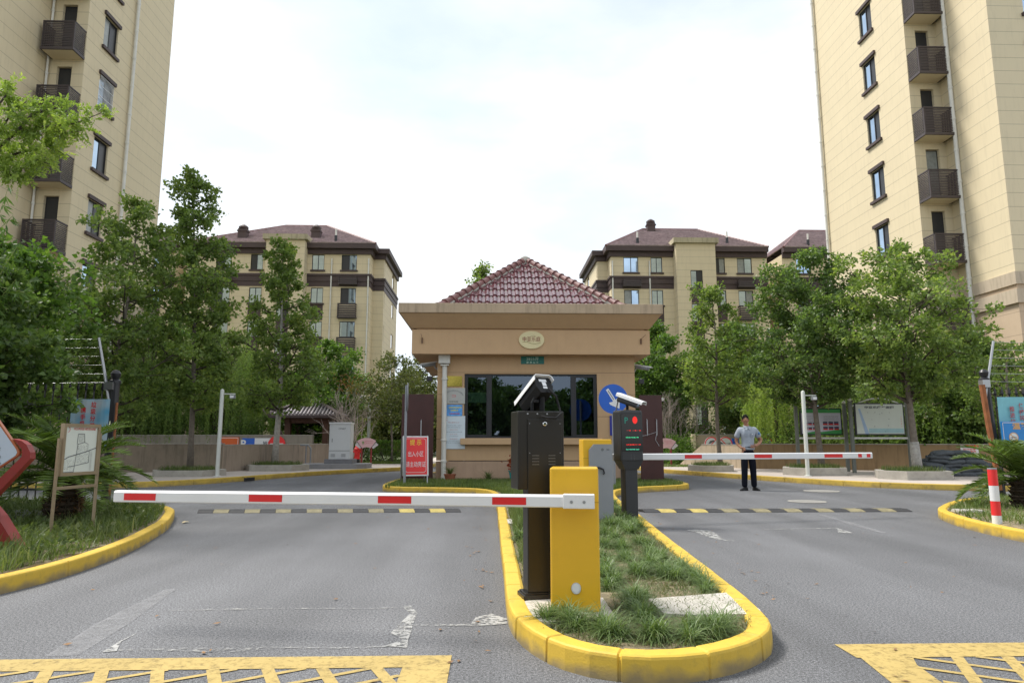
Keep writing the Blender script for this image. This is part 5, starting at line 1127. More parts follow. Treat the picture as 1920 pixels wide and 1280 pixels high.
# information boards (right)
def infoboard(pxa,pxb,pyt,pya,pyb,Y,label,kind):
    xa,zt=P(pxa,pyt,Y); xb,_=P(pxb,pyt,Y); o=T('information_board',label,'notice board',((xa+xb)/2,Y,.13)); w_=xb-xa; H_=zt-.13
    for s in (-1,1): MB().box(s*w_/2-.05,s*w_/2+.05,-.04,.04,0,H_).build('post',mat('post_grey',(.16,.17,.15),rough=.5,var=.1),o)
    for s in (-1,1): MB().ell((s*w_/2,0,H_+.05),(.06,.06,.05)).build('finial',M_pipe,o)
    _,zr=P(pxa,821,Y); zr-=.13; MB().box(-w_/2+.05,w_/2-.05,-.02,.02,zr-.03,zr+.03).build('rail',M_pipe,o)
    _,z1=P(pxa,pya,Y); _,z0=P(pxa,pyb,Y); z1-=.13; z0-=.13; ww=w_/2-.16
    MB().box(-ww-.04,ww+.04,-.03,.04,z0-.04,z1+.04).build('frame',M_frame,o)
    f=MB().box(-ww,ww,-.036,-.031,z0,z1).build('sheet',M_mapw if kind=='map' else mat('sheet_white',(.58,.58,.66),rough=.4),o); y=-.040; zc=(z0+z1)/2; h_=z1-z0
    if kind=='map':
        a=MB(); n=12; pts=[(-w_/2+.06+(w_*.5-.06)*2*i/n, H_*.93+.16*math.sin(PI*i/n)*1.6) for i in range(n+1)]; a.tube([(p[0],0,p[1]) for p in pts],.022,6); a.build('arch',M_pipe,o)
        q=MB(); q.text('申亚乐庭平面图',(0,y,z1-.1),Ux,Uz,w=ww*1.25,h=.085,bold=.03)
        for k,(u,v) in enumerate([(-.5,.72),(-.2,.72),(.1,.7),(.42,.72),(0,.66),(-.35,.48),(.38,.5),(-.25,.25),(.35,.28),(-.05,.08),(.2,.08)]): q.text('东西南北中门楼路区河桥'[k],(u*ww,y,z0+v*h_),Ux,Uz,h=.035)
        q.build('lettering',M_inkg,f)
        q=MB(); q.add([(-ww*.9,y,z0+h_*.85),(-ww*.82,y,z0+h_*.85),(-ww*.5,y,z0),(-ww*.66,y,z0)],[(0,1,2,3)]); q.build('river',mat('map_blue',(.36,.48,.66)),f); q=MB(); q.rect((-ww*.5,y,z0+h_*.03),Ux,Uz,0,ww*1.48,0,h_*.15); q.build('canal',mat('map_teal',(.36,.55,.58)),f)
        q=MB(); [q.text('小区平面'[k%4],(ww*.9,y,z0+h_*(.58-.08*k)),Ux,Uz,h=.035) for k in range(5)]; q.build('legend',M_red,f)
    else:
        q=MB(); q.add([(-ww,y,z0),(ww,y,z0),(ww,y,z0+h_*.18),(0,y,z0+h_*.08),(-ww*.4,y,z0+h_*.10)],[tuple(range(5))]); q.rect((-ww,y,z1-.12),Ux,Uz,0,2*ww,0,.12); q.build('green_band',mat('print_green',(.06,.33,.09)),f)
        q=MB()
        for cx in (-.5,.5):
            for k in range(6): q.text('创建文明小区共建美好家园爱护公共环境',(cx*ww,y,z1-.24-.07*k),Ux,Uz,w=ww*.75,h=.03)
        q.build('lettering',M_inkg,f)
        q=MB(); r_=MB()
        for j in range(2):
            for i in range(3):
                for cx,s in ((-.9,.85),(.08,1.05)):
                    u=cx*ww+i*ww*.27*s; v=z0+h_*(.16+.2*j); q.rect((u,y-.001,v),Ux,Uz,0,ww*.22*s,0,h_*.13*s); r_.rect((u,y-.002,v),Ux,Uz,0,ww*.22*s,0,h_*.05*s)
        q.build('photo',mat('photo_dark',(.07,.07,.12),rough=.4,var=.6,vs=14),f); r_.build('photo_red',M_red,f)
    return o
infoboard(1491,1582,757,767,813,22.4,'information board with red photos and a green band, behind the slim pole','pics'); infoboard(1593,1699,752,757.5,813,21.6,'information board with a pale estate map under a white arch','map')
# sandbags: each bag a thing
def sandbag_mesh():
    bm=bmesh.new(); bmesh.ops.create_uvsphere(bm,u_segments=14,v_segments=8,radius=1); rg=random.Random(4)
    for v in bm.verts:
        x,y,z=v.co; f=lambda a,p:math.copysign(abs(a)**p,a)
        v.co=Vector((f(x,.6)*.34,f(y,.75)*.20,f(z,.75)*.085)); v.co.z+=-.03*abs(v.co.x/.34)**2+rg.uniform(-.008,.008); v.co.y+=.012*math.sin(v.co.x*22)
    for s in (-1,1):
        bmesh.ops.create_cone(bm,segments=6,radius1=.03,radius2=.05,depth=.07,cap_ends=True,matrix=Matrix.Translation((s*.36,0,-.03))@Matrix.Rotation(s*PI/2,4,'Y'))
    me=bpy.data.meshes.new('sandbag'); bm.to_mesh(me); bm.free(); me.materials.append(mat('sandbag_grey',(.075,.085,.095),rough=.75,var=.25,vs=8,bump=.6,bs=25)); me.polygons.foreach_set('use_smooth',[True]*len(me.polygons)); return me
sm=sandbag_mesh(); rg=random.Random(2); Us=Vector((.99,-.08)); base=Vector((12.75,19.55)); cnt=0
for row,(n,off) in enumerate(((4,-.1),(3,.12),(4,-.05),(3,.2),(3,.25),(2,.3))):
    for i in range(n):
        for dd in (0,1) if row<4 else (0,):
            p=base+Us*(off*.75+i*.46-.3*(0))+Vector((.08,.99))*(dd*.33)
            ob=bpy.data.objects.new('sandbag',sm); col.objects.link(ob); ob.location=(p.x+rg.uniform(-.05,.05),p.y+rg.uniform(-.03,.03),.20+row*.118+rg.uniform(-.01,.01)); ob.rotation_euler=(rg.uniform(-.12,.12),rg.uniform(-.12,.12),-.08+rg.uniform(-.2,.2)); ob.scale=(rg.uniform(.85,1.05),rg.uniform(.9,1.1),rg.uniform(.85,1.1))
            tag(ob,'dark grey filled sandbag in the '+('lowest' if row<2 else 'middle' if row<4 else 'topmost')+' layers of the heap by the brown ramp wall','sandbag',('lowest' if row<2 else 'middle' if row<4 else 'topmost')+' sandbags of the heap by the ramp wall')
# red and white bollard on the right verge
g=G(1870,981,.12); _,zt=P(1870,877,g[1]); o=T('bollard','red and white striped bollard on the right grass verge','bollard',(g[0],g[1],.1)); H_=zt-.1; r=.052
for k in range(5):
    a,c=H_*k/5,H_*(k+1)/5
    if k==0: a,c=-.02,H_*.17
    elif k==1: a,c=H_*.17,H_*.42
    elif k==2: a,c=H_*.42,H_*.69
    elif k==3: a,c=H_*.69,H_*.975
    else: a,c=H_*.975,H_
    MB().lathe([(r,a+.001),(r,c)],n=20).build('red_band' if k in (1,3) else ('cap' if k==4 else 'white_band'),M_signred if k in (1,3) else (M_grey if k==4 else M_white),o,smooth='auto')

# ================================================================ FENCES, LEFT AND RIGHT VERGE SIGNS
def fence(x0,x1,Y,px_post,label,side):
    o=T('steel_fence',label,'fence',((x0+x1)/2,Y,.1)); b=MB(); c=(x0+x1)/2
    x=x0
    while x<x1: b.tube([(x-c,0,0),(x-c,0,1.86)],.011,6); b.lathe([(.012,1.86),(.028,1.9),(.005,2.03)],(x-c,0,0),6); x+=.135
    b.build('railings',M_frame,o); q=MB()
    for z in (.22,1.62): q.box(x0-c,x1-c,-.018,.018,z,z+.035)
    q.build('rail',M_frame,o); return o
fence(-12.5,-6.5,11.75,0,'black steel railings behind the left verge','l')
def fpost(x,y,h,lean,label,rust,s):
    o=T('fence_post',label,'fence post',(x,y,.1)); lx=lean
    b=MB(); b.tube([(0,0,0),(lx*.8,0,h*.93)],.075,10); b.lathe([(.09,0),(.09,.05),(.05,.08),(.075,.12),(.08,.17),(.05,.22),(.01,.235)],(lx*.8,0,h*.93),14); b.build('post',M_frame,o,smooth='auto')
    r=MB(); r.tube([(.10 if s<0 else -.09,-.08 if s<0 else -.1,.15),((.10 if s<0 else -.13+lx*.8),-.08 if s<0 else -.1,h*(.78 if s<0 else .90))],[.02,.02] if s<0 else [.045,.05],8); r.build('rusty_sleeve',M_rust,o)
    c=MB(); c.box(lx*.8-.12*1,lx*.8+.02,-.12,.0,h*.88,h*.94); c.build('clamp',M_steel,o)
    a0=Vector((lx*.8-.05,-.05,h*.8)); a1=a0+Vector((s*-.24*-1*(-1) if False else (-.26 if s<0 else .26),-.0,1.05)); a=MB(); a.tube([a0,a1],[.026,.022],8); ar=a.build('wire_arm',M_steel,o)
    w_=MB()
    for k in range(6):
        p=a0.lerp(a1,.28+.14*k); q=[p,p+Vector((s*1.0,0,-.015)),p+Vector((s*2.2,0,-.03)),p+Vector((s*3.6,0,0))]; w_.tube(q,.0035,4); w_.lathe([(.006,-.01),(.02,0),(.006,.01)],tuple(p),6)
    w_.build('electric_wire',M_steel,o)
xp,_=P(205,850,11.7); xq,_=P(1872,860,12.4)
fpost(xp,11.7,2.13,.0,'dark fence post with wire arm at the end of the left railings',True,-1); fpost(xq-.02,12.4,2.28,-.12,'leaning rusty orange fence post with wire arm at the right edge',True,1)
fence(xq+.1,14.5,12.45,0,'black steel railings behind the right verge signs','r')
def banner(px0,px1,py0,py1,Y,name,label,m):
    x0,zt=P(px0,py0,Y); x1,zb=P(px1,py1,Y); o=T(name,label,'banner',((x0+x1)/2,Y,zb)); w_,h_=x1-x0,zt-zb; b=MB(); n=10
    for i in range(n+1):
        x=-w_/2+w_*i/n; y=.012*math.sin(i*1.3)
        b.v+=[(x,y,0),(x,y,h_)]
    for i in range(n): b.f.append((2*i,2*i+2,2*i+3,2*i+1)); b.m.append(0)
    return o,b.build('banner_sheet',m,o),w_,h_
M_ban=bpy.data.materials.new('banner_print'); M_ban.use_nodes=True; t=M_ban.node_tree; n=t.nodes.new; l=t.links.new; bb=t.nodes['Principled BSDF']; tc=n('ShaderNodeTexCoord'); gr=n('ShaderNodeTexNoise'); gr.inputs['Scale'].default_value=2.2; l(tc.outputs['Object'],gr.inputs[0]); cr=n('ShaderNodeValToRGB'); cr.color_ramp.elements[0].position=.4; cr.color_ramp.elements[0].color=(.50,.60,.66,1); cr.color_ramp.elements[1].position=.62; cr.color_ramp.elements[1].color=(.12,.40,.62,1); l(gr.outputs[0],cr.inputs[0]); l(cr.outputs[0],bb.inputs['Base Color']); bb.inputs['Roughness'].default_value=.45
o,b,w_,h_=banner(135,199,748,838,11.62,'hanging_banner','pale blue banner with red vertical writing on the left railings',M_ban)
q=MB()
for i,ch in enumerate('垃圾分类家'): q.text(ch,(w_*.11,-.03,h_-.09-.115*i),Ux,Uz,h=.095,w=.085,bold=.025)
for i,ch in enumerate('携手巩固'): q.text(ch,(-w_*.15,-.03,h_-.18-.115*i),Ux,Uz,h=.095,w=.085,bold=.025)
q.build('lettering',M_red,b); q=MB(); q.ell((-w_*.3,-.02,h_-.07),(.035,.006,.03)); q.build('leaf_logo',M_inkg,b)
o,b,w_,h_=banner(1869,1990,744,836,12.38,'hanging_banner','turquoise banner with red vertical writing at the right edge',mat('banner_turquoise',(.20,.50,.58),rough=.45,var=.2,vs=2))
q=MB(); xs_=-w_/2
for i,ch in enumerate('保持环境卫'): q.text(ch,(xs_+.42,-.03,h_-.16-.115*i),Ux,Uz,h=.10,w=.095,bold=.02)
for i,ch in enumerate('推进垃圾'): q.text(ch,(xs_+.24,-.03,h_-.22-.115*i),Ux,Uz,h=.10,w=.095,bold=.02)
q.build('lettering',mat('dull_red',(.42,.08,.09)),b)
x0,zt=P(1875,790,12.2); x1,zb=P(2010,834,12.2); o=T('warning_sign','blue and white warning sign with a no-cycling ring at the right edge','sign',(x0,12.2,zb)); w_,h_=x1-x0,zt-zb
f=MB().bbox(0,w_,-.03,0,0,h_,.004).build('sign_face',M_lb:=mat('bright_blue',(.02,.23,.62),rough=.35),o); e=MB(); 
for a in ((.015,w_-.015,.015,.025),(.015,w_-.015,h_-.025,h_-.015)): e.rect((0,-.033,0),Ux,Uz,*a)
e.rect((0,-.033,0),Ux,Uz,.015,.025,.015,h_-.015); e.disc((.20,-.033,h_*.33),Ux,Uz,.088,n=30); e.text('共享单车',(.62,-.033,h_*.46),Ux,Uz,h=.075,bold=.02); e.text('禁止入内',(.62,-.033,h_*.17),Ux,Uz,h=.075,bold=.02); e.build('lettering',M_white,f)
e=MB(); e.text('温馨提示',(.50,-.033,h_*.80),Ux,Uz,h=.12,w=.62,bold=.035); e.disc((.20,-.0345,h_*.33),Ux,Uz,.088,n=30,r0=.074); u=Vector((.707,0,-.707)); v=Vector((.707,0,.707)); e.rect((.20,-.035,h_*.33),u,v,-.08,.08,-.007,.007); e.build('orange_print',mat('sign_tan',(.62,.36,.16)),f)
e=MB(); e.disc((.165,-.034,h_*.30),Ux,Uz,.024,r0=.017,n=14); e.disc((.235,-.034,h_*.30),Ux,Uz,.024,r0=.017,n=14); e.tube([(.165,-.034,h_*.3),(.2,-.034,h_*.37),(.235,-.034,h_*.3)],.004,4); e.build('bicycle',M_inkg,f)
MB().box(.10,.15,.0,.03,-zb+.1,h_*.6).build('leg',M_grey,o); MB().box(.95,1.0,.0,.03,-zb+.1,h_*.6).build('leg',M_grey,o)
# map board on the left verge
def mapboard():
    A=Vector((-4.66,7.42)); B=Vector((-4.50,8.02)); 
    xL,_=P(104,900,7.4); xR,_=P(181,900,8.0); A=Vector((xL,7.4)); B=Vector((xR,8.0)); U2=(B-A); L=U2.length; ang=math.atan2(U2.y,U2.x)
    o=T('map_board','framed pale street map board on thin legs in the left verge','map board',(A.x,A.y,.1),ang)
    _,zt=P(118,793,7.4); _,zb=P(112,893,7.4); z0,z1=zb-.1,zt-.1
    br=mat('bronze_frame',(.34,.27,.18),rough=.4,metal=.4,var=.15)
    for x in (0,L): MB().box(x-.012,x+.012,-.012,.012,0,(z0+z1)/2+.12 if x==0 else z1-.1).build('leg',br,o)
    f=MB(); w0,w1=.03,L-.03
    for a in ((w0,w1,z0,z0+.035),(w0,w1,z1-.035,z1),(w0,w0+.035,z0+.035,z1-.035),(w1-.035,w1,z0+.035,z1-.035)): f.box(a[0],a[1],-.025,.02,a[2],a[3])
    f.box(0,L,-.01,.01,z0-.14,z0-.11); f.build('frame',br,o)
    p=MB().box(w0+.03,w1-.03,-.008,.01,z0+.03,z1-.03).build('map_sheet',M_mapw,o); y=-.0105; ww=w1-w0; hh=z1-z0
    X=lambda u:w0+u*ww; Z=lambda v:z1-v*hh
    q=MB(); q.text('金汇镇泰日社区110网格图例示意图',(X(.58),y,Z(.10)),Ux,Uz,w=ww*.6,h=.03,bold=.02); q.disc((X(.13),y,Z(.115)),Ux,Uz,.03,r0=.024,a0=-1.6,a1=1.4,n=12); q.build('lettering',mat('map_red',(.55,.12,.10)),p)
    q=MB()
    def road(pts,wd):
        for (a,c) in zip(pts,pts[1:]):
            a=Vector((X(a[0]),Z(a[1]))); c=Vector((X(c[0]),Z(c[1]))); d=c-a; LL=d.length; d/=LL; q.rect((a.x,y-.0005,a.y),(d.x,0,d.y),(-d.y,0,d.x),-wd/2,LL+wd/2,-wd/2,wd/2)
    road([(.02,.72),(.2,.64),(.4,.60),(.65,.55),(.95,.47)],.009); road([(.42,.40),(.40,.60),(.38,.78),(.36,.93),(.02,.93)],.006); road([(.4,.39),(.41,.2),(.58,.2),(.6,.36),(.42,.40)],.006); road([(.6,.36),(.7,.4),(.7,.52)],.004); road([(.75,.52),(.75,.76),(.4,.81),(.2,.83)],.006); q.build('map_roads',M_inkg,p)
    q=MB(); rg=random.Random(9)
    for _ in range(330):
        k=rg.random()
        if k<.35: u,v=rg.uniform(.42,.73),rg.uniform(.58,.78)
        elif k<.6: u,v=rg.uniform(.06,.36),rg.uniform(.70,.91)
        elif k<.8: u,v=rg.uniform(.43,.57),rg.uniform(.22,.37)
        else: u,v=rg.uniform(.42,.67),rg.uniform(.42,.56)
        q.rect((X(u),y-.0005,Z(v)),Ux,Uz,0,.004,0,.004)
    for k in range(16): q.rect((X(.78),y-.0005,Z(.55+.024*k)),Ux,Uz,0,.03,0,.003)
    q.build('map_marks',mat('map_mark',(.2,.2,.2)),p)
mapboard()
# diamond board in red ribbon stand at the left edge
def diamond():
    Y=6.55; ang=R(12)
    tip=P(68,851,Y); o=T('ribbon_sign','white diamond notice in a tall red ribbon shaped stand at the left edge','notice stand',(tip[0]-.76,Y,.1),ang)
    # outline in local x,z ; white diamond corner at image (48,842)
    def loc(px,py): x,z=P(px,py,Y); return ((x-(tip[0]-.65))/math.cos(ang),z-.1)
    C=loc(-62,845); cr=loc(46,848); top=loc(5,778); dx=cr[0]-C[0]; dz=.44
    rim=[loc(66,848),loc(60,833),loc(52,826),loc(38,822),loc(52,842),loc(52,856),loc(-20,935),loc(-20,962),loc(2,936),loc(66,860)]
    red=mat('stand_red',(.24,.022,.018),rough=.45,var=.12,vs=3,dirt=.15)
    MB().slab((0,-.06,0),Ux,Uz,rim,.12).build('ribbon_side',red,o)
    leg=[loc(-60,905),loc(-8,938),loc(14,968),loc(46,1030),loc(30,1040),loc(-90,1040)]; MB().slab((0,-.10,0),Ux,Uz,leg,.2).build('ribbon_foot',red,o)
    dia=[(C[0]-dx,C[1]),(C[0]-.06,C[1]-dz*1.0),(C[0]+.02,C[1]-dz*1.0),(cr[0]-.012,cr[1]-.03),(cr[0],cr[1]),(cr[0]-.012,cr[1]+.03),(top[0]+.02,top[1]-.02),(top[0]-.04,top[1]+.01),(C[0]-.06,C[1]+dz)]
    k=MB().slab((0,-.075,0),Ux,Uz,[(C[0]+(p[0]-C[0])*1.03,C[1]+(p[1]-C[1])*1.03) for p in dia],.05).build('diamond_edge',mat('copper_edge',(.38,.12,.05),rough=.4),o)
    d=MB().slab((0,-.079,0),Ux,Uz,dia,.003).build('diamond_face',mat('diamond_white',(.45,.51,.60),rough=.4,var=.05),o)
    q=MB(); x,z=loc(-6,820); q.text('七不规范',(x-.04,-.083,z),Ux,Uz,h=.055,w=.26,bold=.0); x,z=loc(-6,829); q.text('SEVEN DO NOTS',(x-.04,-.083,z),Ux,Uz,h=.012,w=.25); q.build('lettering',mat('teal_ink',(.06,.33,.30)),d)
    q=MB(); g_=MB()
    for k,py in enumerate((841,856,869,884,897)):
        x,z=loc(12-(k>2)*8,py); q.text('不乱',(x-.085,-.083,z),Ux,Uz,h=.03,bold=.02); g_.text('扔垃圾' if k%2 else '穿马路',(x-.0,-.083,z),Ux,Uz,h=.026,bold=.02)
    q.build('lettering_gold',mat('gold_ink',(.65,.45,.12)),d); g_.build('lettering_grey',M_inkg,d)
diamond()
o=T('stone_slab','flat grey stone slab lying in the left verge behind the red stand','slab',(*G(30,970,.15),.12)); MB().bbox(-.9,.75,-.35,.35,-.02,.10,.03).build('stone',mat('slab_grey',(.11,.115,.10),rough=.85,var=.3,vs=6),o)
# gazebo
gx,_=P(585,800,33); gy=33.0
def gazebo():
    o=T('gazebo','timber gazebo with a pale ribbed pyramid roof behind the cabinet','gazebo',(gx,gy,.13)); hw=1.22
    xs0,ze=P(527,777,gy-2); _,zp=P(588,748.5,gy); ze-=.13; zp-=.13
    for x in (-hw+.35,hw-.35):
        for y in (-hw+.35,hw-.35): MB().box(x-.13,x+.13,y-.13,y+.13,0,ze).build('post',M_wood,o)
    b=MB()
    for y in (-hw+.35,hw-.35): b.box(-hw+.2,hw-.2,y-.1,y+.1,ze-.35,ze-.05)
    for x in (-hw+.35,hw-.35): b.box(x-.1,x+.1,-hw+.2,hw-.2,ze-.36,ze-.06)
    b.build('beam',M_wood,o)
    r=MB(); e=hw+.36
    r.add([(-e,-e,ze),(e,-e,ze),(e,e,ze),(-e,e,ze),(0,0,zp)],[(0,1,4),(1,2,4),(2,3,4),(3,0,4),(0,1,2,3)]); ro=r.build('roof',mat('gazebo_tile',(.13,.11,.115),rough=.6,var=.2,vs=4),o)
    rb=MB(); n=19
    for s in range(4):
        rot=Matrix.Rotation(s*PI/2,3,'Z')
        for i in range(n):
            x=-e+(i+.5)*2*e/n; top=1-abs(x)/e; a=rot@Vector((x,-e,ze+.04)); c=rot@Vector((x,-e+e*top,ze+(zp-ze)*top+.04)); rb.tube([a,c],.045,6)
    rb.build('tile_ribs',mat('gazebo_rib',(.36,.32,.33),rough=.5,var=.2,vs=4),ro)
    h=MB()
    for s in range(4):
        rot=Matrix.Rotation(s*PI/2,3,'Z'); h.tube([rot@Vector((-e*1.04,-e*1.04,ze+.06)),rot@Vector((0,0,zp+.05))],.08,6); h.tube([rot@Vector((e*.95,-e*.95,ze+.05)),rot@Vector((e*1.06,-e*1.06,ze+.1)),rot@Vector((e*1.12,-e*1.12,ze+.36))],[.1,.1,.06],6)
    h.build('hip_ridge',mat('gazebo_ridge',(.24,.19,.185),rough=.6,var=.2),ro); MB().box(-e,e,-e,e,ze-.12,ze-.003).build('eaves_board',M_brown,o)
    g=MB(); A=[PI*i/14 for i in range(15)]; g.tube([(hw*.62*math.cos(a),hw-.35,.9+hw*.75*math.sin(a)) for a in A],.06,6); g.box(-hw+.4,-hw*.6,hw-.4,hw-.3,0,2.0); g.build('moon_arch',M_frame,o)
    m=MB(); m.box(-hw+.4,hw-.4,hw-.75,hw-.45,.35,.45); m.box(-hw+.4,-hw+.7,-hw+.5,hw-.5,.35,.45)
    for x in np.linspace(-hw+.5,hw-.5,9): m.box(x-.03,x+.03,-hw+.3,-hw+.4,0,.8)
    m.box(-hw+.5,hw-.5,-hw+.28,-hw+.42,.8,.88); m.build('bench_rail',M_wood,o)
gazebo()
# ================================================================ VEGETATION
def tree(label,x,y,H_,h0,prof,mat_,seed,name='street_tree',group=None,limbs=26,lpc=95,ls=.10,clr=.34,tr=.09,bark=None,lean=0,z=.15,droop=.25,wd=.42,up=.5,cat='tree',sub=4,lime=0):
    "trunk with tapering limbs; leaf clusters sit along and at the ends of the limbs. prof(t) = crown radius at relative crown height t"
    rng=np.random.default_rng(seed); o=T(name,label,cat,(x,y,z),0,group); tb=MB()
    k=9; ph=rng.uniform(0,6,2)
    def tp_(h): s=h/H_; return Vector((lean*s+.10*math.sin(ph[0]+s*4)*s*2,.08*math.sin(ph[1]+s*5)*s*2,h))
    lb=MB(); tb.tube([tp_(H_*.97*i/k) for i in range(k+1)],[tr*(1.25 if i==0 else 1)*(1-i/k*.9) for i in range(k+1)],9)
    Cs=[];Rs=[]
    for i in range(limbs):
        t=(i+.5)/limbs; h=h0+(H_-h0)*t; r=prof(t)*rng.uniform(.62,1.12); a=i*2.399+rng.uniform(-.4,.4)
        hb=max(h0*.85,h-r*up); p0=tp_(min(hb,H_*.93)); d=Vector((math.cos(a),math.sin(a),0)); p3=p0+d*r; p3.z=h+rng.uniform(-.2,.2); p1=p0.lerp(p3,.4)+Vector((0,0,-.04*r)); p2=p0.lerp(p3,.75)+Vector((0,0,.05))
        rr=tr*.42*(1-t*.6); lb.tube([p0,p1,p2,p3],[rr,rr*.7,rr*.45,rr*.15],5,cap=False)
        ns=max(2,int(sub*r/1.1)+1)
        for j in range(ns):
            q=.35+.65*(j+.5)/ns; c=p0.lerp(p3,q)+Vector(rng.normal(size=3)*[.26*r*q,.26*r*q,.16*r*q]); lb.tube([p0.lerp(p3,q*.85),c],[rr*.4,.006],4,cap=False)
            Cs.append(c); Rs.append(clr*rng.uniform(.7,1.25))
        Cs.append(p3); Rs.append(clr*rng.uniform(.6,1))
    Cs.append(tp_(H_*.97)); Rs.append(clr*.7)
    tb.build('trunk',bark or M_bark,o,smooth=True); lb.build('limbs',M_barkd,o,smooth=True)
    if lime: wl=MB(); wl.tube([tp_(-.02),tp_(lime*.5),tp_(lime)],[tr*1.27,tr*1.2,tr*1.06],10); wl.build('limewash',M_limed,o,smooth=True)
    Cs=np.array([tuple(c) for c in Cs]); Rs=np.array(Rs); n=len(Cs)
    idx=np.repeat(np.arange(n),lpc); u=nrm(rng.normal(size=(len(idx),3)))*(rng.uniform(0,1,(len(idx),1))**.5)
    # leaves gather on a few twigs in each cluster
    tw=nrm(rng.normal(size=(n*7,3))); pick=idx*7+rng.integers(0,7,len(idx)); s=rng.uniform(.15,1.05,(len(idx),1))
    off=(tw[pick]*s*.8+u*.42)*Rs[idx][:,None]*[1,1,.78]
    C=Cs[idx]+off; D=nrm(off)+rng.normal(size=C.shape)*.55+[0,0,-droop]
    V,Fc=leafgeo(C,D,ls*rng.uniform(.65,1.25,len(C)),rng,wd); npmesh('crown',V,[Fc],mat_,o); return o
pyr=lambda w:(lambda t:w*(1.08-t)**.75*(.55+.45*min(1,t*5)))
rnd=lambda w:(lambda t:w*max(.15,math.sqrt(max(0,1-(2*t-.9)**2*.95))))
def tz(px,py,Y): return P(px,py,Y)[1]-.15
def tx(px,py,Y): return P(px,py,Y)[0]
Y=20.7; tree('tall street tree with a tall thin leafy top against the sky, in the leftmost planter',tx(345,886,Y),Y+.4,tz(315,305,Y),2.2,lambda t:1.5*(1.0-t)**.7*(.6+.4*min(1,t*4))+.26,L_maple,11,limbs=42,lean=-.38,lpc=72,bark=M_bark,ls=.105,clr=.32,sub=5)
Y=24.7; tree('slender street tree in the planter in front of the gazebo',tx(507,878,Y),Y+.4,tz(520,452,Y),2.4,pyr(2.0),L_maple,12,limbs=34,lean=.15,lpc=75,ls=.115,tr=.12,bark=M_limed,clr=.36)
Y=19.0; tree('street tree with yellowing lower leaves between the left tower and the tall street tree',-10.6,Y,tz(160,372,Y),1.9,rnd(2.0),L_maple,13,limbs=34,lean=.5,lpc=75,bark=M_bark,ls=.105,clr=.38)
Y=16.6; tree('bushy street tree standing beside the left end of the ramp wall, by the railings',-11.6,Y+1,tz(80,520,Y),1.6,rnd(2.2),L_maple,23,limbs=26,lpc=95,ls=.10,clr=.4)
Y=23.6; tree('slim open street tree with a bare curved trunk left of the guard',tx(1359,880,Y),Y+.4,tz(1340,528,Y),2.6,pyr(1.95),L_maple,14,limbs=28,lean=-.2,lpc=62,ls=.10,tr=.085,bark=M_bark,clr=.34)
Y=21.15; tree('dense dark street tree beside the slim camera pole on the right pavement',tx(1553,880,Y),Y+.4,tz(1545,462,Y),2.35,rnd(2.05),L_dark,15,limbs=40,lean=-.2,lpc=80,ls=.10,tr=.10,bark=M_bark,clr=.38,sub=5)
Y=18.9; tree('spreading street tree with a whitewashed foot behind the planter near the sandbags',tx(1742,884,Y),Y+.5,tz(1700,452,Y),2.4,rnd(2.2),L_maple,16,limbs=38,lean=-.15,lpc=66,ls=.10,tr=.115,bark=M_bark,lime=.95,clr=.36,sub=5)
# middle distance
Y=34; tree('round bright green tree left of the gazebo roof, in front of the left block',tx(612,800,Y),Y,tz(610,642,Y),1.2,rnd(2.0),L_bright,31,name='camphor_tree',limbs=26,lpc=110,ls=.13,clr=.5,bark=M_barkd,droop=.1)
tree('smaller bright green tree between the gazebo roof and the round tree',tx(560,800,38),38,tz(560,700,38),1.2,rnd(1.7),L_bright,32,name='camphor_tree',limbs=18,lpc=90,ls=.13,clr=.5,bark=M_barkd)
Y=31; tree('sparse yellow green tree with bare pale stems beside the left maroon panel',tx(735,850,Y),Y,tz(715,668,Y),2.0,rnd(1.75),L_olive,33,name='young_tree',limbs=26,lpc=42,ls=.10,clr=.42,tr=.06,bark=M_bark)
tree('thin olive tree tucked against the left corner of the guardhouse',tx(785,850,34),34,tz(785,672,34),2.2,rnd(1.3),L_olive,34,name='young_tree',limbs=20,lpc=50,ls=.11,clr=.42,tr=.06,bark=M_bark)
tree('bright green tree right of the guardhouse, beyond the right maroon panel',tx(1238,850,33),33,tz(1240,610,33),1.8,rnd(2.3),L_bright,35,name='camphor_tree',limbs=30,lpc=115,ls=.13,clr=.52,bark=M_barkd,droop=.1)
tree('broad green tree behind the slim open tree left of the guard',tx(1400,850,36),36,tz(1405,606,36),2.2,rnd(2.5),L_bright,36,name='camphor_tree',limbs=28,lpc=95,ls=.13,clr=.52,bark=M_barkd)
tree('dark green tree behind the guard with its crown over the rear ramp wall',tx(1420,850,32.5),32.5,tz(1430,670,32.5),1.6,rnd(2.2),L_dark,37,name='camphor_tree',limbs=24,lpc=90,ls=.12,clr=.5,bark=M_barkd)
tree('tall thin tree whose tip shows above the left slope of the guardhouse roof',tx(900,850,50),50,tz(900,500,50),6,pyr(2.6),L_maple,38,name='distant_tree',limbs=24,lpc=70,ls=.2,clr=.7,tr=.2)
tree('green tree growing in front of the right tower foot, right of the spreading street tree',tx(1845,800,22.5),22.5,tz(1850,620,22.5),1.5,rnd(1.75),L_dark,39,name='privet_tree',limbs=26,lpc=80,ls=.11,clr=.42)
tree('feathery tree with thin branches reaching past the wire arm at the right edge',tx(1895,800,19.5),19.5,tz(1880,640,19.5),1.5,rnd(1.25),L_maple,40,name='privet_tree',limbs=18,lpc=34,ls=.09,clr=.34)
tree('dark evergreen tree in the left background behind the tall street tree',tx(250,800,35),35,tz(250,560,35),1.0,rnd(3.1),L_bright,41,name='evergreen_tree',limbs=28,lpc=100,ls=.13,clr=.55,bark=M_barkd)
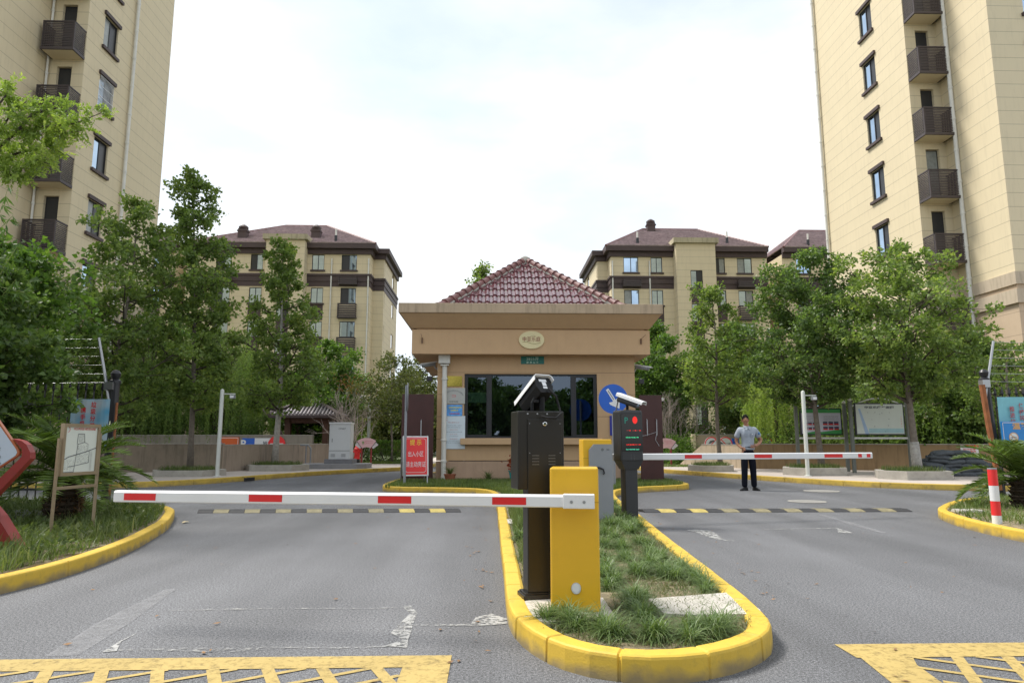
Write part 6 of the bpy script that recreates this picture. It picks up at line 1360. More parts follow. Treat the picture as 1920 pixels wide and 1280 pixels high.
tree('dark evergreen tree behind the yellowing street tree near the left tower',tx(110,800,34),34,tz(120,540,34),1.0,rnd(3.4),L_olive,42,name='evergreen_tree',limbs=28,lpc=100,ls=.13,clr=.55,bark=M_barkd)
tree('mid green tree behind the camera pole and the parking sign',tx(440,800,36),36,tz(455,660,36),1.0,rnd(2.4),L_olive,43,name='evergreen_tree',limbs=22,lpc=85,ls=.13,clr=.5,bark=M_barkd)
tree('green tree filling the gap between the dense dark tree and the spreading tree',tx(1640,800,27),27,tz(1640,640,27),1.0,rnd(2.4),L_dark,44,name='evergreen_tree',limbs=26,lpc=90,ls=.13,clr=.5,bark=M_barkd)
tree('far bushy tree closing the gap left of the guardhouse behind the hedge',tx(762,850,48),48,tz(762,700,48),.4,rnd(3.2),L_olive,45,name='distant_tree',limbs=26,lpc=90,ls=.2,clr=.8,tr=.15)
tree('far bushy tree low in the gap between the left block and the hedge',tx(735,850,52),52,tz(735,740,52),.3,rnd(3.2),L_bright,46,name='distant_tree',limbs=22,lpc=90,ls=.2,clr=.8,tr=.15)
tree('far bushy tree closing the gap right of the guardhouse behind the bare shrub',tx(1215,850,48),48,tz(1215,700,48),.4,rnd(2.8),L_olive,47,name='distant_tree',limbs=22,lpc=90,ls=.2,clr=.8,tr=.15)
# big near tree by the left fence
tree('dense dark leafy tree beside the red stand at the left edge',-7.35,9.3,3.55,.35,lambda t:1.25*math.sqrt(max(.05,1-(2*t-1)**2*.9)),L_dark,51,name='garden_tree',limbs=60,lpc=130,ls=.085,clr=.26,tr=.06,bark=M_barkd,sub=5,cat='tree',z=.1)
tree('brighter leafy tree rising above the dense dark tree at the left edge',-8.1,10.8,4.3,2.2,lambda t:1.3*math.sqrt(max(.05,1-(2*t-1)**2*.9)),L_bright,52,name='garden_tree',limbs=26,lpc=90,ls=.09,clr=.3,tr=.06,bark=M_barkd,z=.1)
# trees over the road behind the camera, mirrored in the guardhouse window
src=tree('dark tree across the road seen only mirrored in the guardhouse window',-1.5,-16,5.6,.6,rnd(2.4),L_dark,61,name='roadside_tree',group='trees mirrored in the guardhouse window',limbs=30,lpc=45,ls=.26,clr=.8,tr=.16)
for k,(x,y,s) in enumerate(((1.6,-17,.9),(3.4,-19,.72),(-7,-15,1.0),(5.6,-17,.85),(8,-16,1.1),(12,-15,.9),(-11.5,-17,1.2),(.2,-20,1.05))):
    c=copy_tree(src); c.location=(x,y,.0); c.scale=(1,1,s); c.rotation_euler=(0,0,k)
# willows
def willow(label,x,y,H_,r,seed,n=260,z=.15,mat_=None,low=.25,name='willow_tree'):
    rng=np.random.default_rng(seed); o=T(name,label,'tree',(x,y,z)); tb=MB(); tb.tube([(0,0,0),(.1,0,H_*.45),(0,.1,H_*.8)],[.13,.10,.05],8)
    C=[];D=[];
    for i in range(n):
        a=rng.uniform(0,2*PI); q=math.sqrt(rng.uniform(0,1)); rr=r*q; h=H_*(1-.35*q*q)*rng.uniform(.72,1); L=min(h-.2,H_*rng.uniform(low,.62)); m=int(L/.03)
        if i%5==0: tb.tube([(0,0,H_*.5),(rr*.5*math.cos(a),rr*.5*math.sin(a),h*.92),(rr*math.cos(a),rr*math.sin(a),h)],[.03,.02,.006],4,cap=False)
        t=np.linspace(0,1,m); sw=rng.normal()*.12
        pts=np.stack([rr*math.cos(a)+math.cos(a)*.25*np.sin(t*1.5)+sw*t**2,rr*math.sin(a)+math.sin(a)*.25*np.sin(t*1.5),h-L*t],1)+rng.normal(size=(m,3))*.025
        C.append(pts); D.append(rng.normal(size=(m,3))*.5+[0,0,-1.0])
    C=np.concatenate(C); D=np.concatenate(D); V,Fc=leafgeo(C,D,rng.uniform(.07,.13,len(C)),rng,.13,.03); tb.build('trunk',M_barkd,o,smooth=True); npmesh('crown',V,[Fc],mat_ or L_willow,o)
willow('drooping willow behind the left ramp wall and the tall street tree',tx(400,800,33),33,tz(410,590,33),2.7,71,520)
willow('drooping willow in the left background beneath the yellowing street tree',tx(270,800,32.6),32.6,tz(270,610,32.6),2.9,72,480)
willow('pale drooping willow hanging over the right rear ramp wall beside the guard',tx(1455,830,28.2),28.2,tz(1450,668,28.2),1.25,73,240,mat_=L_lime,low=.4)
willow('pale willow hanging between the two information boards',tx(1600,820,25.4),25.4,tz(1600,700,25.4),1.3,74,210)
willow('tall willow behind the spreading street tree near the right tower',tx(1790,820,24),24,tz(1800,585,24),1.9,75,330)
willow('willow at the far left behind the street map and banner',tx(90,820,32),32.3,tz(90,640,32),3.4,76,420)
# shrubs
def shrub(label,x,y,rx,ry,h,seed,m,n=4200,ls=.09,name='shrub',z=.15,group=None,box=False,cat='shrub',wd=.36):
    rng=np.random.default_rng(seed); o=T(name,label,cat,(x,y,z),0,group); tb=MB()
    for i in range(7): a=i*.9; tb.tube([(0,0,0),(rx*.35*math.cos(a),ry*.35*math.sin(a),h*.4),(rx*.6*math.cos(a),ry*.6*math.sin(a),h*.75)],[.025,.018,.006],5,cap=False)
    tb.build('stems',M_barkd,o)
    if box: C=rng.uniform(-1,1,(n,3)); ax_=rng.integers(0,3,n); s=np.sign(C[np.arange(n),ax_]); C[np.arange(n),ax_]=s*rng.uniform(.82,1.04,n); C=C*[rx,ry,h/2]+[0,0,h/2]
    else:
        cc=nrm(rng.normal(size=(60,3)))*rng.uniform(.55,.95,(60,1)); cc[:,2]=np.abs(cc[:,2])*1.0; i=rng.integers(0,60,n); C=cc[i]+rng.normal(size=(n,3))*.17; C=C*[rx,ry,h*.9]; C[:,2]=np.abs(C[:,2])+.03
    D=nrm(C-[0,0,h*.3])+rng.normal(size=C.shape)*.6; V,Fc=leafgeo(C,D,ls*rng.uniform(.7,1.3,n),rng,wd); npmesh('foliage',V,[Fc],m,o); return o
def sh(px,Y,pt,rx,m,label,seed,**k):
    x=tx(px,830,Y); h=tz(px,pt,Y); return shrub(label,x,Y,rx,k.pop('ry',1.0),h,seed,m,**k)
sh(250,31.9,745,1.9,L_dark,'dark shrub behind the ramp wall beside the left fence post',81); sh(330,32.0,755,1.8,L_dark,'dark shrub behind the ramp wall right of the tall street tree trunk',82); sh(435,32.2,765,1.6,L_dark,'dark shrub above the orange sign behind the left ramp wall',83)
sh(1322,32.5,770,1.3,L_bright,'bright shrub behind the round no-pedestrian sign',84,n=3000); sh(1385,32,745,1.6,L_olive,'reddish olive shrub behind the guard and the slim tree trunk',85,n=4200); sh(1410,31.6,790,1.2,L_dark,'dark green shrub right behind the guard',86)
sh(1500,27,760,1.5,L_dark,'dark shrub behind the red photo information board',87); sh(1650,25,780,1.8,L_dark,'dark shrub behind the estate map board',88,n=5500); sh(1740,24,745,1.9,L_dark,'dark broadleaved shrub above the brown ramp wall, left of the rusty post',89,n=5500,ls=.14); sh(1830,23,740,1.7,L_dark,'dark shrub above the brown ramp wall right beside the rusty post',90,n=5500,ls=.13); sh(1560,26.5,775,1.4,L_dark,'dark shrub in the gap between the two information boards',91)
sh(628,36,765,1.0,L_dark,'dark shrub seen through the gazebo arch',92,n=2500,name='shrub')
h=shrub('clipped low hedge behind the fire hydrant and fan sign',tx(722,850,31.5),31.5,2.0,.55,.95,93,L_bright,n=14000,ls=.075,name='hedge',box=True,cat='hedge'); shrub('clipped bushy hedge beside the right ramp wall end',tx(1278,850,29.5),29.8,1.1,.7,1.35,94,L_bright,n=5000,ls=.08,name='hedge',cat='hedge')
# bare twiggy shrubs
def twigs(label,x,y,h,seed,m,red=False):
    rng=random.Random(seed); o=T('bare_shrub',label,'shrub',(x,y,.15)); b=MB()
    def br(p,d,L,r,k):
        q=p+d*L; b.tube([p,p.lerp(q,.5)+Vector((rng.gauss(0,.04),rng.gauss(0,.04),0)),q],[r,r*.8,r*.6],4,cap=False)
        if k>0:
            for _ in range(3): br(p.lerp(q,rng.uniform(.5,1)),(d+Vector((rng.gauss(0,.4),rng.gauss(0,.4),rng.gauss(.1,.3)))).normalized(),L*.62,r*.6,k-1)
    for i in range(6): br(Vector((rng.gauss(0,.12),rng.gauss(0,.12),0)),Vector((rng.gauss(0,.3),rng.gauss(0,.3),1)).normalized(),h*.5,.022,3)
    b.build('stems',mat('pale_bark',(.40,.34,.30),rough=.9,var=.2),o)
    if red:
        r2=np.random.default_rng(seed); C=r2.normal(size=(240,3))*[.5,.5,.25]+[0,0,h*.95]; V,Fc=leafgeo(C,r2.normal(size=C.shape),r2.uniform(.08,.15,240),r2,.2); npmesh('leaves',V,[Fc],L_redleaf,o)
twigs('bare pale stemmed shrub with reddish tips right of the gazebo',tx(655,860,29.8),30.2,3.6,5,None,True); twigs('bare branching shrub with pale twigs behind the fan sign by the hydrant',tx(672,860,30.5),30.8,2.8,6,None); twigs('bare shrub with tangled pale twigs behind the right fan sign',tx(1258,860,30.5),30.9,3.2,7,None,False); twigs('bare twiggy shrub behind the hedge left of the slim tree',tx(1290,860,31.2),31.6,3.4,8,None)
# overhanging lime branch, upper left
def overhang():
    rng=np.random.default_rng(101); Y=9.6; o=T('overhanging_branch','lime green leafy branch reaching in at the upper left in front of the tower','tree branch',(-10.2,Y,.1)); b=MB(); Cs=[]
    M=lambda px,py,d=0:Vector((P(px,py,Y+d)[0]+10.2,d,P(px,py,Y+d)[1]-.1))
    b.tube([(0,0,0),(.1,0,2.4),(.6,0,4.4),M(-150,320)],[.14,.12,.09,.06],8)
    limbs=[[(-150,320),(-20,290),(30,250),(80,238),(140,232),(190,212)],[(-20,290),(20,330),(35,318),(70,300),(100,310)],[(-60,300),(-20,220),(10,180),(15,150)],[(30,250),(60,215),(95,205),(130,200)],[(80,238),(120,250),(160,245)],[(-60,300),(-10,260),(20,215),(50,190)],[(-60,310),(0,300),(40,285),(90,270),(120,290)]]
    for li,L in enumerate(limbs):
        pts=[M(x,y,rng.uniform(-.15,.15)+li*.04) for x,y in L]; b.tube(pts,list(np.linspace(.028,.006,len(pts))),5,cap=False)
        for a,c in zip(pts[0:],pts[1:]):
            for s in np.linspace(0,1,7): Cs.append(a.lerp(c,s)+Vector(rng.normal(size=3)*.06))
    b.build('limb',M_barkd,o,smooth=True)
    # pinnate sprays: leaflets in two rows along short rachises
    CC=[];DD=[]
    for c in Cs:
        if c.x< -0.0: continue
        for _ in range(4):
            d=nrm(rng.normal(size=(1,3))+[[.35,0,-.15]])[0]; side=nrm(np.cross(d,rng.normal(size=(1,3))))[0]; L=rng.uniform(.10,.24)
            t=np.linspace(.15,1,8)
            for s in (-1,1): CC.append(np.array(c)[None]+d*t[:,None]*L+[0,0,0]); DD.append(np.tile(side*s+d*.5,(8,1)))
    C=np.concatenate(CC); D=np.concatenate(DD)+rng.normal(size=(len(C:=np.concatenate(CC)),3))*.15
    V,Fc=leafgeo(C,D,rng.uniform(.040,.075,len(C)),rng,.22,.03); npmesh('foliage',V,[Fc],L_lime,o)
overhang()
def bamboo():
    rng=np.random.default_rng(7); Y=8.8; o=T('bamboo_sprig','thin bamboo sprigs with narrow leaves hanging at the left edge below the lime branch','bamboo',(-7.6,Y,.1)); b=MB(); CC=[];DD=[]
    for (x0,y0,x1,y1) in ((-60,600,6,345),(-40,600,28,450),(-60,520,14,400),(-50,650,20,520),(-70,560,36,545)):
        a=Vector((P(x0,y0,Y)[0]+7.6,0,P(x0,y0,Y)[1]-.1)); c=Vector((P(x1,y1,Y)[0]+7.6,.1,P(x1,y1,Y)[1]-.1)); b.tube([a,a.lerp(c,.6)+Vector((0,0,.1)),c],[.01,.006,.003],4)
        for s in np.linspace(.35,1,10):
            p=a.lerp(c,s)
            for _ in range(4): CC.append(np.array(p)); DD.append(rng.normal(size=3)*.5+[.4,0,-.7])
    b.tube([(0,0,0),(.1,0,3.4)],[.03,.02],6)
    b.build('cane',mat('bamboo_cane',(.2,.25,.06),rough=.5),o); V,Fc=leafgeo(np.array(CC),np.array(DD),rng.uniform(.12,.19,len(CC)),rng,.09,.02); npmesh('leaves',V,[Fc],L_bright,o)
bamboo()
# sago palms
def sago(label,x,y,z,trunk_h,tr_,L,n,seed,brown=8,rz=0):
    rng=np.random.default_rng(seed); o=T('sago_palm',label,'sago palm',(x,y,z),rz); b=MB(); 
    k=10
    for i in range(k):
        h=trunk_h*i/k; r=tr_*(1.0+.12*math.sin(i*2.2)); b.lathe([(r*.92,h),(r*1.1,h+trunk_h/k*.5),(r*.9,h+trunk_h/k)],(0,0,0),12)
    for i in range(150):
        a=rng.uniform(0,6.3); h=rng.uniform(.02,trunk_h); p=Vector((math.cos(a)*tr_*.95,math.sin(a)*tr_*.95,h)); b.tube([p,p+Vector((math.cos(a)*.05,math.sin(a)*.05,.05))],[.016,.004],4,cap=False)
    b.build('trunk',mat('sago_trunk',(.05,.035,.022),rough=.95,var=.4,vs=14,bump=1,bs=30),o)
    def fronds(cnt,mat_,name,lo,hi,Ls):
        CC=[];DD=[];SS=[]; rb=MB()
        for i in range(cnt):
            a=i*2.399+rng.uniform(-.2,.2); e=rng.uniform(lo,hi); Lf=Ls*rng.uniform(.8,1.1); m=44; d=np.array([math.cos(a),math.sin(a),0]); side=np.array([-math.sin(a),math.cos(a),0])
            t=np.linspace(0,1,m); ang=e-1.15*t**1.3; ds=Lf/m; xy=np.cumsum(np.cos(ang))*ds; zz=np.cumsum(np.sin(ang))*ds
            pts=d*xy[:,None]+np.array([0,0,1])*zz[:,None]+[0,0,trunk_h]; rb.tube([tuple(p) for p in pts[::5]],list(np.linspace(.009,.003,len(pts[::5]))),4,cap=False)
            up=np.stack([-np.sin(ang)[:,None]*d,],0)[0]+np.cos(ang)[:,None]*np.array([0,0,1]); tan=np.cos(ang)[:,None]*d+np.sin(ang)[:,None]*np.array([0,0,1])
            ll=.20*np.sin(PI*np.clip(t*.92+.08,0,1))**.6*Lf/.9
            for s in (-1,1): CC.append(pts[4:]); DD.append((side*s+tan*.55+up*.35-np.array([0,0,.12]))[4:]+rng.normal(size=(m-4,3))*.05); SS.append(ll[4:])
        C=np.concatenate(CC); D=np.concatenate(DD); S_=np.concatenate(SS); V,Fc=leafgeo(C,D,S_+.02,rng,.045,.01); f=npmesh(name,V,[Fc],mat_,o); rb.build('rachis',MATS['leaf_olive'],f)
    fronds(n,L_palm,'fronds',-.1,1.35,L)
    if brown: fronds(brown,leafmat('dead_frond',[(.10,.05,.02),(.16,.08,.03),(.2,.11,.04)],.2),'dead_fronds',-1.2,-.7,L*.6)
sago('sago palm with a thick dark trunk behind the map board on the left verge',-5.22,8.7,.1,.60,.17,1.05,42,5)
sago('sago palm spreading over the right verge by the striped bollard',8.15,10.4,.1,.42,.16,1.0,38,6,4)
# ---------------- grass and low planting
def inpoly(P_,poly):
    x,y=P_[:,0],P_[:,1]; c=np.zeros(len(P_),bool); n=len(poly)
    for i in range(n):
        (x1,y1),(x2,y2)=poly[i],poly[(i+1)%n]
        if y1==y2: continue
        k=((y1>y)!=(y2>y))&(x<(x2-x1)*(y-y1)/(y2-y1)+x1); c^=k
    return c
def lawn(name,poly,n,z,h,m,seed,wd=.012,lean=.05,holes=(),patch=None):
    rng=np.random.default_rng(seed); xs_=[p[0] for p in poly]; ys_=[p[1] for p in poly]
    Q=np.stack([rng.uniform(min(xs_),max(xs_),n),rng.uniform(min(ys_),max(ys_),n)],1); Q=Q[inpoly(Q,poly)]
    if patch: 
        v=np.sin(Q[:,0]*patch+1.3)*np.sin(Q[:,1]*patch*1.3)+np.sin(Q[:,0]*patch*2.7+Q[:,1]*patch*1.9)*.6; Q=Q[v+rng.uniform(-1,1,len(Q))>-.35]
    for (a,c,d,e) in holes: Q=Q[~((Q[:,0]>a)&(Q[:,0]<c)&(Q[:,1]>d)&(Q[:,1]<e))]
    B=np.concatenate([Q,np.full((len(Q),1),z)],1); H_=rng.uniform(h*.4,h,len(B)); V,Fc=bladegeo(B,H_,rng.normal(size=B.shape)*[lean,lean,0],np.full(len(B),wd)*rng.uniform(.6,1.3,len(B)),rng)
    return npmesh(name,V,[Fc],m,kind='stuff')
ins=[p for p in inn]
lawn('lawn_grass',[(-2.35,15.6),(-1.3,15.42),(-.3,15.15),(.2,14.2),(.27,12.6),(2.2,12.6),(2.5,14.5),(3.3,15.5),(4.3,15.95),(4.6,16.4),(4.6,17.9),(-2.3,17.9)],52000,.095,.13,L_lawn,1,.012,.04,holes=[(-1.9,-1.5,16.2,16.4)])
lawn('lawn_grass',[(.27,5.3),(2.0,9.6),(2.16,12.6),(.27,12.6)],15000,.095,.10,L_grass,2,.007,.03,patch=1.6)
lawn('lawn_grass',[(.27,3.95),(.5,3.65),(1.0,3.56),(1.5,3.95),(1.6,5.0),(2.0,9.6),(.27,9.5)],22000,.095,.06,leafmat('thatch',[(.10,.11,.05),(.16,.17,.08),(.12,.17,.06),(.26,.24,.14)],.3),3,.005,.06,holes=[(.2,.8,4.5,5.2)])
lawn('lawn_grass',[(.27,5.3),(.44,5.3),(.62,9.5),(.27,9.5)],2600,.095,.20,L_grass,4,.007,.05,patch=1.2)
Lp=[(-9.5,11.7),(-5.4,11.3),(-4.9,10.7),(-4.5,9.7),(-4.17,8.8),(-3.82,7.3),(-3.71,6.2),(-3.76,5.5),(-4.1,4.5),(-9.5,4.5)]
lawn('verge_grass',Lp,42000,.11,.12,L_lawn,5,.010,.06,patch=.9); lawn('verge_grass',Lp,26000,.11,.24,L_grass,55,.009,.09,patch=2.3)
rng=np.random.default_rng(9); Q=np.stack([rng.uniform(-8,-3.7,5200),rng.uniform(4.3,11,5200)],1); Q=Q[inpoly(Q,Lp)]; cl=rng.integers(0,len(Q),260); C=np.repeat(Q[cl],26,0)+rng.normal(size=(260*26,2))*.09; C=C[inpoly(C,[(p[0]+(-.08 if p[0]>-9 else 0),p[1]) for p in Lp])]; C=np.concatenate([C,rng.uniform(.12,.24,(len(C),1))],1)
V,Fc=leafgeo(C,rng.normal(size=C.shape)+[0,0,.4],rng.uniform(.04,.09,len(C)),rng,.32); npmesh('verge_weeds',V,[Fc],L_dark if False else L_grass,kind='stuff')
Rp=[(12.3,12.7),(9.6,12.5),(8.7,12.1),(7.75,11.3),(6.9,10.3),(6.6,9.8),(6.36,9.1),(6.2,8.2),(6.2,7.2),(6.5,6.2),(9,5),(12,5)]
lawn('verge_grass',Rp,36000,.11,.12,L_lawn,6,.011,.06,patch=1.1)
g=G(1815,961,.12); o=T('flat_stone','pale flat stone lying in the grass at the tip of the right verge','stone',(g[0],g[1],.12)); MB().bbox(-.18,.18,-.12,.12,-.02,.05,.03).build('stone',M_conc,o)
lawn('lawn_grass',[(-8,30.2),(-3.4,30.2),(-3.3,33),(-8,33)],9000,.14,.14,L_lawn,7,.02,.06); lawn('lawn_grass',[(6.2,29.6),(9.5,29.2),(9.5,33),(6.2,33)],7000,.14,.14,L_lawn,8,.02,.06)
lawn('lawn_grass',[(5.9,26.6),(9.0,25.9),(8.7,27.2),(5.9,28.2)],4000,.14,.1,L_lawn,18,.02,.05)
# tufts on the bed: one per clump
def tuftmesh(seed):
    rng=np.random.default_rng(seed); n=150; a=rng.uniform(0,2*PI,n); e=rng.uniform(.25,1.45,n)**1.0; L=rng.uniform(.10,.215,n); B=np.stack([rng.normal(size=n)*.018,rng.normal(size=n)*.018,np.zeros(n)],1)
    d=np.stack([np.cos(a),np.sin(a),0*a],1); s=np.stack([-np.sin(a),np.cos(a),0*a],1)*(rng.uniform(.0022,.0038,n))[:,None]; P_=[B]; ang=e.copy(); p=B.copy(); rows=[np.stack([p-s,p+s],1)]; K=4
    for k in range(1,K+1):
        p=p+(d*np.cos(ang)[:,None]+np.array([0,0,1])*np.sin(ang)[:,None])*(L/K)[:,None]; ang=ang-rng.uniform(.25,.6,n); p[:,2]=np.maximum(p[:,2],.004); wdt=1-.9*(k/K)**1.5; rows.append(np.stack([p-s*wdt,p+s*wdt],1))
    V=np.stack(rows,1).reshape(n,-1,3); b=np.arange(n)[:,None]*(2*(K+1)); F_=np.concatenate([b+np.array([[2*k,2*k+1,2*k+3,2*k+2]]) for k in range(K)]); 
    o=npmesh('grass_tuft',V.reshape(-1,3),[F_],L_tuft); me=o.data; bpy.data.objects.remove(o); return me
L_tuft=leafmat('tuft_blade',[(.07,.12,.04),(.12,.19,.06),(.20,.28,.11),(.40,.45,.26)],.35,.4)
tm=[tuftmesh(s) for s in range(5)]; rg=random.Random(12)
front=[(300,945),(335,930),(450,960),(480,985),(430,930),(640,1005),(600,975),(680,1030),(905,1050),(940,1025),(870,1030),(1110,1025),(1080,1000),(1150,1010),(1260,975),(1230,1000),(1350,915),(1385,930),(1010,925),(980,900),(1050,935),(1160,890),(1190,905),(1130,870),(830,955),(850,930),(810,900),(800,860),(830,820),(780,800),(760,835)]
rear=[(680,735),(650,760),(820,700),(790,680),(980,715),(1010,700),(950,690),(1160,745),(1180,770),(1140,720),(1060,655),(1100,690),(740,620),(715,600),(900,600),(930,620),(870,580),(640,660),(700,540),(720,560),(850,540),(820,520),(960,560),(990,580),(1080,620),(1120,640),(1040,600),(640,480),(660,500),(770,470),(745,450),(880,450),(905,470),(1000,520),(950,490),(700,430),(780,420),(850,400),(730,400),(690,390),(810,440),(930,440),(650,430),(620,700),(610,600),(1210,760),(1085,670),(860,640),(620,540)]
cnt=0
PAD=[G(x,y,.12) for x,y in [(1210,1116),(1375,1104),(1440,1142),(1428,1156),(1300,1158),(1235,1150)]]
def intuft(p):
    return inpoly(np.array([p]),[(.30,3.9),(.55,3.68),(1.0,3.64),(1.4,3.9),(1.5,4.2),(1.62,6.5),(1.95,9.6),(2.05,12),(.3,12)])[0]
for k,(cx,cy) in enumerate(front+rear+[(180,500),(160,430),(190,600),(150,350),(180,370),(700,350),(720,330),(680,310)]):
    reps=1
    for r_ in range((1+k%2) if k<len(front) else 2):
        px,py=920+cx/2.909,840+cy/2.909; g=G(px,py,.10); jx=rg.uniform(-.05,.05) if r_ else 0; jy=rg.uniform(-.06,.06) if r_ else 0; p=(g[0]+jx,g[1]+jy*(1+g[1]/6))
        if not intuft(p) or inpoly(np.array([p]),PAD)[0]: continue
        ob=bpy.data.objects.new('grass_tuft',tm[cnt%5]); col.objects.link(ob); ob.location=(p[0],p[1],.092); s=rg.uniform(.8,1.2)*(1 if g[1]<7 else 1.15); ob.scale=(s,s,s*rg.uniform(.85,1.15)); ob.rotation_euler=(rg.uniform(-.1,.1),rg.uniform(-.1,.1),rg.uniform(0,6.3)); f_=k<len(front); tag(ob,'tuft of narrow arching grass blades near the rounded front end of the yellow kerbed bed' if f_ else 'tuft of narrow grass blades in the long rows behind the front concrete slab','grass tuft','grass tufts at the front of the kerbed bed' if f_ else 'grass tufts in the long part of the kerbed bed'); cnt+=1

# ================================================================ THE GUARD
def skin(pts,edges,sub=2):
    me=bpy.data.meshes.new('skin'); keys=list(pts); me.from_pydata([pts[k][:3] for k in keys],[(keys.index(a),keys.index(b_)) for a,b_ in edges],[]); o=bpy.data.objects.new('skin',me); col.objects.link(o)
    m=o.modifiers.new('s','SKIN'); m.use_smooth_shade=True; m.branch_smoothing=.6
    for i,k in enumerate(keys):
        r=pts[k][3:]; me.skin_vertices[0].data[i].radius=(r[0],r[-1]); me.skin_vertices[0].data[i].use_root=(i==0)
    s=o.modifiers.new('u','SUBSURF'); s.levels=sub; s.render_levels=sub; bpy.context.view_layer.update()
    r=bpy.data.meshes.new_from_object(o.evaluated_get(bpy.context.evaluated_depsgraph_get())); bpy.data.objects.remove(o); bpy.data.meshes.remove(me); return r
def meshobj(name,me,m,par,extra=None):
    if extra: 
        bm=bmesh.new(); bm.from_mesh(me); n=len(bm.verts); vs=[bm.verts.new(v) for v in extra.v]; [bm.faces.new([vs[i] for i in f]) for f in extra.f]; bm.to_mesh(me); bm.free()
    me.materials.clear(); me.materials.append(m); me.name=name; me.polygons.foreach_set('use_smooth',[True]*len(me.polygons)); o=bpy.data.objects.new(name,me); col.objects.link(o); o.parent=par; return o
def guard():
    g=G(1404,919); o=T('person','guard in a pale grey short sleeved shirt and dark trousers with hands on his hips','person',(g[0],g[1],0),0); sk=mat('skin_tone',(.36,.17,.10),rough=.5,var=.06,vs=20)
    # x to picture right, -y towards camera; feet apart, head turned slightly to picture left
    B={'pel':(.03,0,.93,.13,.10),'wai':(.03,.0,1.06,.135,.10),'che':(.03,.0,1.28,.165,.11),'nkb':(.02,.0,1.43,.08,.07),'nk':(.01,-.01,1.49,.055,.055),'hd':(.0,-.015,1.56,.055,.06),
       'ls':(.20,.0,1.38,.065),'le':(.37,.06,1.13,.043),'lf':(.27,-.03,1.055,.036),'lw':(.17,-.13,1.02,.028),'lh':(.12,-.15,1.01,.034,.02),
       'rs':(-.15,.0,1.38,.062),'re':(-.21,.10,1.12,.042),'rf':(-.175,.05,1.03,.034),'rw':(-.135,-.02,.97,.027),'rh':(-.115,-.055,.96,.03,.02),
       'lhp':(.10,.0,.86,.085),'lk':(.125,-.0,.49,.055),'la':(.135,.03,.10,.038),'rhp':(-.06,.0,.86,.085),'rk':(-.075,-.02,.49,.055),'ra':(-.085,.0,.10,.038)}
    E_=[('pel','wai'),('wai','che'),('che','nkb'),('nkb','nk'),('nk','hd'),('che','ls'),('ls','le'),('le','lf'),('lf','lw'),('lw','lh'),('che','rs'),('rs','re'),('re','rf'),('rf','rw'),('rw','rh'),('pel','lhp'),('lhp','lk'),('lk','la'),('pel','rhp'),('rhp','rk'),('rk','ra')]
    me=skin(B,E_)
    # head and fingers join the body mesh
    ex=MB(); n,m=20,16; vs=[]
    c=Vector((-.008,-.02,1.612)); yaw=R(-14)
    for i in range(m+1):
        ph=PI*i/m; zz=-math.cos(ph)
        for j in range(n):
            a=2*PI*j/n; r=math.sin(ph); x=r*math.cos(a)*.074; y=r*math.sin(a)*.094; z=zz*.118
            if zz<0: x*=1-.26*(-zz)**1.5; y*=1-.12*(-zz); 
            f=max(0,-math.sin(a))*r   # front
            if f>.93 and -.32<zz<.12: y-=.020*(1-abs(zz+.10)/.24)
            if f>.75 and -.98<zz<-.7: y-=.008
            if .55<f<.92 and .02<zz<.22: y+=.006
            vs.append((x*math.cos(yaw)-y*math.sin(yaw),x*math.sin(yaw)+y*math.cos(yaw),z))
    ex.add([Vector(v)+c for v in vs],[(i*n+j,i*n+(j+1)%n,(i+1)*n+(j+1)%n,(i+1)*n+j) for i in range(m) for j in range(n)])
    ro=lambda x,y,z:Vector((x*math.cos(yaw)-y*math.sin(yaw),x*math.sin(yaw)+y*math.cos(yaw),z))+c
    for s in (-1,1): ex.ell(ro(s*.074,.01,-.012),(.012,.02,.032),8,6)
    for k in range(4): z=1.035-k*.017; ex.tube([(.125,-.155,z-.01),(.085,-.172,z-.005-.003*k),(.055,-.168,z-.006),(.035,-.150,z-.010)],[.0095,.0088,.008,.0062],6)
    ex.tube([(.15,-.145,1.03),(.145,-.125,1.055),(.125,-.115,1.07)],[.011,.010,.008],6)
    for k in range(4): z=.985-k*.016; ex.tube([(-.115,-.05,z-.01),(-.10,-.085,z-.012),(-.085,-.115,z-.02),(-.08,-.125,z-.032)],[.0095,.0088,.008,.0062],6)
    ex.tube([(-.13,-.03,.975),(-.10,-.02,.995),(-.085,-.03,1.0)],[.011,.010,.008],6)
    body=meshobj('body',me,sk,o,ex)
    fe=MB(); 
    for s in (-1,1): fe.ell(ro(s*.030,-.088,.012),(.012,.006,.005),8,5)
    fe.build('eyes',M_frame,body); e=MB()
    for s in (-1,1): e.tube([ro(s*.014,-.097,.034),ro(s*.032,-.096,.040),ro(s*.050,-.083,.034)],.004,5)
    e.build('eyebrows',M_frame,body); e=MB(); e.tube([ro(-.022,-.088,-.062),ro(0,-.098,-.060),ro(.022,-.088,-.062)],.0045,5); e.build('lips',mat('lip',(.25,.08,.06),rough=.5),body)
    # hair cap
    h=MB(); vs=[]; n,m=22,8
    for i in range(m+1):
        ph=PI*.56*i/m
        for j in range(n):
            a=2*PI*j/n; fr=max(0,-math.sin(a)); ph2=ph*(1-.36*fr**2) ; r=math.sin(ph2); vs.append(ro(r*math.cos(a)*.080,r*math.sin(a)*.101+.004,math.cos(ph2)*.126+.004))
    h.add(vs,[(i*n+j,(i+1)*n+j,(i+1)*n+(j+1)%n,i*n+(j+1)%n) for i in range(m) for j in range(n)]); h.build('hair',mat('hair_black',(.010,.009,.008),rough=.8,spec=.1,bump=.5,bs=200),body,smooth=True)
    shirt=mat('shirt_grey',(.33,.365,.42),rough=.8,var=.10,vs=9,bump=.5,bs=14)
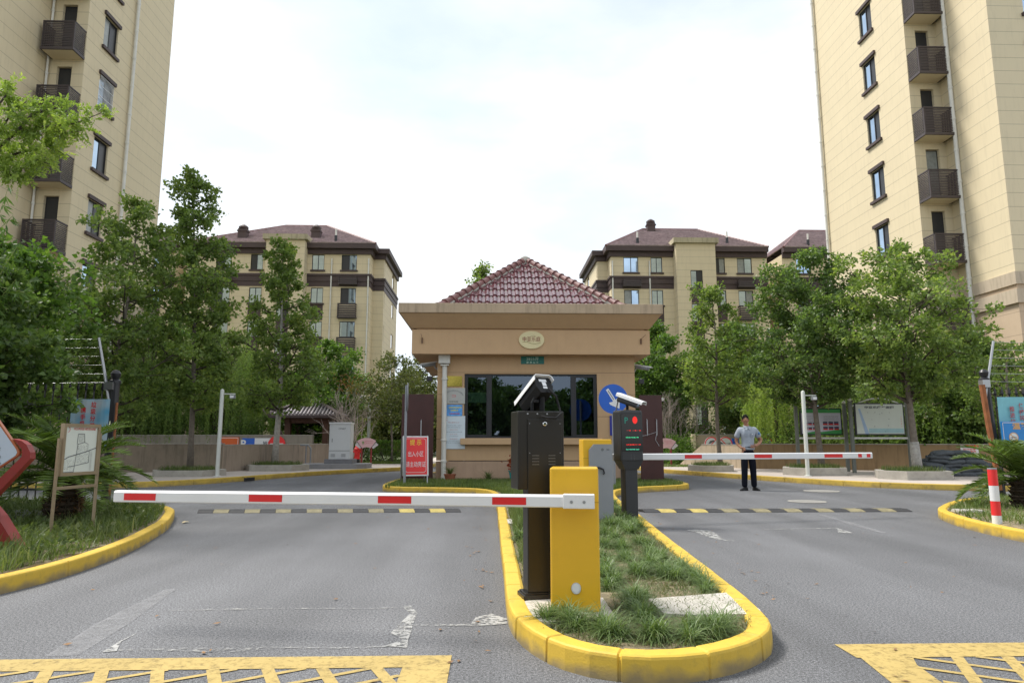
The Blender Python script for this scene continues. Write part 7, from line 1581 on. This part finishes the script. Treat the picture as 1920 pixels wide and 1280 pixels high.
    S_={'z':(.03,0,.90,.175,.135),'a':(.03,0,.97,.168,.13),'b':(.03,.0,1.10,.165,.125),'c':(.03,.0,1.28,.19,.13),'d':(.02,.0,1.425,.125,.095),'n':(.012,-.008,1.485,.070,.07),
        'l1':(.205,.0,1.405,.088),'l2':(.28,.03,1.27,.082),'l3':(.315,.04,1.205,.080),'r1':(-.155,.0,1.405,.085),'r2':(-.185,.05,1.26,.078),'r3':(-.20,.075,1.19,.074)}
    sm_=skin(S_,[('z','a'),('a','b'),('b','c'),('c','d'),('d','n'),('c','l1'),('l1','l2'),('l2','l3'),('c','r1'),('r1','r2'),('r2','r3')]); so_=meshobj('shirt',sm_,shirt,o)
    c_=MB()
    for s in (-1,1):
        c_.add([(.012,-.105,1.415),(.012+s*.075,-.055,1.475),(.012+s*.082,-.02,1.49),(.012+s*.085,-.085,1.42),(.012+s*.05,-.125,1.375)],[(0,1,2,3,4)])
    c_.build('collar',shirt,so_); q=MB(); q.box(.06,.13,-.128,-.118,1.22,1.30); q.box(-.075,-.01,-.122,-.112,1.22,1.30); q.build('pocket',mat('shirt_grey_dark',(.27,.30,.35),rough=.8,var=.1),so_)
    b_=MB(); b_.ell((.285,-.05,1.30),(.028,.03,.032)); b_.build('arm_badge',mat('badge_blue',(.08,.2,.42),rough=.5),so_); b_=MB(); 
    for i in range(5): b_.ell((.018,-.126,1.05+i*.075),(.005,.004,.005),6,4)
    b_.box(.085,.115,-.132,-.126,1.275,1.29); b_.build('button',M_white,so_)
    tr_=mat('trouser_navy',(.009,.010,.016),rough=.9,spec=.1,var=.2,vs=8,bump=.5,bs=12)
    T_={'w':(.03,0,1.02,.135,.105),'p':(.025,0,.90,.15,.115),'l1':(.105,.0,.80,.098),'l2':(.125,-.0,.48,.078),'l3':(.138,.02,.14,.068),'l4':(.14,.02,.065,.066),'r1':(-.065,.0,.80,.098),'r2':(-.08,-.015,.48,.078),'r3':(-.09,.0,.14,.068),'r4':(-.09,.0,.065,.066)}
    to=meshobj('trousers',skin(T_,[('w','p'),('p','l1'),('l1','l2'),('l2','l3'),('l3','l4'),('p','r1'),('r1','r2'),('r2','r3'),('r3','r4')]),tr_,o)
    MB().tube([(.03+.135*math.cos(a),.105*math.sin(a),.985) for a in [2*PI*i/20 for i in range(21)]],.018,6).build('belt',M_black,to)
    for (x,y,a,nm) in ((.15,-.02,R(8),'shoe'),(-.10,-.03,R(-52),'shoe')):
        d=Vector((math.sin(a),-math.cos(a),0)); s=MB(); s_=Vector((d.y,-d.x,0)); 
        prof=[(-.09,.030,.075),(-.06,.042,.085),(0,.044,.085),(.06,.047,.062),(.12,.046,.048),(.165,.032,.036),(.18,.012,.022)]; rings=[]
        for t,w_,hh in prof:
            cc=Vector((x,y,0))+d*t; rings.append([cc+s_*(w_*u)+Vector((0,0,v*hh+.0)) for u,v in ((-1,.0),(-1.02,.3),(-.75,.8),(-.3,1),(.3,1),(.75,.8),(1.02,.3),(1,.0))])
        k=8; s.add([p for r in rings for p in r],[(i*k+j,i*k+j+1,(i+1)*k+j+1,(i+1)*k+j) for i in range(len(rings)-1) for j in range(k-1)]+[tuple(range(k)),tuple(range((len(rings)-1)*k,len(rings)*k))]); s.build('shoe',M_black,o,smooth='auto')
    o.scale=(1.0,1.0,1.0)
guard()
